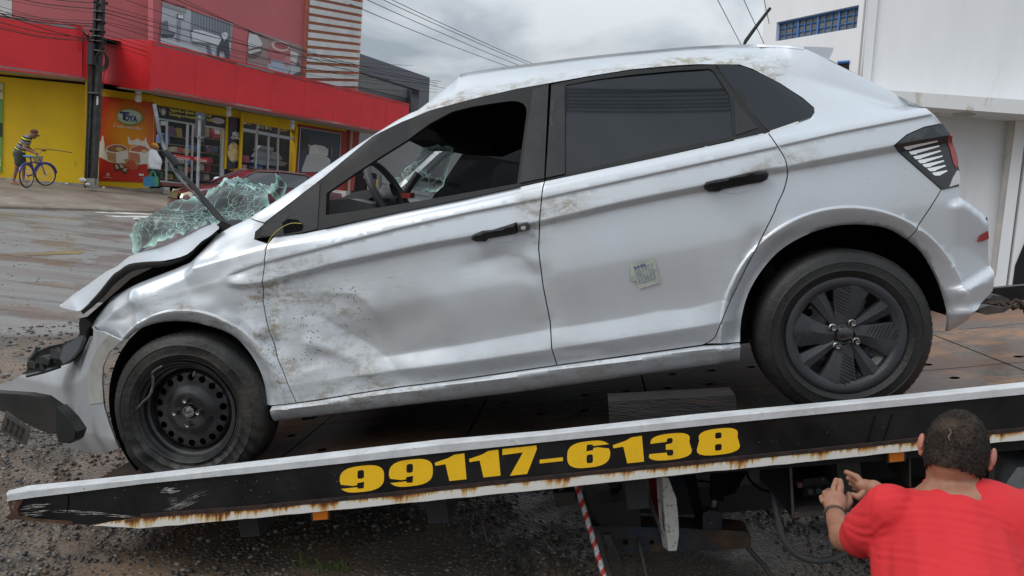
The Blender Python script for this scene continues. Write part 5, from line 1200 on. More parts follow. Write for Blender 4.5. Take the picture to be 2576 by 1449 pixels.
tpz('cylinder_sleeve', [(1795, 1150), (1845, 1150), (1820, 1262), (1790, 1258)], .28, .06, DARK)
tpz('pivot_bracket', [(1768, 1292), (1782, 1284), (1808, 1286), (1816, 1296), (1815, 1332), (1768, 1332)], .25, .05, NAVY)
mk('pivot_pin', *lathe([(0, -.006), (.010, -.006), (.012, 0)], TP(1787, 1314, .25), cy, 16), FRM, tk, True)
tpz('strut', [(1716, 1170), (1745, 1170), (1778, 1332), (1756, 1332)], .32, .05, DARK)
tpz('strut', [(1845, 1150), (1900, 1150), (1850, 1240), (1820, 1250)], .40, .05, DARK)
tpz('air_tank', [(1740, 1186), (1910, 1172), (1911, 1214), (1860, 1222), (1742, 1226)], .68, .04, pm('dull_tank', (.075, .08, .085), .45))
mk('air_hose', *tube(cr([TP(a, b, .5) for a, b in ((1700, 1190), (1740, 1206), (1800, 1212), (1850, 1196), (1890, 1170))], 4), .005, 6), DARK, tk, True)
mk('air_hose', *tube(cr([TP(a, b, .4) for a, b in ((1885, 1160), (1880, 1195), (1905, 1225), (1940, 1240))], 4), .006, 6), DARK, tk, True)
# valve box with levers and round valve ends
BX = pm('valve_box_steel', (.020, .020, .022), .5, c2=(.05, .045, .04), ns=12)
tpz('valve_box_side', [(1911, 1160), (1988, 1155), (1995, 1302), (1943, 1241), (1913, 1207)], -.12, .012, DARK)
tpz('valve_box_edge', [(1985, 1158), (1991, 1157), (1999, 1300), (1993, 1303)], -.13, .03, FRM)
tpz('valve_box_lip', [(1995, 1289), (2120, 1281), (2120, 1294), (1996, 1303)], -.13, .05, FRM)
tpz('valve_box_back', [(1905, 1150), (2420, 1100), (2420, 1240), (1995, 1290)], .16, .02, pm('box_back', (.008, .008, .009), .8))
tpz('valve_box_floor', [(1995, 1289), (2400, 1262), (2400, 1270), (1996, 1297)], -.10, .25, BX)
tpz('box_divider', [(2286, 1140), (2291, 1140), (2292, 1225), (2288, 1225)], -.12, .2, FRM)
VM = pm('valve_body', (.035, .035, .038), .4, .5)
tpz('valve_block', [(2020, 1205), (2100, 1198), (2104, 1242), (2022, 1250)], .02, .12, VM)
for a, b, r0_ in ((2034, 1230, .0125), (2055, 1228, .0125), (2077, 1227, .0125), (2098, 1225, .0125), (2064, 1198, .008), (2086, 1197, .008)):
    mk('valve_end', *lathe([(0, -.03), (r0_*.85, -.03), (r0_, -.026), (r0_, 0)], TP(a, b, .02), cy, 18), pm('valve_cap', (.10, .105, .115), .4, .6) if a == 2034 else bpy.data.materials['valve_cap'], tk, 30)
mk('valve_knob', *lathe([(0, -.03), (.010, -.03), (.013, -.02), (.010, 0)], TP(2007, 1214, -.02), cy, 16), pm('faded_red_knob', (.12, .05, .045), .5), tk, 30)
AMB = pm('amber_lens', (.85, .22, .01), .3, coat=.6)
for q, y in (([(2237, 1138), (2274, 1136), (2274, 1159), (2238, 1163)], -.20), ([(786, 1284), (824, 1282), (824, 1306), (788, 1309)], -.20)):
    o = tpz('marker_lamp', q, y, .03, AMB); c_ = [sum(p[i] for p in q)/4 for i in (0, 1)]
    e_ = [(c_[0]+(a-c_[0])*1.25, c_[1]+(b-c_[1])*1.15) for a, b in q]; fix(mk('lamp_base', *prism([TP(a, b, y+.012) for a, b in e_], cy*.02), FRM, o))
mk('rubber_hose', *tube(cr([TP(a, b, y) for a, b, y in ((1935, 1190, .0), (1944, 1225, -.02), (1947, 1250, -.05), (1954, 1289, -.08), (1968, 1350, -.1), (2000, 1392, -.1), (2047, 1410, -.08), (2089, 1407, -.02), (2122, 1392, .02), (2200, 1360, .1))], 5), .0125, 12), pm('hose_rubber', (.045, .045, .045), .6), tk, True)
# grey mudguard of the truck beside the man
mg = [(2560, 1175), (2535, 1210), (2522, 1238), (2530, 1246), (2700, 1330), (2700, 1175)]
tpz('mudguard', mg, -.05, .5, pm('mudguard_grey', (.30, .31, .32), .5, c2=(.18, .18, .18), ns=8))
tpz('mudflap', [(2500, 1250), (2522, 1236), (2700, 1320), (2700, 1345), (2560, 1270)], -.06, .5, DARK)
tpz('rear_tool_bracket', [(2492, 1150), (2506, 1150), (2500, 1230), (2484, 1228)], -.02, .02, FRM)
# truck tyre deep under the bed so the chassis stands on something
for yy_ in (.35, 1.75):
    cc = toW(np.array([4.05, yy_, 0.0])); cc[2] = .42; mk('truck_wheel', *lathe([(.0, .1), (.2, .1), (.26, 0), (.40, 0), (.42, .03), (.42, .22), (.39, .25)], cc, np.array([cy[0], cy[1], 0]), 40), RUB, tk, 40)
cab_c = toW(np.array([6.6, 1.0, 0])); 
# timber chock, sling and strap lying on the deck
WD = pm('weathered_timber', (.026, .021, .020), .8, c2=(.014, .011, .011), ns=4, stretch=(1, 6, 8), bump=.7, bs=20, c3=(.06, .03, .018), ns3=3, lo3=.58, hi3=.7)
tb = [TP(a, b, -.09) for a, b in ((1530, 1010), (1850, 994), (1856, 1050), (1534, 1068))]
o = fix(mk('timber_block', *prism(tb, cy*.12), WD, None)); tag(o, 'weathered dark timber beam lying on the deck between the wheels', 'timber')
bm_ = MB(); 
hk = [TP(2460, 772, 1.0), TP(2500, 766, 1.0), TP(2560, 766, 1.0)]
rp = MB(); rs = SN(90, f=30)
for k in range(3):
    c0_ = TP(2484, 772, 1.0); c1_ = TP(2720, 770, 1.05); P_ = [c0_+(c1_-c0_)*i/24+np.array([0, .012*math.cos(i*1.1+k*2.1), .012*math.sin(i*1.1+k*2.1)])+np.array([0, 0, .014*float(rs(i*.05, k))]) for i in range(25)]
    rp.tube(P_, .010, 6)
o = rp.obj('recovery_rope', pm('dirty_rope', (.09, .06, .045), .9, c2=(.04, .03, .025), ns=50, bump=.6, bs=200), None, True); tag(o, 'twisted brown rope stretched across the deck behind the hatchback', 'rope')
o = fix(mk('hook_block', *prism([TP(a, b, .95) for a, b in ((2464, 788), (2462, 776), (2490, 768), (2540, 776), (2526, 786), (2480, 792))], cy*.05), pm('hook_steel', (.05, .045, .042), .6, c2=(.10, .08, .07), ns=20), None)); tag(o, 'dull steel hook plate on the rusty deck under the rear bumper', 'hook')
o = fix(mk('rubber_chock', *prism([TP(a, b, 1.25) for a, b in ((2488, 752), (2498, 742), (2520, 744), (2540, 752), (2538, 768), (2490, 768))], cy*.12), pm('chock_rubber', (.05, .05, .052), .7, bump=.3, bs=60), None)); tag(o, 'small grey chock on the deck beyond the rear bumper', 'chock')
# ================================================================== helpers for lettering and flat print
def text_mesh(txt, bold=0.0, shear=0.0, space=1.0):
    cu = bpy.data.curves.new('t', 'FONT'); cu.body = txt; cu.size = 1; cu.offset = bold; cu.shear = shear; cu.space_character = space; cu.resolution_u = 2
    o = bpy.data.objects.new('t', cu); COL.objects.link(o); bpy.context.view_layer.update()
    me = bpy.data.meshes.new_from_object(o.evaluated_get(bpy.context.evaluated_depsgraph_get()))
    V = np.array([v.co for v in me.vertices]); F = [tuple(p.vertices) for p in me.polygons]
    bpy.data.objects.remove(o); bpy.data.curves.remove(cu); bpy.data.meshes.remove(me)
    return V, F
def wtext(name, txt, wall, bl, br, hpx, mat, parent, off=.012, bold=.0, shear=0., flip=False, space=1.):
    "text on a wall from picture point bl (baseline left) to br; hpx picture height of the line"
    V, F = text_mesh(txt, bold, shear, space)
    lo, hi = V.min(0), V.max(0); a, b, c = wall.p(*bl), wall.p(*br), wall.p(bl[0], bl[1]-hpx)
    W, H = np.linalg.norm(b-a), np.linalg.norm(c-a); ex = (b-a)/W; up = np.array([0, 0, 1.0])
    u = (V[:, 0]-lo[0])/(hi[0]-lo[0]); v = (V[:, 1]-min(lo[1], 0))/(hi[1]-min(lo[1], 0))
    if flip: u = 1-u
    P_ = [a+ex*W*s+up*H*t+wall.n*off for s, t in zip(u, v)]
    o = mk(name, P_, F, mat, parent); return o
class Pl:
    "free plane facing the camera, for flat art given in picture units"
def art(name, wall, polys, parent, off0=.006, step=.0025):
    "stack of flat coloured shapes, each a hair above the last: list of (points, material)"
    for k, (q, m_) in enumerate(polys):
        P_ = [wall.p(a, b, off0+step*k) for a, b in q]; o = mk(name, P_, [tuple(range(len(P_)))], m_, parent)
        if np.dot(np.array(o.data.polygons[0].normal), wall.n) < 0: o.data.flip_normals()
def ell(cx_, cy_, rx, ry, n=20, rot=0.0):
    o = []
    for k in range(n):
        a = 2*math.pi*k/n; x, y = rx*math.cos(a), ry*math.sin(a); o.append((cx_+x*math.cos(rot)-y*math.sin(rot), cy_+x*math.sin(rot)+y*math.cos(rot)))
    return o
_fm = {}
def flat(c, r=.6):
    if (c, r) not in _fm: _fm[(c, r)] = pm('print_colour', c, r)
    return _fm[(c, r)]
# ================================================================== shop on the far side of the street
CL = Wall((0, 107, 21.8), (206, 133, 22.7)); CC = Wall((206, 133, 22.7), (231, 149, 24.9)); CB = Wall((246, 155, 25.2), (378, 163, 24.0)); CR = Wall((378, 163, 24.0), (1030, 295, 35.6))
YL = Wall((0, 444, 23.6), (222, 463, 24.3)); TW = Wall((246, 465, 26.3), (380, 473, 26.6)); SW = CR.shift(-2.0); PW = CR.shift(-.9)
shop = empty('corner_shop', list(at(420, 470, 27.5)*[1, 1, 0]), 'corner shop with yellow walls under a long red canopy and a pink upper storey', 'shop')
RED = pm('canopy_red', (.66, .022, .030), .45, c2=(.58, .018, .026), ns=1.5)
PINK = pm('faded_pink_wall', (.50, .135, .145), .8, c2=(.44, .12, .13), ns=.6, nd=8, c3=(.38, .12, .12), ns3=2, lo3=.58, hi3=.75)
YW = pm('yellow_wall', (.80, .52, .012), .75, c2=(.68, .43, .02), ns=.9, nd=8, lo=.45, hi=.75, c3=(.40, .27, .06), ns3=2.6, lo3=.64, hi3=.8)
SOF = pm('soffit', (.42, .40, .39), .8); DKI = pm('dark_void', (.01, .008, .01), .9)
REDW = pm('dull_red_wall', (.38, .06, .045), .7, c2=(.30, .05, .04), ns=1)
# upper storey
PW2 = Wall((-140, 100, 24.6), (385, 105, 26.4))
sheet([(31, -120), (31, 90), (253, 130), (385, 140), (385, -120)], PW2, PINK, 'upper_wall', shop, .25)
sheet([(385, -120), (385, 140), (500, 160), (790, 235), (792, -120)], PW, PINK, 'upper_wall', shop, .25)
sheet([(-140, -120), (-140, 60), (30, 90), (30, -120)], PW2, pm('white_tile', (.70, .70, .68), .6, c2=(.55, .55, .53), ns=1), 'white_wall', shop, .2)
ST_ = pm('tower_pink', (.50, .15, .13), .8, c2=(.56, .22, .14), ns=.8)
sheet([(779, -120), (765, 225), (899, 262), (917, -120)], PW.shift(.15), ST_, 'stair_tower', shop, .6)
SLT = pm('white_louvre', (.62, .62, .60), .6, c2=(.50, .50, .49), ns=2); ORG = pm('orange_back', (.60, .20, .10), .7)
lou0 = PW.shift(.16)
for k in range(14):    # louvre boards: traced heights at both ends of the tower
    yl = -42+20.4*k; yr = -11+18.05*k
    if k > 12: continue
    xl, xr = 781-(yl+0)*.052, 913-(yr)*.055
    q = [(xl, yl), (xr, yr), (xr-.6, yr+11.2), (xl-.8, yl+13.5)]
    sheet(q, lou0, SLT, 'louvre_board', shop, .05, .10)
    q = [(xl, yl+14.5), (xr, yr+12.2), (xr, yr+16.8), (xl, yl+19)]
    if k < 11: sheet(q, lou0, ORG, 'orange_stripe', shop, .03, .02)
# canopy
for w_, q in ((CL, [(-150, 22), (0, 38), (206, 66), (206, 198), (0, 175), (-150, 158)]), (CC, [(206, 66), (231, 89), (227, 211), (206, 198)]), (CB, [(236, 95), (381, 101), (376, 227), (234, 213)])):
    sheet(q, w_, RED, 'canopy_fascia', shop, .12)
ucr = [CR.uv(CR.p(x, y))[0] for x, y in ((381, 101), (1030, 264))]
zt_, zb_ = CR.p(381, 101)[2], CR.p(376, 226)[2]
for k in range(8):    # fascia boards with fine joints
    a_, b2 = ucr[0]+(ucr[1]-ucr[0])*k/8, ucr[0]+(ucr[1]-ucr[0])*(k+1)/8
    q = [CR.xyz(a_+.008, zt_), CR.xyz(b2, zt_), CR.xyz(b2, zb_), CR.xyz(a_+.008, zb_)]
    fix(mk('fascia_board', *prism(q, -CR.n*.12), RED, shop))
# soffit and roof of the canopy
def slab(name, pts, z, th, mat): return fix(mk(name, *prism([np.array([p[0], p[1], z]) for p in pts], np.array([0, 0, th])), mat, shop))
so = [CL.p(-150, 160), CL.p(206, 198), CC.p(228, 211), CB.p(240, 214), CR.p(376, 226), CR.xyz(ucr[1], 0)]
so_b = [SW.xyz(ucr[1]+1, 0, -.1), SW.p(378, 300, -.1), TW.p(246, 300, -.1), YL.p(222, 300, -.1), YL.p(-150, 300, -.1)]
slab('canopy_soffit', [*so, *so_b], zb_+.02, .06, SOF); slab('canopy_roof', [*so, *so_b], zt_-.12, .08, SOF)
# ground floor walls
sheet([(-150, 150), (-150, 470), (0, 475), (222, 495), (223, 205)], YL, YW, 'yellow_wall', shop, .25)
sheet([(-60, 186), (-60, 181), (224, 208), (223, 214)], YL, DKI, 'canopy_shade_strip', shop, .02, .02)  # dark strip on the wall stands in for the shaded canopy underside
sheet([(222, 470), (246, 475), (250, 200), (224, 200)], Wall((222, 463, 24.3), (246, 465, 26.3)), YW, 'yellow_wall', shop, .1)
sheet([(246, 505), (252, 215), (386, 225), (379, 505)], TW, YW, 'yellow_wall', shop, .2)
gw = SW
def spx(x, y, off=0.): return SW.p(x, y, off)
zf = spx(405, 458)[2]; ztop = zb_+.05
def sbar(name, x0, y0, x1, y1, mat, off=0., th=.1): return sheet([(x0, y0), (x1, y0+(x1-x0)*.0), (x1, y1), (x0, y1)], SW, mat, name, shop, th, off)
# yellow frieze above the shop windows
sheet([(378, 222), (880, 315), (880, 352), (745, 330), (610, 306), (570, 300), (393, 268), (378, 265)], SW, YW, 'yellow_frieze', shop, .25)
for (xa, ya, xb, yb, xc) in ((570, 289, 572, 425, 12), (596, 300, 600, 430, 13), (744, 318, 746, 440, 14)):
    sheet([(xa, ya), (xa+xc, ya+2), (xa+xc-3, yb), (xa-5, yb)], SW, YW, 'yellow_pier', shop, .3, .05)
mk('yellow_pipe', *tube([SW.p(609, 285, .18), SW.p(602, 440, .18)], .07, 10), YW, shop, True)
sheet([(377, 505), (392, 505), (394, 262), (383, 255)], SW, REDW, 'red_pier', shop, .2, .04)
# red wall with the bedding picture
sheet([(752, 312), (883, 334), (876, 480), (740, 470)], SW, REDW, 'red_wall', shop, .25, .06)
mk('drain_pipe', *tube([SW.p(884, 330, .2), SW.p(876, 480, .2)], .07, 10), pm('pipe_pink', (.50, .34, .28), .6), shop, True)
sheet([(866, 480), (890, 480), (905, 330), (872, 325)], SW, REDW, 'red_pier', shop, .4, .0)
# interiors behind the panes
IN = SW.shift(-1.6)
bkm = pm('shop_interior', (.030, .036, .042), .8, c2=(.06, .07, .08), ns=3)
sheet([(360, 240), (770, 320), (770, 500), (360, 500)], IN, bkm, 'shop_back_wall', shop, .1)
fl_q = [SW.xyz(u_a, zf, o_) for u_a, o_ in ((SW.uv(spx(380, 458))[0], .6), (SW.uv(spx(760, 458))[0], .6), (SW.uv(spx(760, 458))[0], -1.7), (SW.uv(spx(380, 458))[0], -1.7))]
fix(mk('shop_floor', *prism(fl_q, np.array([0, 0, -.1])), pm('red_tile', (.22, .07, .06), .6, c2=(.16, .05, .05), ns=8), shop))
goods = [flat(tuple(min(.8, q*1.35+.02) for q in c), .5) for c in ((.55, .10, .16), (.62, .35, .38), (.10, .22, .55), (.45, .38, .12), (.02, .30, .62), (.35, .05, .06), (.5, .5, .5), (.12, .30, .20), (.20, .12, .30), (.60, .52, .45))]
SHF = pm('shelf_wood', (.40, .33, .22), .6)
rg = random.Random(5)
def bag(mb, x, y, w, h, col, wall, th=.2):
    P_ = [(x-w/2, y), (x-w/2, y-h*.75), (x-w*.3, y-h), (x+w*.3, y-h), (x+w/2, y-h*.75), (x+w/2, y)]
    return sheet(P_, wall, col, mb, None, th)
for yb, xs_, hh in ((339, (432, 452, 500, 520, 545), 27), (358, (410, 418), 26), (377, (440, 452, 470, 488, 528, 540), 17), (404, (455, 480, 510, 528), 16), (425, (398, 432, 452, 470, 505, 524), 20), (447, (404, 430, 455, 505, 520), 17)):
    off_ = .35*(yb % 3)
    w0 = IN.shift(.5+.2*(yb % 3))
    o = sheet([(400 if yb > 350 else 424, yb), (474, yb+9), (474, yb+11), (400 if yb > 350 else 424, yb+2)], w0, SHF, 'shelf', shop, .3)
    o = sheet([(490, yb+3), (556, yb+12), (556, yb+14), (490, yb+5)], w0, SHF, 'shelf', shop, .3)
    for x in xs_:
        w = rg.uniform(12, 18); o = bag('shop_goods', x, yb+(x-400)*.12-(9 if x > 480 else 0), w, hh*rg.uniform(.7, 1.), rg.choice(goods), w0.shift(-.1)); o['kind'] = 'stuff'
        p_ = o.data
for yb, xs_ in ((406, (612, 622)), (425, (615, 640, 655, 690, 702)), (440, (612, 628, 672, 700, 715, 725))):
    for x in xs_: 
        o = bag('shop_goods', x, yb+(x-600)*.12, 11, rg.uniform(8, 18), rg.choice(goods), IN.shift(.6)); o['kind'] = 'stuff'
PIL = flat((.42, .50, .58), .8)
for q in ([(640, 395), (655, 372), (700, 385), (712, 400), (690, 408)], [(635, 408), (660, 392), (725, 410), (715, 418), (660, 415)], [(618, 330), (640, 318), (660, 325), (658, 345), (630, 348)][:0] or [(645, 378), (658, 366), (690, 372), (684, 388)]):
    o = sheet(q, IN.shift(.8), PIL, 'shop_pillow', shop, .2)
for q in ([(700, 300), (720, 303), (722, 332), (702, 330)], [(618, 290), (632, 292), (632, 316), (618, 312)], [(650, 298), (662, 300), (664, 325), (652, 322)], [(670, 300), (682, 302), (684, 328), (672, 325)]):
    sheet(q, IN.shift(.6), flat((.35, .36, .37), .8), 'hung_cloth', shop, .1)
# frames and glass
ALF = pm('shopfront_aluminium', (.42, .43, .44), .4, .6); PANE = pm('shop_pane', (.03, .04, .045), .03, alpha=.14, spec=.6)
for q in ([(396, 293), (570, 322), (569, 328), (396, 300)], [(396, 452), (560, 472), (560, 476), (396, 458)], [(612, 322), (744, 347), (744, 354), (611, 330)], [(609, 433), (742, 452), (742, 457), (608, 440)],
          [(420, 300), (423, 300), (421, 456), (418, 456)], [(472, 308), (476, 309), (470, 462), (467, 462)], [(560, 322), (569, 324), (562, 472), (552, 471)], [(486, 312), (488, 312), (484, 466), (482, 466)],
          [(646, 310), (650, 311), (645, 440), (641, 440)], [(676, 333), (679, 334), (675, 444), (672, 444)], [(700, 320), (703, 321), (700, 448), (697, 448)]):
    sheet(q, SW, ALF, 'shopfront_frame', shop, .07, .0)
for q in ([(396, 296), (472, 308), (468, 462), (394, 452)], [(476, 310), (560, 324), (552, 470), (470, 462)], [(612, 300), (676, 310), (673, 444), (608, 436)], [(678, 311), (744, 322), (741, 452), (674, 444)]):
    sheet(q, SW, PANE, 'shop_window_pane', shop, .012, -.03)
for q in ([(404, 304), (420, 306), (420, 316), (404, 315)], [(540, 325), (553, 327), (553, 338), (540, 336)]): sheet(q, SW, flat((.62, .66, .66)), 'window_notice', shop, .004, .03)
RB = flat((.62, .03, .035)); 
for q in ([(434, 387), (484, 393), (484, 403), (434, 397)], [(486, 393), (523, 398), (523, 408), (486, 403)]): sheet(q, SW, RB, 'door_band', shop, .004, .03)
for a, b in (((443, 393.5), (478, 398)), ((443, 397.5), (478, 402)), ((494, 400), (520, 403)), ((494, 404), (520, 407))):
    sheet([a, b, (b[0], b[1]+1.6), (a[0], a[1]+1.6)], SW, flat((.7, .65, .62)), 'band_lettering', shop, .002, .035)
for x in (437, 489): sheet([(x, 392+(x-437)*.11), (x+4, 389+(x-437)*.11), (x+4, 396+(x-437)*.11)], SW, flat((.75, .72, .7)), 'band_arrow', shop, .002, .035)
# white kerb ledge along the foot of the wall
def ledge(pts, mat=None, w=.15, h=.14):
    P_ = [at(a, b, d) for a, b, d in pts]
    for i in range(len(P_)-1):
        a, b = P_[i], P_[i+1]; n_ = np.cross(b-a, [0, 0, 1]); n_ /= np.linalg.norm(n_)
        fix(mk('wall_ledge', *prism([a, b, b-n_*w, a-n_*w], np.array([0, 0, -h])), mat or pm('ledge_concrete', (.42, .40, .37), .7, c2=(.25, .22, .2), ns=3) if i == 0 else bpy.data.materials['ledge_concrete'], shop))
ledge([(246, 470, 25.6), (330, 474, 25.4), (415, 470, 25.6), (411, 477, 25.0)]); ledge([(0, 446, 23.3), (110, 456, 23.6), (222, 463, 24.1)])
for x, y, h_ in ((348, 237, 10), (575, 275, 9), (735, 309, 8)):
    p = SW.p(x, y, .9 if x > 400 else .6); 
    if x < 400: p = at(x, y, 25.4)
    lb = MB(); lb.add(*lathe([(0, .10), (.10, .10), (.10, .02), (.05, .0)], p, (0, 0, 1), 12)); lb.add(*lathe([(.04, 0), (.09, -.03), (.11, -.12), (.10, -.24), (0, -.27)], p, (0, 0, 1), 12))
    lb.obj('ceiling_bulb', pm('bulb_white', (.75, .75, .74), .4), shop, 40)
# ---- signs and posters, each a thing of its own
def sign(name, wall, q, base, label, cat='poster', off=.03, th=.02):
    P_ = [wall.p(a, b, off) for a, b in q]; c_ = sum(P_)/len(P_); e_ = empty(name, c_, label, cat)
    fix(mk('board', *prism(P_, -wall.n*th), base, e_)); return e_
def grad_mat():
    mt = pm('poster_red_orange', (.55, .05, .02), .4); N, L = mt.node_tree.nodes, mt.node_tree.links; t = N['Texture Coordinate']
    g_ = N.new('ShaderNodeTexGradient'); g_.gradient_type = 'SPHERICAL'; mp = N.new('ShaderNodeMapping'); L.new(t.outputs['Object'], mp.inputs[0]); mp.inputs['Location'].default_value = (-.1, 0, -.15); mp.inputs['Scale'].default_value = (.95, .5, .62); L.new(mp.outputs[0], g_.inputs[0])
    r = N.new('ShaderNodeValToRGB'); e = r.color_ramp.elements; e[0].position = .05; e[0].color = (.50, .025, .018, 1); e[1].position = .75; e[1].color = (.72, .30, .02, 1); L.new(g_.outputs[0], r.inputs[0]); L.new(r.outputs[0], N['Principled BSDF'].inputs['Base Color']); return mt
Tz = lambda x, y: (x*.3619*.4877, 223.6+y*.3619*.4877) if 0 else (x/3.6229*.6389, 223.6+y/3.6229*.6389)
tq_ = [Tz(1440, 100), Tz(2232, 215), Tz(2085, 1338), Tz(1410, 1305)]
tq_ = [(253, 241), (388, 258), (381, 459), (248, 455)]
toy = sign('ice_cream_poster', TW, tq_, grad_mat(), 'tall red poster with blue TOYA lettering, milk splash and ice cream tubs')
WHT, CRM = flat((.75, .74, .72)), flat((.62, .50, .40))
def tp(pts): return [Tz(a, b) for a, b in pts]
A0 = [(tp([(1415, 970), (1425, 740), (1440, 760), (1455, 670), (1475, 670), (1480, 740), (1492, 780), (1490, 860), (1540, 1000), (1700, 1060), (1560, 1040)]), WHT),
      (tp([(1412, 975), (1600, 1060), (1850, 1120), (2110, 1060), (2088, 1336), (1412, 1304)]), flat((.52, .03, .022))),
      (tp([(1820, 680), (1840, 680), (1860, 730), (1900, 740), (1960, 705), (2010, 740), (2060, 740), (2075, 680), (2085, 690), (2090, 750), (2150, 850), (2120, 860), (1990, 800), (1900, 800), (1830, 790)]), WHT),
      (tp([(1505, 850), (1530, 815), (1640, 790), (1760, 800), (1825, 850), (1810, 880), (1670, 925), (1665, 1060), (1530, 1020)]), WHT),
      (tp([(1515, 860), (1540, 825), (1640, 798), (1750, 808), (1815, 850), (1800, 870), (1660, 905), (1560, 890)]), flat((.30, .13, .08))),
      (tp([(1520, 890), (1560, 905), (1655, 920), (1655, 1050), (1540, 1015)]), flat((.45, .27, .14))),
      (tp([(1640, 850), (1700, 830), (1760, 850), (1740, 885), (1680, 885)]), flat((.60, .50, .22))),
      (tp([(1665, 925), (1825, 880), (1830, 1070), (1665, 1060)]), flat((.70, .70, .69))),
      (tp([(1835, 880), (1870, 830), (1990, 795), (2080, 815), (2145, 870), (2100, 960), (2100, 1070), (1990, 1080), (1840, 1060)]), WHT),
      (tp([(1850, 875), (1880, 838), (1990, 803), (2070, 822), (2130, 870), (2090, 905), (1980, 900), (1900, 890)]), flat((.50, .14, .08))),
      (tp([(1840, 900), (1990, 925), (2010, 1060), (1850, 1050)]), flat((.50, .20, .13))),
      (tp([(2010, 880), (2080, 860), (2100, 900), (2050, 925)]), flat((.62, .48, .30))),
      (tp([(2000, 990), (2100, 955), (2105, 1065), (2000, 1075)]), flat((.70, .70, .69))),
      (tp([(1780, 1060), (1850, 1010), (1960, 1040), (1990, 1100), (1960, 1150), (1880, 1160), (1800, 1130)]), flat((.50, .09, .06))),
      (tp([(1760, 1010), (1850, 990), (1820, 1035), (1780, 1040)]), flat((.30, .38, .10))), (tp([(1920, 1040), (1975, 1020), (1960, 1110)]), flat((.32, .40, .12))),
      (tp([(1615, 1075), (1755, 1055), (1780, 1120), (1840, 1120), (1800, 1220), (1745, 1200), (1740, 1160), (1640, 1180)]), flat((.10, .035, .025))),
      (tp([(1635, 1085), (1675, 1080), (1700, 1135), (1660, 1145)]), flat((.45, .40, .34))), (tp([(1700, 1075), (1742, 1070), (1770, 1120), (1725, 1132)]), flat((.45, .40, .34))), (tp([(1765, 1130), (1818, 1130), (1795, 1185), (1750, 1165)]), flat((.42, .36, .30))),
      (tp([(1520, 1200), (1560, 1200), (1560, 1245), (1520, 1245)]), WHT), (tp([(1525, 1206), (1555, 1206), (1555, 1239), (1525, 1239)]), flat((.52, .03, .022))), (tp(ell(1540, 1222, 9, 10, 10)), WHT),
      (tp([(1475, 1256), (1608, 1262), (1608, 1272), (1475, 1266)]), flat((.6, .35, .33))), (tp([(1982, 1208), (2052, 1212), (2050, 1240), (1982, 1237)]), WHT), (tp([(1990, 1264), (2088, 1268), (2088, 1276), (1990, 1272)]), flat((.6, .35, .33))),
      (tp(ell(1852, 402, 188, 118, 28, R(5))), flat((.14, .26, .12))), (tp(ell(1850, 398, 178, 106, 28, R(5))), flat((.42, .55, .40))), (tp(ell(1848, 380, 150, 76, 28, R(5))), flat((.55, .66, .56)))]
art('printed_shape', TW, A0, toy, .034, .0016)
BLU = flat((.02, .055, .26), .4)
wtext('lettering', 'T', TW, Tz(1718, 440), Tz(1848, 452), 74, BLU, toy, .09, .05); bpy.data.objects[-1] if 0 else None
o = [c_ for c_ in toy.children if c_.name.startswith('lettering')][0]
bpy.data.objects.remove(o)
wtext('lettering', 'T', TW, Tz(1716, 442), Tz(1850, 455), 21, BLU, toy, .09, .06); wtext('lettering', 'OYA', TW, Tz(1782, 458), Tz(1972, 484), 16.5, BLU, toy, .09, .05)
wtext('lettering', 'É muito mais sabor', TW, Tz(1625, 545), Tz(2045, 592), 11, WHT, toy, .09, .0, .3)
# opening hours board
hrs = sign('opening_hours_board', SW, [(394, 265), (568, 294), (568, 323), (394, 295)], flat((.018, .014, .016), .35), 'black board above the shop door with opening hours in yellow letters', 'sign', .06)
YT = flat((.80, .72, .10), .5)
F2 = lambda x, y: (600/1.5653*0+383.3+x*.1984, 223.6+y*.1984)
wtext('lettering', 'Segunda a Sábado: 0          h30', SW, F2(205, 292), F2(732, 374), 10.5, YT, hrs, .072, .02); wtext('lettering', 'Domingo e Feriado: 0          h30', SW, F2(200, 348), F2(732, 428), 10.5, YT, hrs, .072, .02)
art('printed_shape', SW, [([F2(*p) for p in ell(140, 290, 34, 48, 16)], flat((.35, .35, .36))), ([F2(*p) for p in ell(140, 298, 20, 32, 16)], flat((.6, .6, .6))), ([F2(80, 235), F2(100, 230), F2(110, 290), F2(85, 300)], flat((.35, .2, .12))), ([F2(*p) for p in ell(832, 404, 85, 38, 20, R(8))], flat((.6, .5, .5))), ([F2(*p) for p in ell(832, 404, 76, 31, 20, R(8))], flat((.50, .42, .44)))], hrs, .064, .002)
# pao de queijo banner
pq = sign('cheese_bread_banner', SW, [F2(980, 352), F2(1118, 378), F2(1082, 1000), F2(948, 1030)], flat((.028, .024, .040), .35), 'tall narrow dark banner with white PÃO lettering and a bowl of golden rolls', 'banner', .10)
GD, GD2 = flat((.52, .36, .12)), flat((.66, .50, .24))
art('printed_shape', SW, [([F2(*p) for p in ell(1045, 430, 44, 50, 18)], flat((.08, .035, .09))), ([F2(*p) for p in ell(1028, 802, 76, 124, 22)], flat((.5, .48, .42)))]+[([F2(*p) for p in ell(1028, 802, 68, 116, 22)], flat((.20, .12, .05)))]+[([F2(*p) for p in ell(x, y, 34, 42, 14)], GD if i % 2 else GD2) for i, (x, y) in enumerate(((1000, 740), (1050, 730), (985, 820), (1060, 800), (1015, 870), (1070, 870), (1035, 790)))], pq, .104, .002)
wtext('lettering', 'PÃO', SW, F2(985, 592), F2(1066, 600), 12, WHT, pq, .12, .05, .15); wtext('lettering', 'de', SW, F2(1068, 588), F2(1090, 592), 4, WHT, pq, .12, .02); wtext('lettering', 'QUEIJO', SW, F2(972, 640), F2(1100, 650), 9, WHT, pq, .12, .03)
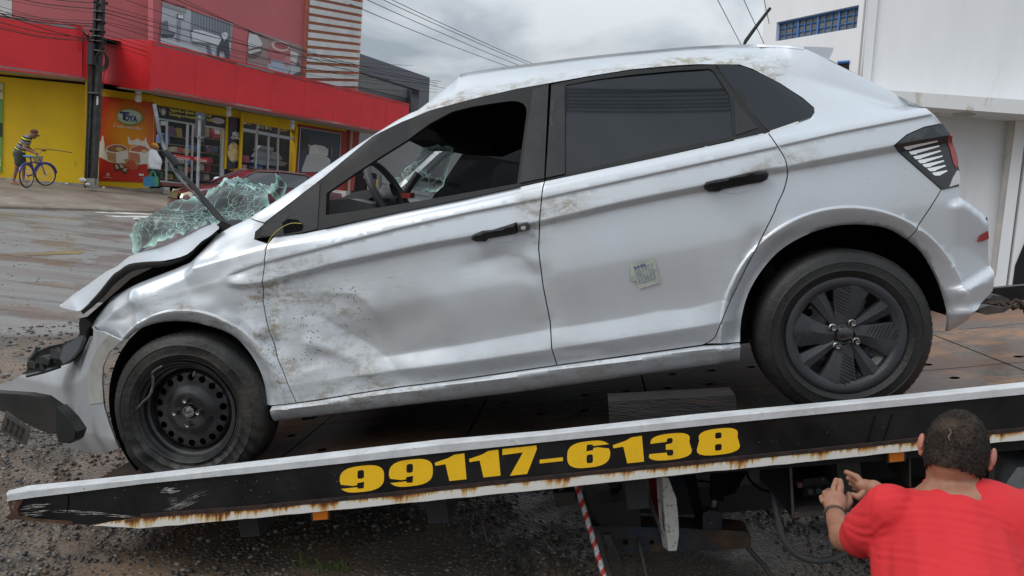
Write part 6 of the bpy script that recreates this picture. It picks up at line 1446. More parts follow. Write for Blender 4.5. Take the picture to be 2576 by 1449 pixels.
# bedding picture
bd = sign('bedding_poster', SW, [F2(1882, 492), F2(2385, 575), F2(2360, 1060), F2(1848, 1060)], flat((.035, .048, .070), .35), 'dark poster of a quilted white bed and pillows on the red wall', 'poster', .09)
QL = flat((.46, .45, .46)); QL2 = flat((.34, .33, .34))
A1 = [([F2(x, y) for x, y in ((1975, 700), (2020, 720), (2060, 705), (2180, 730), (2230, 770), (2225, 850), (1990, 860))], flat((.58, .56, .55))), ([F2(x, y) for x, y in ((2100, 740), (2230, 760), (2225, 850), (2130, 850))], flat((.52, .50, .50))),
      ([F2(x, y) for x, y in ((1960, 840), (2050, 815), (2200, 850), (2260, 900), (2240, 1050), (1900, 1055), (1895, 1020))], QL)]
for k in range(7): A1.append(([F2(x, y) for x, y in ((1935-k*4, 880+k*26), (2080, 868+k*26), (2235, 905+k*22), (2235, 908+k*22), (2080, 873+k*26), (1935-k*4, 885+k*26))], QL2))
for k in range(9): A1.append(([F2(x, y) for x, y in ((1895+k*9, 790-k*4), (1905+k*13, 560+k*8), (1909+k*13, 562+k*8), (1901+k*9, 792-k*4))], flat((.075, .09, .06))))
A1 += [([F2(x, y) for x, y in ((2262, 760), (2270, 720), (2280, 760), (2272, 860), (2264, 860))], flat((.25, .17, .12))), ([F2(x, y) for x, y in ((1975, 705), (2005, 720), (1995, 800), (1985, 790))], flat((.42, .28, .17)))]
art('printed_shape', SW, A1, bd, .094, .0015)
# thin pale frame
for a, b in (((1878, 488), (2390, 570)), ((2390, 570), (2364, 1065)), ((1878, 488), (1844, 1065))): mk('frame_bar', *tube([SW.p(*F2(*a), .1), SW.p(*F2(*b), .1)], .022, 5), flat((.45, .42, .42)), bd)
# grey dining picture and cup picture on the upper wall
Z1 = lambda x, y: (x*.36162, y*.36162)
dn = sign('dining_room_poster', PW, [Z1(1130, 12), Z1(1620, 165), Z1(1600, 412), Z1(1118, 300)], flat((.42, .44, .48), .5), 'grey picture of a white dining table and chairs above the canopy', 'poster', .03)
G1, G2, G3, G4 = flat((.16, .17, .20)), flat((.25, .27, .30)), flat((.60, .62, .66)), flat((.075, .075, .09))
A2 = [([Z1(x, y) for x, y in ((1330, 75), (1618, 168), (1612, 300), (1322, 250))], G2)]
for k in range(14): x = 1335+k*20; A2.append(([Z1(x, 76+k*6), Z1(x+7, 78+k*6), Z1(x+5, 250+k*3), Z1(x-2, 248+k*3)], G1))
A2 += [([Z1(x, y) for x, y in ((1130, 12), (1300, 66), (1295, 90), (1130, 40))], flat((.30, .31, .30))), ([Z1(x, y) for x, y in ((1235, 95), (1280, 100), (1282, 135), (1232, 128))], G4), ([Z1(x, y) for x, y in ((1240, 100), (1276, 104), (1277, 130), (1237, 124))], G3),
       ([Z1(x, y) for x, y in ((1122, 160), (1165, 140), (1175, 210), (1220, 225), (1215, 240), (1122, 235))], G1), ([Z1(x, y) for x, y in ((1122, 235), (1215, 240), (1205, 258), (1122, 262))], G4),
       ([Z1(x, y) for x, y in ((1240, 140), (1262, 145), (1250, 310), (1232, 305))], G2), ([Z1(x, y) for x, y in ((1330, 230), (1350, 205), (1400, 210), (1520, 250), (1580, 300), (1570, 340), (1460, 300), (1340, 285))], G3),
       ([Z1(x, y) for x, y in ((1340, 285), (1460, 300), (1476, 385), (1455, 380), (1440, 315), (1345, 300))], G1), ([Z1(x, y) for x, y in ((1515, 330), (1530, 290), (1560, 250), (1590, 290), (1600, 360), (1600, 412), (1570, 404), (1565, 360), (1530, 350), (1525, 395), (1510, 390))], G4), ([Z1(x, y) for x, y in ((1535, 235), (1575, 222), (1590, 250), (1560, 285))], G3),
       ([Z1(x, y) for x, y in ((1118, 262), (1330, 320), (1480, 390), (1118, 300))], flat((.50, .52, .56)))]
art('printed_shape', PW, A2, dn, .034, .0015)
cp = sign('coffee_cup_poster', PW, [Z1(1732, 205), Z1(2112, 320), Z1(2092, 545), Z1(1718, 440)], flat((.30, .21, .20), .5), 'picture of a red coffee cup and white cloth above the canopy, beside the louvred tower', 'poster', .03)
PK = flat((.42, .13, .14)); 
A3 = [([Z1(x, y) for x, y in ((1735, 235), (1790, 245), (1825, 300), (1815, 350), (1740, 370), (1722, 300))], flat((.55, .56, .58))), ([Z1(x, y) for x, y in ((1730, 340), (1822, 320), (1822, 370), (1780, 410), (1722, 410))], flat((.16, .11, .11))), ([Z1(x, y) for x, y in ((1728, 355), (1815, 335), (1818, 352), (1730, 378))], flat((.5, .5, .5))),
      ([Z1(x, y) for x, y in ell(1920, 470, 62, 26, 20, R(12))], flat((.40, .42, .48))), ([Z1(x, y) for x, y in ((1860, 340), (1900, 320), (2020, 350), (2010, 430), (1980, 510), (1920, 500), (1880, 440))], PK), ([Z1(x, y) for x, y in ((1880, 410), (2035, 440), (2040, 490), (1990, 520), (1920, 505), (1890, 470))], flat((.36, .40, .48))),
      ([Z1(x, y) for x, y in ell(1950, 320, 64, 34, 20, R(14))], flat((.55, .42, .42))), ([Z1(x, y) for x, y in ell(1955, 318, 50, 25, 20, R(14))], flat((.34, .10, .10))), ([Z1(x, y) for x, y in ell(2000, 425, 24, 40, 14, R(10))], flat((.46, .20, .20))),
      ([Z1(x, y) for x, y in ((2020, 350), (2080, 370), (2060, 440), (2020, 420))], flat((.55, .5, .48))), ([Z1(x, y) for x, y in ((2010, 500), (2080, 430), (2095, 480), (2085, 545), (2020, 525))], flat((.10, .10, .11)))]
for k in range(7): A3.append(([Z1(2015+k*11, 520-k*4), Z1(2035+k*8, 440+k*4), Z1(2041+k*8, 442+k*4), Z1(2023+k*11, 524-k*4)], flat((.55, .55, .56))))
art('printed_shape', PW, A3, cp, .034, .0015)
# green poster at the far left edge and its lettering
gp = sign('green_poster', YL, [(-60, 200), (9, 208), (5, 434), (-60, 430)], flat((.16, .30, .06), .4), 'green printed poster cut by the left edge of the picture', 'poster')
art('printed_shape', YL, [([(-20, 208), (8, 210), (8, 250), (-20, 245)], flat((.60, .58, .30))), ([(-20, 300), (6, 310), (6, 345), (-20, 340)], flat((.03, .04, .03))), ([(-20, 395), (3, 400), (3, 420), (-20, 418)], flat((.35, .50, .12)))], gp, .034)
wtext('lettering', 'ARA', YL, (-8, 232), (8, 233), 7, flat((.45, .12, .02)), gp, .05, .03)
# ================================================================== grey building behind
GB = Wall((905, 250, 38), (1080, 250, 43.9)); gb = empty('grey_building', list(at(990, 470, 41)*[1, 1, 0]), 'dark grey flat-roofed building behind the red canopy', 'building')
DG, MG, LG = pm('dark_grey_clad', (.115, .12, .135), .6), pm('mid_grey_wall', (.21, .21, .215), .7, c2=(.17, .17, .175), ns=.5), pm('light_grey_wall', (.30, .31, .32), .7)
Z4 = lambda x, y: (831+x*.36162, y*.36162)
sheet([Z4(205, 372), Z4(692, 540), Z4(684, 760), Z4(610, 800), Z4(620, 628), Z4(205, 498)], GB, DG, 'roof_fascia', gb, .5)
sheet([Z4(200, 495), Z4(622, 625), Z4(620, 1250), Z4(100, 1250)], GB.shift(-1.2), MG, 'wall', gb, .2)
sheet([Z4(200, 498), Z4(560, 610), Z4(560, 690), Z4(200, 600)], GB.shift(-1.18), LG, 'upper_band', gb, .1)
sheet([Z4(430, 690), Z4(540, 715), Z4(538, 760), Z4(430, 742)], GB.shift(-1.0), DKI, 'window', gb, .1)
sheet([Z4(205, 630), Z4(345, 660), Z4(345, 690), Z4(205, 655)], GB.shift(-1.0), pm('dull_window', (.16, .165, .17), .3), 'window', gb, .1)
sheet([Z4(556, 610), Z4(612, 628), Z4(610, 900), Z4(556, 900)], GB.shift(-1.0), DG, 'pillar', gb, .2)
for x in (350, 540): mk('roof_lamp', *lathe([(0, 0), (.25, 0), (.3, .1)], GB.p(*Z4(x, 552+(x-350)*.3), -.6), (0, 0, 1), 12), flat((.6, .6, .6)), gb)
mk('rooftop_mast', *tube([GB.p(*Z4(178, 335), -1), GB.p(*Z4(168, 430), -1)], .03, 5), DG, gb)
# row of shopfronts seen through the smashed car: grey shutters and a dark doorway with posters
RB_ = Wall((830, 480, 37.5), (1340, 560, 52.0)); rb = empty('shuttered_shop', list(at(1040, 480, 43)*[1, 1, 0]), 'grey shopfront with rolling shutters beyond the red canopy', 'shop')
sheet([(880, 320), (1400, 430), (1400, 620), (880, 620)], RB_, MG, 'wall', rb, .3)
for q in ([(960, 440), (1080, 460), (1080, 600), (960, 600)], [(1095, 462), (1180, 476), (1180, 620), (1095, 620)]):
    o = sheet(q, RB_, pm('shutter', (.26, .27, .27), .5, .3) if q[0][0] == 960 else bpy.data.materials['shutter'], 'rolling_shutter', rb, .05, .06)
    for k in range(7): y = 462+k*14; sheet([(q[0][0], y-2+0), (q[1][0], y+18), (q[1][0], y+20), (q[0][0], y)], RB_, DG, 'shutter_rib', rb, .02, .09)
sheet([(886, 425), (948, 437), (948, 600), (886, 600)], RB_, DKI, 'doorway', rb, .05, .06)
for k, c_ in enumerate(((.45, .40, .25), (.40, .25, .05), (.12, .05, .18), (.45, .30, .04))): x = 925+k*7; sheet([(x, 446+k*1.5), (x+5, 448+k*1.5), (x+4, 478), (x-1, 476)], RB_, flat(c_), 'door_poster', rb, .02, .1)
wtext('door_lettering', '18X', RB_, (911, 449), (923, 451), 9, WHT, rb, .12, .03)
sheet([(1060, 446), (1160, 462), (1160, 469), (1060, 453)], RB_, DKI, 'lintel', rb, .05, .08)
# ================================================================== utility pole, wires, street sign
pole = empty('utility_pole', list(at(228, 470, 23.0)*[1, 1, 0])+np.array([0, 0, .45]), 'dark weathered concrete utility pole in front of the yellow wall', 'pole')
PC = pm('blackened_concrete', (.060, .055, .052), .8, c2=(.020, .019, .020), ns=5, nd=8, c3=(.17, .16, .15), ns3=5, lo3=.62, hi3=.74, bump=.5, bs=30)
pb, ptp = at(228, 474, 23.0), at(254, -60, 23.0); ptp[:2] = pb[:2]+(ptp[:2]-pb[:2])*1.0
wv = np.array([.13, 0, 0]); dv_ = np.array([0, .12, 0]); w2 = wv*.86
def hs(p, w_, d_): return [p-w_-d_, p-w_*.3-d_, p-w_*.3-d_*.45, p+w_*.3-d_*.45, p+w_*.3-d_, p+w_-d_, p+w_+d_, p-w_+d_]
fix(mk('shaft', *loft([hs(pb, wv*1.05, dv_), hs(ptp, w2, dv_*.9)], True), PC, pole))
o = mk('concrete_footing', *box(at(233, 462, 22.85), (.22, .25, .30)), pm('raw_concrete', (.25, .235, .21), .8), pole)
for y in (30, 52, 77, 92, 104, 128, 235): p = at(228+(474-y)*.0485, y, 22.85); mk('steel_band', *box(p, (.30, .30, .022)), STEEL, pole)
ck = MB(); 
for k in range(4): c_ = at(254, 150, 22.7); ck.tube([c_+(.22+.02*k)*(math.cos(a)*np.array([1, 0, 0])*.72+math.sin(a)*np.array([0, 0, 1]))+np.array([.02*k, -.02*k, -.02*k]) for a in np.linspace(0, 6.28, 25)], .016, 5)
CBL = pm('black_cable', (.012, .012, .013), .6); o = ck.obj('cable_coil', CBL, pole)
mk('junction_box', *box(at(229, 135, 22.75), (.16, .14, .62)), pm('box_grey', (.035, .035, .04), .6), pole)
mk('number_tag', *box(at(245, 253, 22.83), (.05, .01, .26)), flat((.55, .55, .53)), pole)
mk('side_cable', *tube(cr([at(a, b, 22.8) for a, b in ((262, 95), (266, 110), (264, 160), (258, 230), (252, 330), (245, 400), (240, 465))], 3), .012, 5), CBL, pole)
mk('side_cable', *tube(cr([at(a, b, 22.8) for a, b in ((226, 110), (224, 145), (222, 200), (220, 300), (216, 400), (214, 460))], 3), .03, 5), CBL, pole)
ib = MB()
for x, y in ((228, 78), (262, 58), (226, 112), (259, 122), (262, 80), (268, 8), (238, 5), (250, 12)): ib.add(*ico(at(x, y, 22.8), (.05, .05, .05)))
ib.obj('insulator', DKI, pole)['kind'] = 'stuff'
def wire(pts, r=.011, lab=None, grp='overhead wires strung along the street'):
    o = mk('overhead_wire', *tube(cr(pts, 5), r, 5), CBL, None, True); o['group'] = grp; o['category'] = 'wire'; o['label'] = lab or 'thin black overhead wire crossing in front of the pink wall'; return o
wr = random.Random(3)
ORD = 'first second third fourth fifth sixth seventh eighth ninth tenth eleventh twelfth thirteenth fourteenth fifteenth sixteenth'.split()
# bundles left of the pole, sagging up to the left, and right of the pole running along the building
WL = [((-60, 22), (238, 60)), ((-60, 30), (238, 66)), ((-60, -30), (243, 22)), ((-60, -16), (242, 32)), ((-60, 4), (238, 78)), ((-60, -2), (238, 70)), ((-60, 12), (236, 104)), ((-60, 40), (236, 96)), ((-60, -44), (244, 8)), ((-60, 48), (236, 99)), ((-60, 56), (240, 103)), ((-60, 16), (238, 52))]
for k, (a, b) in enumerate(WL):
    p, q = at(*a, 17.5), at(*b, 22.7); m_ = (p+q)/2-np.array([0, 0, wr.uniform(.05, .16)]); wire([p, m_, q], wr.choice((.006, .008, .012)), '%s black wire from the top, reaching the utility pole from the left' % ORD[sorted([w[1][1] for w in WL]).index(b[1])], 'wires left of the utility pole')
WR = [((256, 10), (1040, 165)), ((258, 22), (1040, 182)), ((256, 52), (1100, 225)), ((258, 56), (1100, 232)), ((254, 96), (1000, 255)), ((256, 104), (1000, 262)), ((262, -20), (1110, 205)), ((258, 30), (1080, 212)), ((256, 40), (1020, 218)), ((256, 70), (1000, 240)), ((262, -40), (900, 110)), ((300, -40), (1100, 210)), ((350, -40), (1100, 216)), ((400, -30), (1120, 222)), ((256, 84), (980, 248))]
for k, (a, b) in enumerate(WR):
    p, q = at(*a, 22.7), at(*b, 36); m_ = (p+q)/2-np.array([0, 0, wr.uniform(.2, .7)]); wire([p, m_, q], wr.choice((.007, .009, .012)), '%s black wire from the top, leaving the utility pole to the right' % ORD[sorted(range(len(WR)), key=lambda i_: WR[i_][0][1]-WR[i_][0][0]*.1).index(k)], 'wires right of the utility pole')
for k, (a, b) in enumerate((((860, -30), (1310, 166)), ((880, -40), (1345, 168)), ((925, -30), (1360, 168)), ((880, 10), (1285, 170)))):
    wire([at(*a, 20), at((a[0]+b[0])/2, (a[1]+b[1])/2+4, 26), at(*b, 34), at(b[0]+200, b[1]+70, 40)], .011, ['second faint wire from the top crossing the open sky', 'highest faint wire crossing the open sky', 'faint wire at the far right of the four crossing the open sky', 'lowest faint wire crossing the open sky'][k], 'wires crossing the open sky')
for k, (a, b) in enumerate((((1795, -20), (1866, 116)), ((1862, -20), (1922, 110)), ((1918, -20), (1935, 60)))):
    wire([at(*a, 11), at(*b, 13.5)], .006, ['leftmost steep thin wire in the sky, well left of the antenna', 'steep thin wire in the sky passing behind the antenna tip', 'short steep wire right of the antenna at the white wall'][k], 'steep wires beside the antenna')
# wires behind the viewer, mirrored in the side glass
gft = fitted(rgl)
def mirrored(px, py, zz):
    y = .1
    for _ in range(8): P_ = pl(px, py, y); y = float(gft(P_[0], P_[2]))+.004
    h = .01; gx_, gz_ = float(gft(P_[0]+h, P_[2])-gft(P_[0]-h, P_[2]))/(2*h), float(gft(P_[0], P_[2]+h)-gft(P_[0], P_[2]-h))/(2*h)
    nl = np.array([gx_, -1, gz_]); nl /= np.linalg.norm(nl); nw = nl[0]*cx+nl[1]*cy+nl[2]*cz; W0 = toW(P_); d = (W0-EYE)/np.linalg.norm(W0-EYE); r = d-2*np.dot(d, nw)*nw
    return W0+r*((zz-W0[2])/r[2])
for k in range(7):
    ya_ = (231, 240, 250, 259, 267, 277, 222)[k]; pa_, pb_ = mirrored(1440, ya_+3, 8.6), mirrored(1830, ya_-3+k, 8.6); wire([pa_+(pb_-pa_)*q_+np.array([0, 0, .012*(q_-.5)**2]) for q_ in np.arange(-9, 10.1, 1.0)], .011, '%s street cable from below over the near side, mirrored in the side glass' % ORD[k], 'cables over the near side of the street')
sg2 = empty('street_sign', list(at(496, 560, 17.5)*[1, 1, 0])+np.array([0, 0, .2]), 'back of a dark street sign strapped to a thin grey post', 'sign')
mk('post', *tube([at(494, 560, 17.5), at(497, 470, 17.5), at(503, 292, 17.5)], .034, 10), pm('galvanised_post', (.30, .31, .31), .5, .4, c2=(.2, .2, .2), ns=5), sg2, True)
fix(mk('sign_plate', *prism([at(a, b, 17.6) for a, b in ((493, 281), (514, 285), (515, 290), (513, 330), (510, 358), (498, 360), (492, 330), (491, 295))], np.array([.02, .03, 0])), pm('sign_back', (.045, .05, .055), .5, .4), sg2))
for y in (297, 345): fix(mk('clamp', *box(at(503, y, 17.45), (.17, .05, .02)), STEEL, sg2))
# ================================================================== white building on the right
WB_ = pm('white_render', (.78, .78, .79), .8, c2=(.64, .65, .67), ns=.6, nd=9, lo=.38, hi=.72, c3=(.50, .49, .45), ns3=1.3, lo3=.60, hi3=.80, stretch=(1, 1, .22), bump=.3, bs=3)
F2w = Wall((2165, 200, 15.2), (2700, 200, 14.6)); 
_d = at(270, 420, 1)-EYE; _d = _d/np.linalg.norm(_d)
cA = at(2165, 200, 15.2); F1w = Wall.__new__(Wall); dd = np.array([_d[0], _d[1], 0]); dd /= np.linalg.norm(dd); F1w.d = -dd; F1w.o = cA; F1w.n = np.array([F1w.d[1], -F1w.d[0], 0]); F1w.n = F1w.n if np.dot(F1w.n, EYE-cA) > 0 else -F1w.n
wb = empty('white_building', list(at(2420, 690, 14.5)*[1, 1, 0]), 'tall white rendered building with small blue barred window and a stained ledge', 'building')
win = [(1954, 56), (2161, 12), (2155, 70), (1951, 104)]
WinP = [F1w.p(*p) for p in win]
def wallhole(name, wall, outer, hole, th, mat, par):
    O = np.array([wall.uv(wall.p(*p)) for p in outer]); H = np.array([wall.uv(wall.p(*p)) for p in hole]); V, F = fill(O, [H], .25)
    f = [wall.xyz(a, b) for a, b in V]; F = [tuple(t) for t in F]
    nr = np.cross(f[F[0][1]]-f[F[0][0]], f[F[0][2]]-f[F[0][0]])
    if np.dot(nr, wall.n) < 0: F = [t[::-1] for t in F]
    H2 = resamp(H, .3); rim = [[wall.xyz(a, b) for a, b in H2], [wall.xyz(a, b, -th) for a, b in H2]]; V2, F2_ = loft(rim, True); k = len(f)
    return mk(name, list(f)+V2, F+[tuple(i+k for i in q) for q in F2_], mat, par)
wallhole('side_wall', F1w, [(1934, -160), (1912, 175), (1905, 500), (2130, 620), (2165, 200), (2215, -160)], win, .22, WB_, wb)
BLW = pm('blue_window_paint', (.045, .16, .42), .5); PN = pm('dusty_pane', (.10, .11, .12), .25, c2=(.16, .16, .15), ns=6)
wn_ = empty('tmp', (0, 0, 0)); bpy.data.objects.remove(wn_)
sheet(win, F1w.shift(-.12), PN, 'window_pane', wb, .02)
def wl_(u, v):  # u,v 0..1 within the window quad
    a = WinP[0]*(1-u)+WinP[1]*u; b = WinP[3]*(1-u)+WinP[2]*u; return a*(1-v)+b*v-F1w.n*.10
wf = None
for k in range(5): 
    a, b = wl_(k/4, 0), wl_(k/4, 1); o = mk('window_frame', *tube([a, b], .028, 4), BLW, wb)
for v in (0, 1): mk('window_frame', *tube([wl_(0, v), wl_(1, v)], .028, 4), BLW, wb)
for k in range(12):
    if k % 3: mk('glazing_bar', *tube([wl_(k/12, 0), wl_(k/12, 1)], .012, 4), BLW, wb)
for v in (1/3, 2/3): mk('glazing_bar', *tube([wl_(0, v), wl_(1, v)], .012, 4), BLW, wb)
sheet([(2108, 157), (2136, 155), (2134, 210), (2104, 210)], F1w, DKI, 'lower_window', wb, .03, .01)
mk('lower_window_frame', *tube([F1w.p(2108, 157, .03), F1w.p(2136, 155, .03)], .03, 4), BLW, wb)
mk('conduit', *tube([F1w.p(2187, -60, .0)*0+F2w.p(2183, -60, .05), F2w.p(2160, 190, .05), F2w.p(2150, 300, .05)], .02, 6), pm('conduit_grey', (.40, .38, .38), .6), wb)
sheet([(2215, -160), (2165, 200), (2130, 620), (2520, 720), (2900, 760), (2900, -200)], F2w, WB_, 'front_wall', wb, .3)
sheet([(2188, -60), (2170, 200), (2166, 300), (2184, 300), (2190, 200), (2214, -60)], F2w, WB_, 'pilaster', wb, .05, .06)
# ledge with slab and stains
zl1, zl0 = F2w.p(2400, 239)[2], F2w.p(2400, 275)[2]
def stain_mat():
    mt = pm('stained_ledge', (.70, .70, .70), .8); N, L = mt.node_tree.nodes, mt.node_tree.links; t = N['Texture Coordinate']; b = N['Principled BSDF']
    n = N.new('ShaderNodeTexNoise'); mp = N.new('ShaderNodeMapping'); mp.inputs['Scale'].default_value = (1.4, 1.4, .5); n.inputs['Scale'].default_value = 2.2; n.inputs['Detail'].default_value = 7; n.inputs['Roughness'].default_value = .7; L.new(t.outputs['Object'], mp.inputs[0]); L.new(mp.outputs[0], n.inputs['Vector'])
    r = N.new('ShaderNodeValToRGB'); e = r.color_ramp.elements; e[0].position = .54; e[0].color = (.70, .70, .70, 1); e[1].position = .72; e[1].color = (.10, .085, .05, 1); x = e.new(.62); x.color = (.50, .46, .38, 1); L.new(n.outputs[0], r.inputs[0]); L.new(r.outputs[0], b.inputs['Base Color']); return mt
LW = F2w.shift(1.1)
LG_ = stain_mat()
lq = [LW.p(2250, 232), LW.p(2330, 234), LW.p(2420, 238), LW.p(2576, 243), LW.p(2900, 252)]; lz1 = lq[1][2]; lz0 = LW.p(2420, 276)[2]
a_, b2 = LW.uv(LW.p(2215, 235))[0], LW.uv(LW.p(2900, 250))[0]
front = [LW.xyz(a_, lz0), LW.xyz(b2, lz0), LW.xyz(b2, lz1), LW.xyz(a_, lz1)]
fix(mk('canopy_slab', *prism(front, -F2w.n*1.25), LG_, wb))
o = MB(); o.add(*lathe([(0, -.04), (.16, -.03), (.20, 0)], (LW.p(2425, 285)*.55+F2w.p(2425, 285)*.45)*[1, 1, 0]+np.array([0, 0, lz0]), (0, 0, 1), 20)); o.obj('ceiling_lamp', flat((.42, .42, .40)), wb)
mk('drain_pipe', *tube([F2w.p(2548, 302, .15), F2w.p(2500, 690, .15)], .07, 10), pm('old_pipe', (.34, .33, .34), .6, c2=(.45, .42, .36), ns=2), wb, True)
for xa, xb in ((2557, 2585), (2594, 2640)):
    sheet([(xa, 295), (xb, 295), (xb-60, 760), (xa-60, 760)], F2w, WB_, 'wall_rib', wb, .2, .22)
sheet([(2600, 560), (2720, 560), (2720, 720), (2548, 720), (2555, 668)], F2w, DKI, 'dark_opening', wb, .1, .25)
mk('thin_conduit', *tube([F2w.p(2350, 312, .03), F2w.p(2352, 302, .03)], .02, 5), flat((.3, .3, .3)), wb)
# ================================================================== red sedan parked across the street
def sedan():
    root = empty('parked_sedan', list(at(640, 560, 20.2)*[1, 1, 0])+np.array([0, 0, .15]), 'dark red sedan parked across the street behind the smashed windscreen', 'car')
    # local frame: L forward (towards viewer left), width
    fwd = np.array([-.78, -.62, 0]); fwd /= np.linalg.norm(fwd); lat = np.array([fwd[1], -fwd[0], 0]); up = np.array([0, 0, 1.0])
    if np.dot(lat, EYE*[1, 1, 0]-at(640, 560, 20)*[1, 1, 0]) < 0: lat = -lat
    org = at(650, 470, 21.0)*[1, 1, 0]+np.array([0, 0, .17])
    Pt = lambda x, y, z: org+fwd*x+lat*y+up*z
    PR = pm('wine_red_paint', (.085, .008, .014), .25, .3, coat=1.0); GG = pm('sedan_glass', (.02, .022, .028), .04, spec=.9, coat=.6); GW = pm('sedan_screen', (.05, .012, .018), .06, spec=.9, coat=.8)
    st = [  # x, half width low, z low, half width belt, z belt
        (2.12, .60, .30, .52, .52), (2.00, .76, .22, .70, .66), (1.6, .86, .20, .80, .80), (.85, .88, .20, .84, .93), (.2, .88, .20, .86, .98), (-.8, .88, .20, .86, 1.0), (-1.5, .87, .22, .82, 1.02), (-2.1, .80, .28, .74, .98), (-2.22, .70, .36, .66, .80)]
    rows = []
    for x, wl, zl, wb2, zb in st:
        zm = (zl+zb)*.55
        rows.append([Pt(x, y, z) for y, z in ((-wl*.9, zl), (-wl, zl+.12), (-wl*1.01, zm), (-wb2, zb-.03), (-wb2*.85, zb+.015), (0, zb+.05), (wb2*.85, zb+.015), (wb2, zb-.03), (wl*1.01, zm), (wl, zl+.12), (wl*.9, zl))])
    b = MB(); b.add(*loft(rows)); b.add(rows[0], [tuple(range(11))]); b.add(rows[-1], [tuple(range(11))[::-1]]); fix(b.obj('body', PR, root, 35))
    rf = [[Pt(x, y*w, z+.02*(1-abs(y))) for y in (-1, -.8, -.4, 0, .4, .8, 1)] for x, w, z in ((.32, .60, 1.33), (.05, .63, 1.40), (-.6, .64, 1.42), (-1.05, .61, 1.38))]
    fix(mk('roof', *loft(rf), PR, root, 40))
    wsq = [Pt(1.0, -.74, .95), Pt(1.12, 0, 1.0), Pt(1.0, .74, .95), Pt(.33, .59, 1.325), Pt(.36, 0, 1.345), Pt(.33, -.59, 1.325)]
    fix(mk('windscreen', wsq, [(0, 1, 4, 5), (1, 2, 3, 4)], GW, root)); fix(mk('rear_screen', [Pt(-1.75, -.70, 1.0), Pt(-1.75, .70, 1.0), Pt(-1.06, .59, 1.37), Pt(-1.06, -.59, 1.37)], [(0, 1, 2, 3)], GG, root))
    for s in (-1, 1):
        fix(mk('side_glass', [Pt(.92, s*.80, .96), Pt(-.28, s*.82, .99), Pt(-.28, s*.64, 1.375), Pt(.30, s*.63, 1.33)], [(0, 1, 2, 3)], GG, root)); fix(mk('side_glass', [Pt(-.33, s*.82, .99), Pt(-1.45, s*.79, 1.01), Pt(-1.05, s*.63, 1.34), Pt(-.33, s*.64, 1.375)], [(0, 1, 2, 3)], GG, root))
        for pts in (((1.02, .76, .95), (.32, .61, 1.335)), ((-.305, .825, .99), (-.305, .645, 1.38)), ((-1.72, .74, 1.0), (-1.05, .61, 1.37)), ((.32, .62, 1.34), (-.3, .645, 1.395), (-1.05, .62, 1.375))):
            mk('pillar', *tube([Pt(x, s*y, z) for x, y, z in pts], .035, 6), PR, root, True)
        m2 = MB(); m2.add(*ico(Pt(.78, s*.98, 1.02), (.13, .10, .075), 2)); m2.obj('door_mirror', pm('mirror_silver', (.62, .63, .66), .3) if s < 0 else bpy.data.materials['mirror_silver'], root, 60)
        fix(mk('headlamp', *prism([Pt(2.07, s*.45, .62), Pt(1.98, s*.72, .68), Pt(1.86, s*.80, .66), Pt(1.95, s*.74, .52), Pt(2.12, s*.48, .50)], fwd*.03), pm('headlamp_glass', (.62, .56, .42), .15, coat=1) if s < 0 else bpy.data.materials['headlamp_glass'], root))
    fix(mk('grille', *prism([Pt(2.15, -.38, .62), Pt(2.15, .38, .62), Pt(2.17, .30, .47), Pt(2.17, -.30, .47)], fwd*.02), pm('chrome_grille', (.35, .35, .36), .2, .9), root))
    fix(mk('bumper', *loft([[Pt(2.22*c_ if 1 else 0, 0, 0) for c_ in ()]] if 0 else [[Pt(x, y, z) for x, y in ((1.75, -.90), (2.08, -.78), (2.22, -.4), (2.25, 0), (2.22, .4), (2.08, .78), (1.75, .90))] for z in (.22, .40, .46)]), PR, root, 40))
    for x in (1.35, -1.35):
        for s in (-1, 1): mk('wheel', *lathe([(0, -.02), (.18, -.02), (.21, .0), (.30, 0), (.31, .03), (.31, .2), (.2, .2)], Pt(x, s*.90, .31), -lat*s, 24), RUB, root, 40)
sedan()
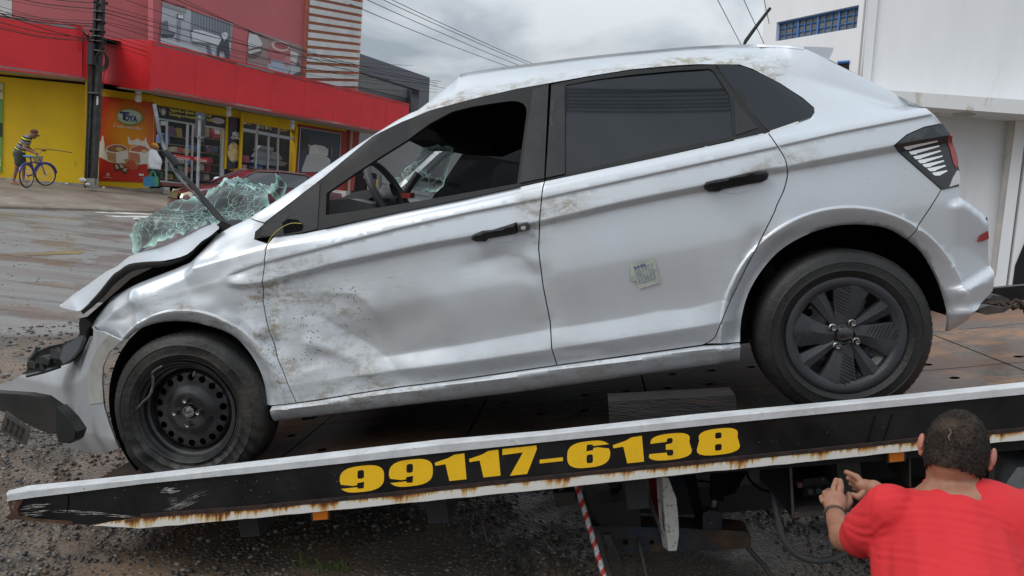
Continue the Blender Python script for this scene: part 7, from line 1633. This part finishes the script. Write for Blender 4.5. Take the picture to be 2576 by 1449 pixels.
# ================================================================== people
def cap_(p, q, r1, r2, seg=16):
    p, q = np.array(p, float), np.array(q, float); L_ = np.linalg.norm(q-p)+1e-6; prof = []
    for k in range(6): a = math.pi/2*(1-k/6); prof.append((r1*math.cos(a)+1e-4, -r1*math.sin(a)))
    for k in range(7): a = math.pi/2*k/6; prof.append((r2*math.cos(a)+1e-4, L_+r2*math.sin(a)))
    V, F = lathe(prof, p, q-p, seg); n = len(prof); F.append(tuple(k*n for k in range(seg))[::-1]); F.append(tuple(k*n+n-1 for k in range(seg))); return V, F
def ellp(c, r, ax=None):
    V, F = ico((0, 0, 0), (1, 1, 1), 3); V = np.array(V)*np.array(r)
    if ax is not None: V = V @ np.array(ax)
    return V+np.array(c), F
def blob(name, prims, voxel, mat, parent, smooth=6, disp=None, keep=None):
    mb = MB()
    for p in prims:
        if p[0] == 'c': mb.add(*cap_(*p[1:]))
        else: mb.add(*ellp(*p[1:]))
    me = bpy.data.meshes.new('b'); me.from_pydata(mb.v, [], mb.f); o = bpy.data.objects.new('b', me); COL.objects.link(o); fix(o)
    m_ = o.modifiers.new('r', 'REMESH'); m_.mode = 'VOXEL'; m_.voxel_size = voxel
    s_ = o.modifiers.new('s', 'SMOOTH'); s_.factor = .5; s_.iterations = smooth
    bpy.context.view_layer.update(); m2 = bpy.data.meshes.new_from_object(o.evaluated_get(bpy.context.evaluated_depsgraph_get()))
    n = len(m2.vertices); V = np.empty(n*3); m2.vertices.foreach_get('co', V); V = V.reshape(-1, 3); N_ = np.array([v.normal for v in m2.vertices]); F = [tuple(p.vertices) for p in m2.polygons]
    bpy.data.objects.remove(o); bpy.data.meshes.remove(me); bpy.data.meshes.remove(m2)
    if disp is not None: V = V+N_*disp(V)[:, None]
    if keep is not None:
        k = keep(V); F = [f for f in F if all(k[i] for i in f)]; u_i = sorted({i for f in F for i in f}); mpp = {j: i for i, j in enumerate(u_i)}; V = V[u_i]; F = [tuple(mpp[i] for i in f) for f in F]
    return mk(name, V, F, mat, parent, 'all')
def skin(name, c, c2):
    mt = pm(name, c, .5, c2=c2, ns=30, bump=.15, bs=160); b = mt.node_tree.nodes['Principled BSDF']; b.inputs['Subsurface Weight'].default_value = .08; b.inputs['Subsurface Radius'].default_value = (.02, .008, .005); return mt
SK = skin('tanned_skin', (.34, .165, .10), (.27, .12, .075))
# ---- man in the red shirt, seen from behind, reaching under the bed
D0 = 1.85
man = empty('person', list(at(2440, 1500, 1.8)*[1, 1, 0]), 'man with short dark hair and red t-shirt reaching under the truck bed', 'person')
HC = at(2405, 1135, 1.93)
vd = (HC-EYE)/np.linalg.norm(HC-EYE); rr_ = np.cross(vd, u_); rr_ /= np.linalg.norm(rr_); uu_ = np.cross(rr_, vd)
e1 = rr_*math.cos(R(8))-uu_*math.sin(R(8)); e3 = uu_*math.cos(R(8))+rr_*math.sin(R(8)); e3 = e3*math.cos(R(14))+vd*math.sin(R(14)); e2 = np.cross(e3, e1)
AX = np.array([e1, e2, e3])
def hp_(x, y, z): return HC+e1*x+e2*y+e3*z
A = at
body = [('e', HC, (.070, .092, .104), AX), ('e', hp_(0, .02, -.05), (.060, .072, .072), AX), ('c', A(2400, 1180, 1.94), A(2397, 1250, 1.955), .053, .057),
        ('e', hp_(0, .10, -.03), (.012, .018, .02), AX), ('e', hp_(0, .085, -.085), (.03, .02, .02), AX),
        # torso core
        ('c', A(2260, 1310, 1.97), A(2590, 1330, 1.95), .045, .045), ('c', A(2410, 1330, 1.90), A(2450, 1640, 1.72), .13, .13),
        # left arm
        ('c', A(2215, 1310, 1.97), A(2150, 1352, 2.03), .042, .041), ('c', A(2150, 1352, 2.02), A(2124, 1350, 2.06), .043, .040), ('c', A(2122, 1352, 2.06), A(2102, 1300, 2.17), .038, .027), ('c', A(2102, 1300, 2.17), A(2100, 1288, 2.20), .027, .027),
        ('e', A(2099, 1264, 2.22), (.036, .020, .030), AX), ('e', A(2103, 1248, 2.23), (.032, .018, .018), AX),
        # right arm
        ('c', A(2590, 1320, 1.90), A(2480, 1350, 2.10), .048, .040), ('c', A(2480, 1350, 2.10), A(2240, 1262, 2.20), .038, .030), ('c', A(2240, 1262, 2.20), A(2198, 1227, 2.24), .028, .024), ('e', A(2178, 1223, 2.26), (.030, .018, .022), AX)]
bo = blob('body', body, .0065, SK, man, 5)
fg = [  # fingers: left hand
      [('c', A(2096, 1244, 2.235), A(2098, 1226, 2.25), .0098, .0092), ('c', A(2098, 1226, 2.25), A(2104, 1208, 2.275), .0092, .0080)],
      [('c', A(2113, 1242, 2.23), A(2115, 1224, 2.24), .0105, .0098), ('c', A(2115, 1224, 2.24), A(2113, 1210, 2.27), .0098, .0085)],
      [('c', A(2079, 1250, 2.235), A(2076, 1240, 2.262), .0098, .0090), ('c', A(2076, 1240, 2.262), A(2086, 1234, 2.29), .0088, .0078)],
      [('c', A(2070, 1260, 2.23), A(2067, 1251, 2.255), .0090, .0082), ('c', A(2067, 1251, 2.255), A(2077, 1245, 2.28), .0080, .0070)],
      [('c', A(2126, 1276, 2.22), A(2137, 1262, 2.235), .0125, .0105), ('c', A(2137, 1262, 2.235), A(2135, 1244, 2.26), .0102, .0085)],
      # right hand
      [('c', A(2170, 1217, 2.265), A(2154, 1199, 2.28), .0105, .0098), ('c', A(2154, 1199, 2.28), A(2129, 1188, 2.30), .0095, .0078)],
      [('c', A(2168, 1224, 2.275), A(2150, 1210, 2.30), .0100, .0092), ('c', A(2150, 1210, 2.30), A(2134, 1203, 2.325), .0090, .0075)],
      [('c', A(2168, 1231, 2.28), A(2153, 1221, 2.31), .0095, .0088), ('c', A(2153, 1221, 2.31), A(2140, 1217, 2.335), .0085, .0070)],
      [('c', A(2172, 1237, 2.28), A(2160, 1231, 2.31), .0085, .0080), ('c', A(2160, 1231, 2.31), A(2149, 1229, 2.33), .0078, .0065)],
      [('c', A(2174, 1239, 2.25), A(2160, 1251, 2.25), .0120, .0105), ('c', A(2160, 1251, 2.25), A(2144, 1245, 2.26), .0100, .0085)]]
for q in fg: blob('finger', q, .0028, SK, man, 2)
mk('wrist_band', *lathe([(.0285, -.006), (.0300, -.004), (.0300, .004), (.0285, .006)], A(2100, 1293, 2.185), A(2099, 1264, 2.22)-A(2102, 1300, 2.17), 24), pm('cord_band', (.07, .045, .03), .8), man, True)
def ear(s):
    c = hp_(s*.079, .006, -.004); P_ = []; rows = []
    for rr, dx in ((1.0, .0), (.82, .006), (.55, .002), (.3, -.003)):
        rows.append([c+e1*s*(dx+.006)+e3*rr*.032*math.cos(a)+(-e2*.55+e1*s*.85)*rr*.017*math.sin(a) for a in np.linspace(0, 6.28, 19)[:-1]])
    b = MB(); b.add(*loft(rows, True)); b.add(*ellp(c+e1*s*.002, (.012, .014, .030), AX)); return fix(b.obj('ear', SK, man, True))
for s in (-1, 1): blob('ear', [('e', hp_(s*.079, -.004, .004), (.0075, .013, .024), np.array([e1*.9-e2*.4*s, e2*.9+e1*.4*s, e3])), ('e', hp_(s*.075, .002, -.018), (.007, .009, .014), AX), ('e', hp_(s*.071, .004, .0), (.010, .012, .022), AX)], .003, skin('ear_skin', (.42, .17, .12), (.38, .14, .10)) if s < 0 else bpy.data.materials['ear_skin'], man, 3)
hn_ = SN(200, f=300); hm = pm('cropped_hair', (.012, .009, .008), .85, c2=(.050, .036, .028), ns=150, lo=.42, hi=.66, c3=(.090, .060, .045), ns3=16, lo3=.50, hi3=.78, bump=.9, bs=260, spec=.2)
def keep_h(V):
    q = V-HC; x, y, z = q@e1, q@e2, q@e3
    return ((z > -.066+.9*x*x+.003*SN(202, f=260)(x, y, z)) & (y < .045+z*.35)) | ((z > .045) & (y < .075))
blob('hair', [('e', HC+e3*.001, (.0730, .0950, .1070), AX), ('e', hp_(0, -.012, -.03), (.0665, .080, .070), AX)], .0038, hm, man, 3, keep=keep_h, disp=lambda V: .0009*hn_(V[:, 0], V[:, 1], V[:, 2])+.0006*SN(201, f=700)(V[:, 0], V[:, 1], V[:, 2]))
mk('hair_whorl', *tube(cr([hp_(*v) for v in ((-.022, -.088, .030), (-.016, -.0915, .020), (-.020, -.0925, .008), (-.014, -.094, -.002))], 4), [.0016]*6+[.0026]*4+[.001]*3, 6), pm('scalp', (.10, .065, .05), .7), man, True)
shirt = [('c', A(2235, 1296, 1.93), A(2370, 1300, 1.90), .066, .060), ('c', A(2400, 1302, 1.90), A(2585, 1322, 1.90), .062, .074), ('e', A(2400, 1352, 1.93), (.215, .10, .11), AX), ('e', A(2404, 1284, 1.925), (.088, .062, .046), AX), ('c', A(2330, 1290, 1.92), A(2480, 1296, 1.92), .056, .056), ('e', A(2470, 1330, 1.88), (.17, .11, .12), AX),
         ('c', A(2395, 1400, 1.88), A(2440, 1640, 1.70), .168, .172), ('c', A(2300, 1400, 1.90), A(2340, 1640, 1.75), .105, .11), ('c', A(2560, 1400, 1.86), A(2600, 1640, 1.70), .12, .13),
         ('c', A(2236, 1288, 1.93), A(2182, 1335, 1.98), .072, .062), ('c', A(2182, 1335, 1.98), A(2166, 1352, 2.005), .060, .056), ('c', A(2585, 1310, 1.89), A(2640, 1400, 1.98), .075, .06)]
fn1, fn2 = SN(210, f=7), SN(211, f=13)
_z9 = lambda L_: [(1661+x*.357, 932+y*.357) for x, y in cr(L_, 4)]
FOLD = [_z9(q) for q in (((1540, 885), (1700, 862), (1900, 880), (2100, 915)), ((1490, 1190), (1580, 1095), (1760, 1045), (1980, 1050), (2250, 1100)), ((1490, 1205), (1640, 1150), (1850, 1140), (2100, 1170), (2400, 1235)),
        ((1500, 1235), (1690, 1222), (1950, 1245), (2250, 1300), (2500, 1360)), ((1515, 1262), (1720, 1290), (2000, 1340), (2300, 1420)), ((1640, 985), (1850, 975), (2050, 1000), (2300, 1065)), ((1720, 925), (1900, 915), (2100, 945), (2350, 1000)),
        ((1560, 1120), (1700, 1085), (1900, 1090), (2150, 1130)), ((1540, 1330), (1720, 1350), (1950, 1400)), ((1305, 985), (1400, 1030), (1470, 1030)), ((1298, 1060), (1380, 1110), (1480, 1118)), ((1320, 1120), (1410, 1172), (1488, 1172)), ((1500, 810), (1478, 900), (1470, 1000), (1480, 1180)), ((2150, 1010), (2300, 1040), (2480, 1110)), ((2050, 1200), (2300, 1265), (2520, 1330)), ((1600, 1180), (1800, 1190), (2050, 1225)))]
def folds(V):
    q = V-EYE; d = q@f_; X = (q@r_)/d*FOC+1288; Yp = 724.5-(q@u_)/d*FOC
    warp = fn1(V[:, 0], V[:, 1], V[:, 2]); w2_ = fn2(V[:, 0], V[:, 1], V[:, 2])
    # creases run from the armpit across the back
    ph = (Yp-.16*(X-2200)+14*warp)/44
    a = np.clip((Yp-1290)/60, 0, 1)*np.clip((X-2185)/50, 0, 1)
    m1 = np.maximum(0, np.sin(ph*2*math.pi/1.0))**2*np.clip(.5+.6*w2_, 0, 1)
    ph2 = (Yp-.35*(X-2130)+10*warp)/40; sl = np.exp(-((X-2165)/40)**2)*np.clip((Yp-1290)/40, 0, 1)
    o = .0035*w2_+.003*warp
    for q in FOLD:
        d = np.full(len(X), 1e9)
        for i in range(len(q)-1): d = np.minimum(d, segdist(X, Yp, q[i], q[i+1]))
        o = o-.0026*np.exp(-(d/4.5)**2)*np.clip(.55+.6*w2_, .1, 1.2)+.0010*np.exp(-((d-10)/6.0)**2)
    return o
RS = pm('red_jersey', (.60, .023, .029), .85, c2=(.54, .020, .026), ns=5, bump=.2, bs=700)
def keep_s(V):
    q = V-EYE; d = q@f_; X = (q@r_)/d*FOC+1288; Yp = 724.5-(q@u_)/d*FOC
    return ~((Yp < 1222-.02*(X-2300)+6*np.cos((X-2390)/75*1.5)*0) & (np.abs(X-2396) < 58))
blob('shirt', shirt, .0052, RS, man, 12, disp=folds)
nk = [A(x, y, 1.862+.05*(1-abs(t))*0) for t, x, y in ()]
# ring of the collar round the neck
cl_ = []; c0 = A(2398, 1230, 1.945)
for a in np.linspace(0, 2*math.pi, 29)[:-1]: cl_.append(c0+e1*.063*math.cos(a)+e2*.062*math.sin(a)+e3*.004*math.sin(a))
mk('collar', *tube(cl_+[cl_[0]], .0075, 8, False), RS, man, True)
sm_ = cr([A(2228, 1243, 1.855), A(2213, 1290, 1.858), A(2206, 1330, 1.875), A(2203, 1362, 1.91)], 5)
# legs folded under him so the figure stands on the ground
leg = [('c', A(2420, 1650, 1.72), A(2300, 1740, 2.1), .10, .07)]
fx = lambda x, y, z: np.array([x, y, z])
px_, py_ = float(A(2440, 1500, 1.8)[0]), float(A(2440, 1500, 1.8)[1])
hipz = float(A(2440, 1640, 1.72)[2])
hpL, hpR = A(2390, 1640, 1.74), A(2540, 1640, 1.72)
for s, h in ((-1, hpL), (1, hpR)):
    kn_ = fx(h[0]+s*.05, h[1]+.38, max(.42, h[2]-.10)); an_ = fx(h[0]+s*.04, h[1]+.12, .10)
    blob('trouser_leg', [('c', h, kn_, .095, .068), ('c', kn_, an_, .066, .05)], .014, pm('dark_denim', (.03, .035, .05), .8) if s < 0 else bpy.data.materials['dark_denim'], man, 5)
    blob('shoe', [('c', an_+fx(0, -.03, -.05), an_+fx(0, .18, -.065), .042, .035)], .01, BLK, man, 4)
# ---- cyclist
d_ = 21.6
def Q(x, y, d=d_): return at(*Tz(x, y), d)
cy_ = empty('person', list(Q(240, 1345)), 'man in striped shirt, dark shorts and brown cap bending over a blue bicycle', 'person')
SK2 = skin('brown_skin', (.24, .11, .07), (.20, .09, .055))
blob('body', [('e', Q(478, 655), (.085, .10, .12)), ('e', Q(512, 672), (.03, .03, .04)), ('c', Q(455, 675), Q(405, 690), .06, .07), ('c', Q(380, 720), Q(270, 890), .10, .10),
              ('c', Q(350, 740, 21.4), Q(345, 850, 21.35), .055, .048), ('c', Q(345, 850, 21.35), Q(480, 905, 21.4), .045, .035), ('c', Q(480, 905, 21.4), Q(525, 925, 21.4), .035, .04),
              ('c', Q(400, 740, 21.8), Q(400, 840, 21.8), .055, .045), ('c', Q(400, 840, 21.8), Q(520, 920, 21.8), .045, .035),
              ('c', Q(265, 1050, 21.5), Q(240, 1130, 21.5), .075, .06), ('c', Q(240, 1130, 21.5), Q(195, 1310, 21.5), .055, .035), ('c', Q(195, 1320, 21.5), Q(265, 1348, 21.5), .035, .028),
              ('c', Q(330, 1050, 21.9), Q(335, 1130, 21.9), .075, .06), ('c', Q(335, 1130, 21.9), Q(335, 1300, 21.9), .055, .035), ('c', Q(335, 1305, 21.9), Q(380, 1320, 21.9), .035, .03)], .016, SK2, cy_, 3)
STM = pm('striped_knit', (.22, .23, .25), .8); N, L = STM.node_tree.nodes, STM.node_tree.links; t = N['Texture Coordinate']; sp_ = N.new('ShaderNodeSeparateXYZ'); L.new(t.outputs['Object'], sp_.inputs[0])
mm = N.new('ShaderNodeMath'); mm.operation = 'MULTIPLY_ADD'; L.new(sp_.outputs[0], mm.inputs[0]); mm.inputs[1].default_value = .45; L.new(sp_.outputs[2], mm.inputs[2])
m3 = N.new('ShaderNodeMath'); m3.operation = 'MODULO'; L.new(mm.outputs[0], m3.inputs[0]); m3.inputs[1].default_value = .20
rp_ = N.new('ShaderNodeValToRGB'); rp_.color_ramp.interpolation = 'CONSTANT'; e = rp_.color_ramp.elements; e[0].color = (.20, .21, .23, 1); e[1].position = .09; e[1].color = (.012, .012, .014, 1); x = e.new(.135); x.color = (.62, .60, .06, 1); y = e.new(.165); y.color = (.012, .012, .014, 1); 
L.new(m3.outputs[0], rp_.inputs[0]); L.new(rp_.outputs[0], N['Principled BSDF'].inputs['Base Color'])
blob('striped_shirt', [('c', Q(385, 715), Q(270, 890), .125, .13), ('c', Q(345, 715, 21.45), Q(335, 760, 21.38), .085, .075), ('c', Q(400, 725, 21.75), Q(400, 770, 21.8), .085, .075), ('c', Q(270, 890), Q(265, 905), .14, .13), ('e', Q(300, 900), (.13, .12, .08))], .02, STM, cy_, 4)
blob('shorts', [('c', Q(270, 930, 21.6), Q(270, 940, 21.6), .15, .15), ('c', Q(265, 930, 21.5), Q(262, 1060, 21.5), .125, .10), ('c', Q(300, 940, 21.85), Q(318, 1060, 21.85), .12, .10)], .02, pm('grey_green_shorts', (.045, .055, .045), .8), cy_, 4)
blob('cap', [('e', Q(488, 612), (.10, .115, .075)), ('c', Q(520, 648), Q(548, 680), .035, .018), ('e', Q(535, 664), (.05, .09, .018))], .014, pm('brown_cap', (.11, .045, .03), .8), cy_, 3)
for s in (21.5, 21.9): blob('sandal', [('c', Q(160+(s > 21.6)*145, 1342-(s > 21.6)*25, s), Q(275+(s > 21.6)*110, 1356-(s > 21.6)*28, s), .028, .026)], .012, pm('sandal_tan', (.30, .16, .10), .7) if s < 21.6 else bpy.data.materials['sandal_tan'], cy_, 2)
# bicycle
dq = lambda x: 21.1+(x-380)*.0034
def B3(x, y, dd=0): return Q(x, y, dq(x)+dd)
bk = empty('bicycle', list(B3(500, 1380)), 'blue city bicycle with wire basket and pale blue saddle, leaning beside the bent man', 'bicycle')
BLM = pm('bicycle_blue', (.025, .022, .22), .3, coat=.6); TYM = pm('bicycle_tyre', (.02, .02, .02), .7); CH2 = pm('spoke_steel', (.4, .4, .42), .35, .8)
for (cx0, cy0, hd, r0_, nm) in ((380, 1240, (-.03, 1.0), .315, 'wheel'), (648, 1222, (.39, .92), .305, 'wheel')):
    c_ = B3(cx0, cy0); h = np.array([hd[0], hd[1], 0]); h /= np.linalg.norm(h); up = np.array([0, 0, 1.0])
    ring = lambda rr: [c_+rr*(math.cos(a)*h+math.sin(a)*up) for a in np.linspace(0, 2*math.pi, 41)]
    o = mk(nm, *tube(ring(r0_), .018, 8, False), TYM, bk, True); mk('rim', *tube(ring(r0_-.03), .009, 6, False), CH2, o, True)
    sp__ = MB()
    for k in range(18): a = 2*math.pi*k/18; sp__.tube([c_, c_+(r0_-.03)*(math.cos(a)*h+math.sin(a)*up)], .0022, 4)
    q = sp__.obj('spokes', CH2, o); q['kind'] = 'stuff'
    mg_ = [c_+(r0_+.035)*(math.cos(a)*h+math.sin(a)*up) for a in np.linspace(R(10 if cx0 > 400 else 40), R(165), 16)]
    mk('mudguard', *tube(mg_, .026, 6), BLM, o, True)
for nm, pts, r0_ in (('seat_tube', ((430, 975), (492, 1215)), .018), ('top_tube', ((440, 1040), (570, 1060)), .018), ('down_tube', ((575, 1080), (492, 1215)), .022), ('chain_stay', ((492, 1215), (380, 1240)), .013), ('seat_stay', ((440, 1050), (380, 1240)), .011), ('fork', ((560, 985), (590, 1080), (648, 1222)), .016), ('rack', ((345, 1050), (460, 1052)), .012), ('crank', ((490, 1215), (400, 1248)), .014), ('side_stand', ((470, 1220), (560, 1325)), .009)):
    mk(nm, *tube([B3(*p) for p in pts], r0_, 8), BLM if nm not in ('rack', 'crank', 'side_stand') else TYM, bk, True)
mk('handlebar', *tube(cr([B3(515, 945, -.15), B3(545, 955), B3(560, 935), B3(600, 880, .1), B3(650, 882, .2)], 3), .012, 6), CH2, bk, True)
mk('grip', *tube([B3(600, 878, .1), B3(655, 884, .2)], .02, 6), TYM, bk, True)
mk('saddle', *ellp(B3(410, 965), (.16, .11, .035)), pm('saddle_blue', (.06, .20, .36), .4), bk, True)
bq = [B3(455, 965), B3(610, 955), B3(600, 1062), B3(502, 1078)]; fix(mk('basket', *prism(bq, np.array([-.12, .22, 0])), pm('basket_wire', (.30, .26, .16), .6, alpha=.75), bk))
# long pole marks: dark stick leaning on the wall behind the bicycle
o = mk('wooden_stick', *tube(cr([at(*Tz(485, 855), 23.3), at(*Tz(760, 870), 23.4), at(*Tz(1028, 910), 23.5)], 4), .016, 6), pm('stick_wood', (.16, .12, .06), .8), None, True); tag(o, 'thin dark stick held level behind the bicycle against the yellow wall', 'stick')
# ---- man in white shirt with shopping bag
dw = 25.0
def W_(x, y, d=dw): return at(*Tz(x, y), d)
wm = empty('person', list(W_(2200, 1395)), 'stout man in white shirt and orange cap walking right past the red poster', 'person')
blob('body', [('e', W_(2212, 835), (.095, .11, .12)), ('e', W_(2252, 850), (.03, .03, .035)), ('c', W_(2195, 870), W_(2190, 900), .07, .08), ('c', W_(2190, 920), W_(2200, 1150), .12, .13), ('c', W_(2150, 930, 24.9), W_(2140, 1060, 24.85), .06, .05), ('c', W_(2140, 1060, 24.85), W_(2168, 1150, 24.85), .045, .04), ('e', W_(2176, 1165, 24.85), (.045, .04, .06))], .018, SK2, wm, 3)
blob('white_shirt', [('c', W_(2180, 915), W_(2185, 960), .15, .18), ('c', W_(2195, 1000), W_(2200, 1120), .21, .20), ('e', W_(2230, 1040), (.17, .18, .22)), ('c', W_(2150, 930, 24.85), W_(2135, 1060, 24.8), .095, .08), ('c', W_(2135, 1060, 24.8), W_(2150, 1115, 24.8), .075, .062)], .022, pm('white_cotton', (.62, .60, .62), .8), wm, 5)
blob('dark_trousers', [('c', W_(2200, 1160), W_(2210, 1190), .19, .18), ('c', W_(2170, 1190, 24.9), W_(2165, 1385, 24.9), .12, .09), ('c', W_(2235, 1190, 25.1), W_(2240, 1380, 25.1), .12, .09)], .022, pm('dark_trousers', (.022, .022, .028), .8), wm, 4)
blob('cap', [('e', W_(2205, 800), (.11, .12, .075)), ('e', W_(2240, 828), (.085, .08, .02))], .016, pm('orange_cap', (.60, .26, .03), .7), wm, 3)
for d2 in (24.9, 25.1): blob('shoe', [('c', W_(2165+(d2 > 25)*75, 1400, d2), W_(2205+(d2 > 25)*70, 1403, d2), .05, .045)], .018, BLK, wm, 2)
bg_ = empty('shopping_bag', list(W_(2165, 1400, 24.7)), 'blue and green woven shopping bag held by the man in white shirt', 'bag')
P_ = [W_(a, b, 24.75) for a, b in ((2082, 1255), (2178, 1250), (2255, 1248), (2262, 1300), (2258, 1390), (2165, 1396), (2070, 1392), (2072, 1320))]
fix(mk('bag_body', *prism(P_, np.array([.02, -.18, 0])), pm('woven_blue', (.02, .20, .30), .5, c2=(.03, .13, .28), ns=9, lo=.45, hi=.55), bg_))
P_ = [W_(a, b, 24.56) for a, b in ((2200, 1258), (2256, 1256), (2262, 1300), (2258, 1388), (2205, 1390))]
fix(mk('bag_panel', *prism(P_, np.array([0, -.01, 0])), pm('woven_green', (.05, .26, .10), .5, c2=(.03, .20, .14), ns=9), bg_))
for dx in (0, 22): mk('bag_handle', *tube(cr([W_(2120+dx, 1255, 24.7), W_(2150+dx, 1190, 24.78), W_(2178, 1168, 24.82), W_(2200, 1190, 24.78), W_(2215+dx, 1252, 24.7)], 4), .012, 6), pm('handle_green', (.05, .26, .12), .6) if dx == 0 else bpy.data.materials['handle_green'], bg_, True)
# litter on the pavement
lit = flat((.55, .53, .50))
for k, (x, y, w_, lab) in enumerate(((950, 1352, 26, 'small white paper scrap standing on the pavement left of the pole'), (1480, 1408, 22, 'white crumpled scrap on the pavement right of the pole'), (1250, 1360, 40, 'white crushed bag lying at the foot of the utility pole'), (1180, 1300, 60, 'flattened pale carton beside the wall left of the pole'))):
    p = W_(x, y, 22.6); o = mk('litter', *ico(p, (w_*.0022, .05, w_*.0012), 1), lit, None); tag(o, lab, 'litter')
p = at(345, 528, 17.5); p[2] = float(gz(s_of(p[0], p[1])))+.04; o = mk('litter', *ico(p, (.10, .08, .03), 1), lit, None); tag(o, 'white crumpled paper lying at the edge of the road', 'litter')
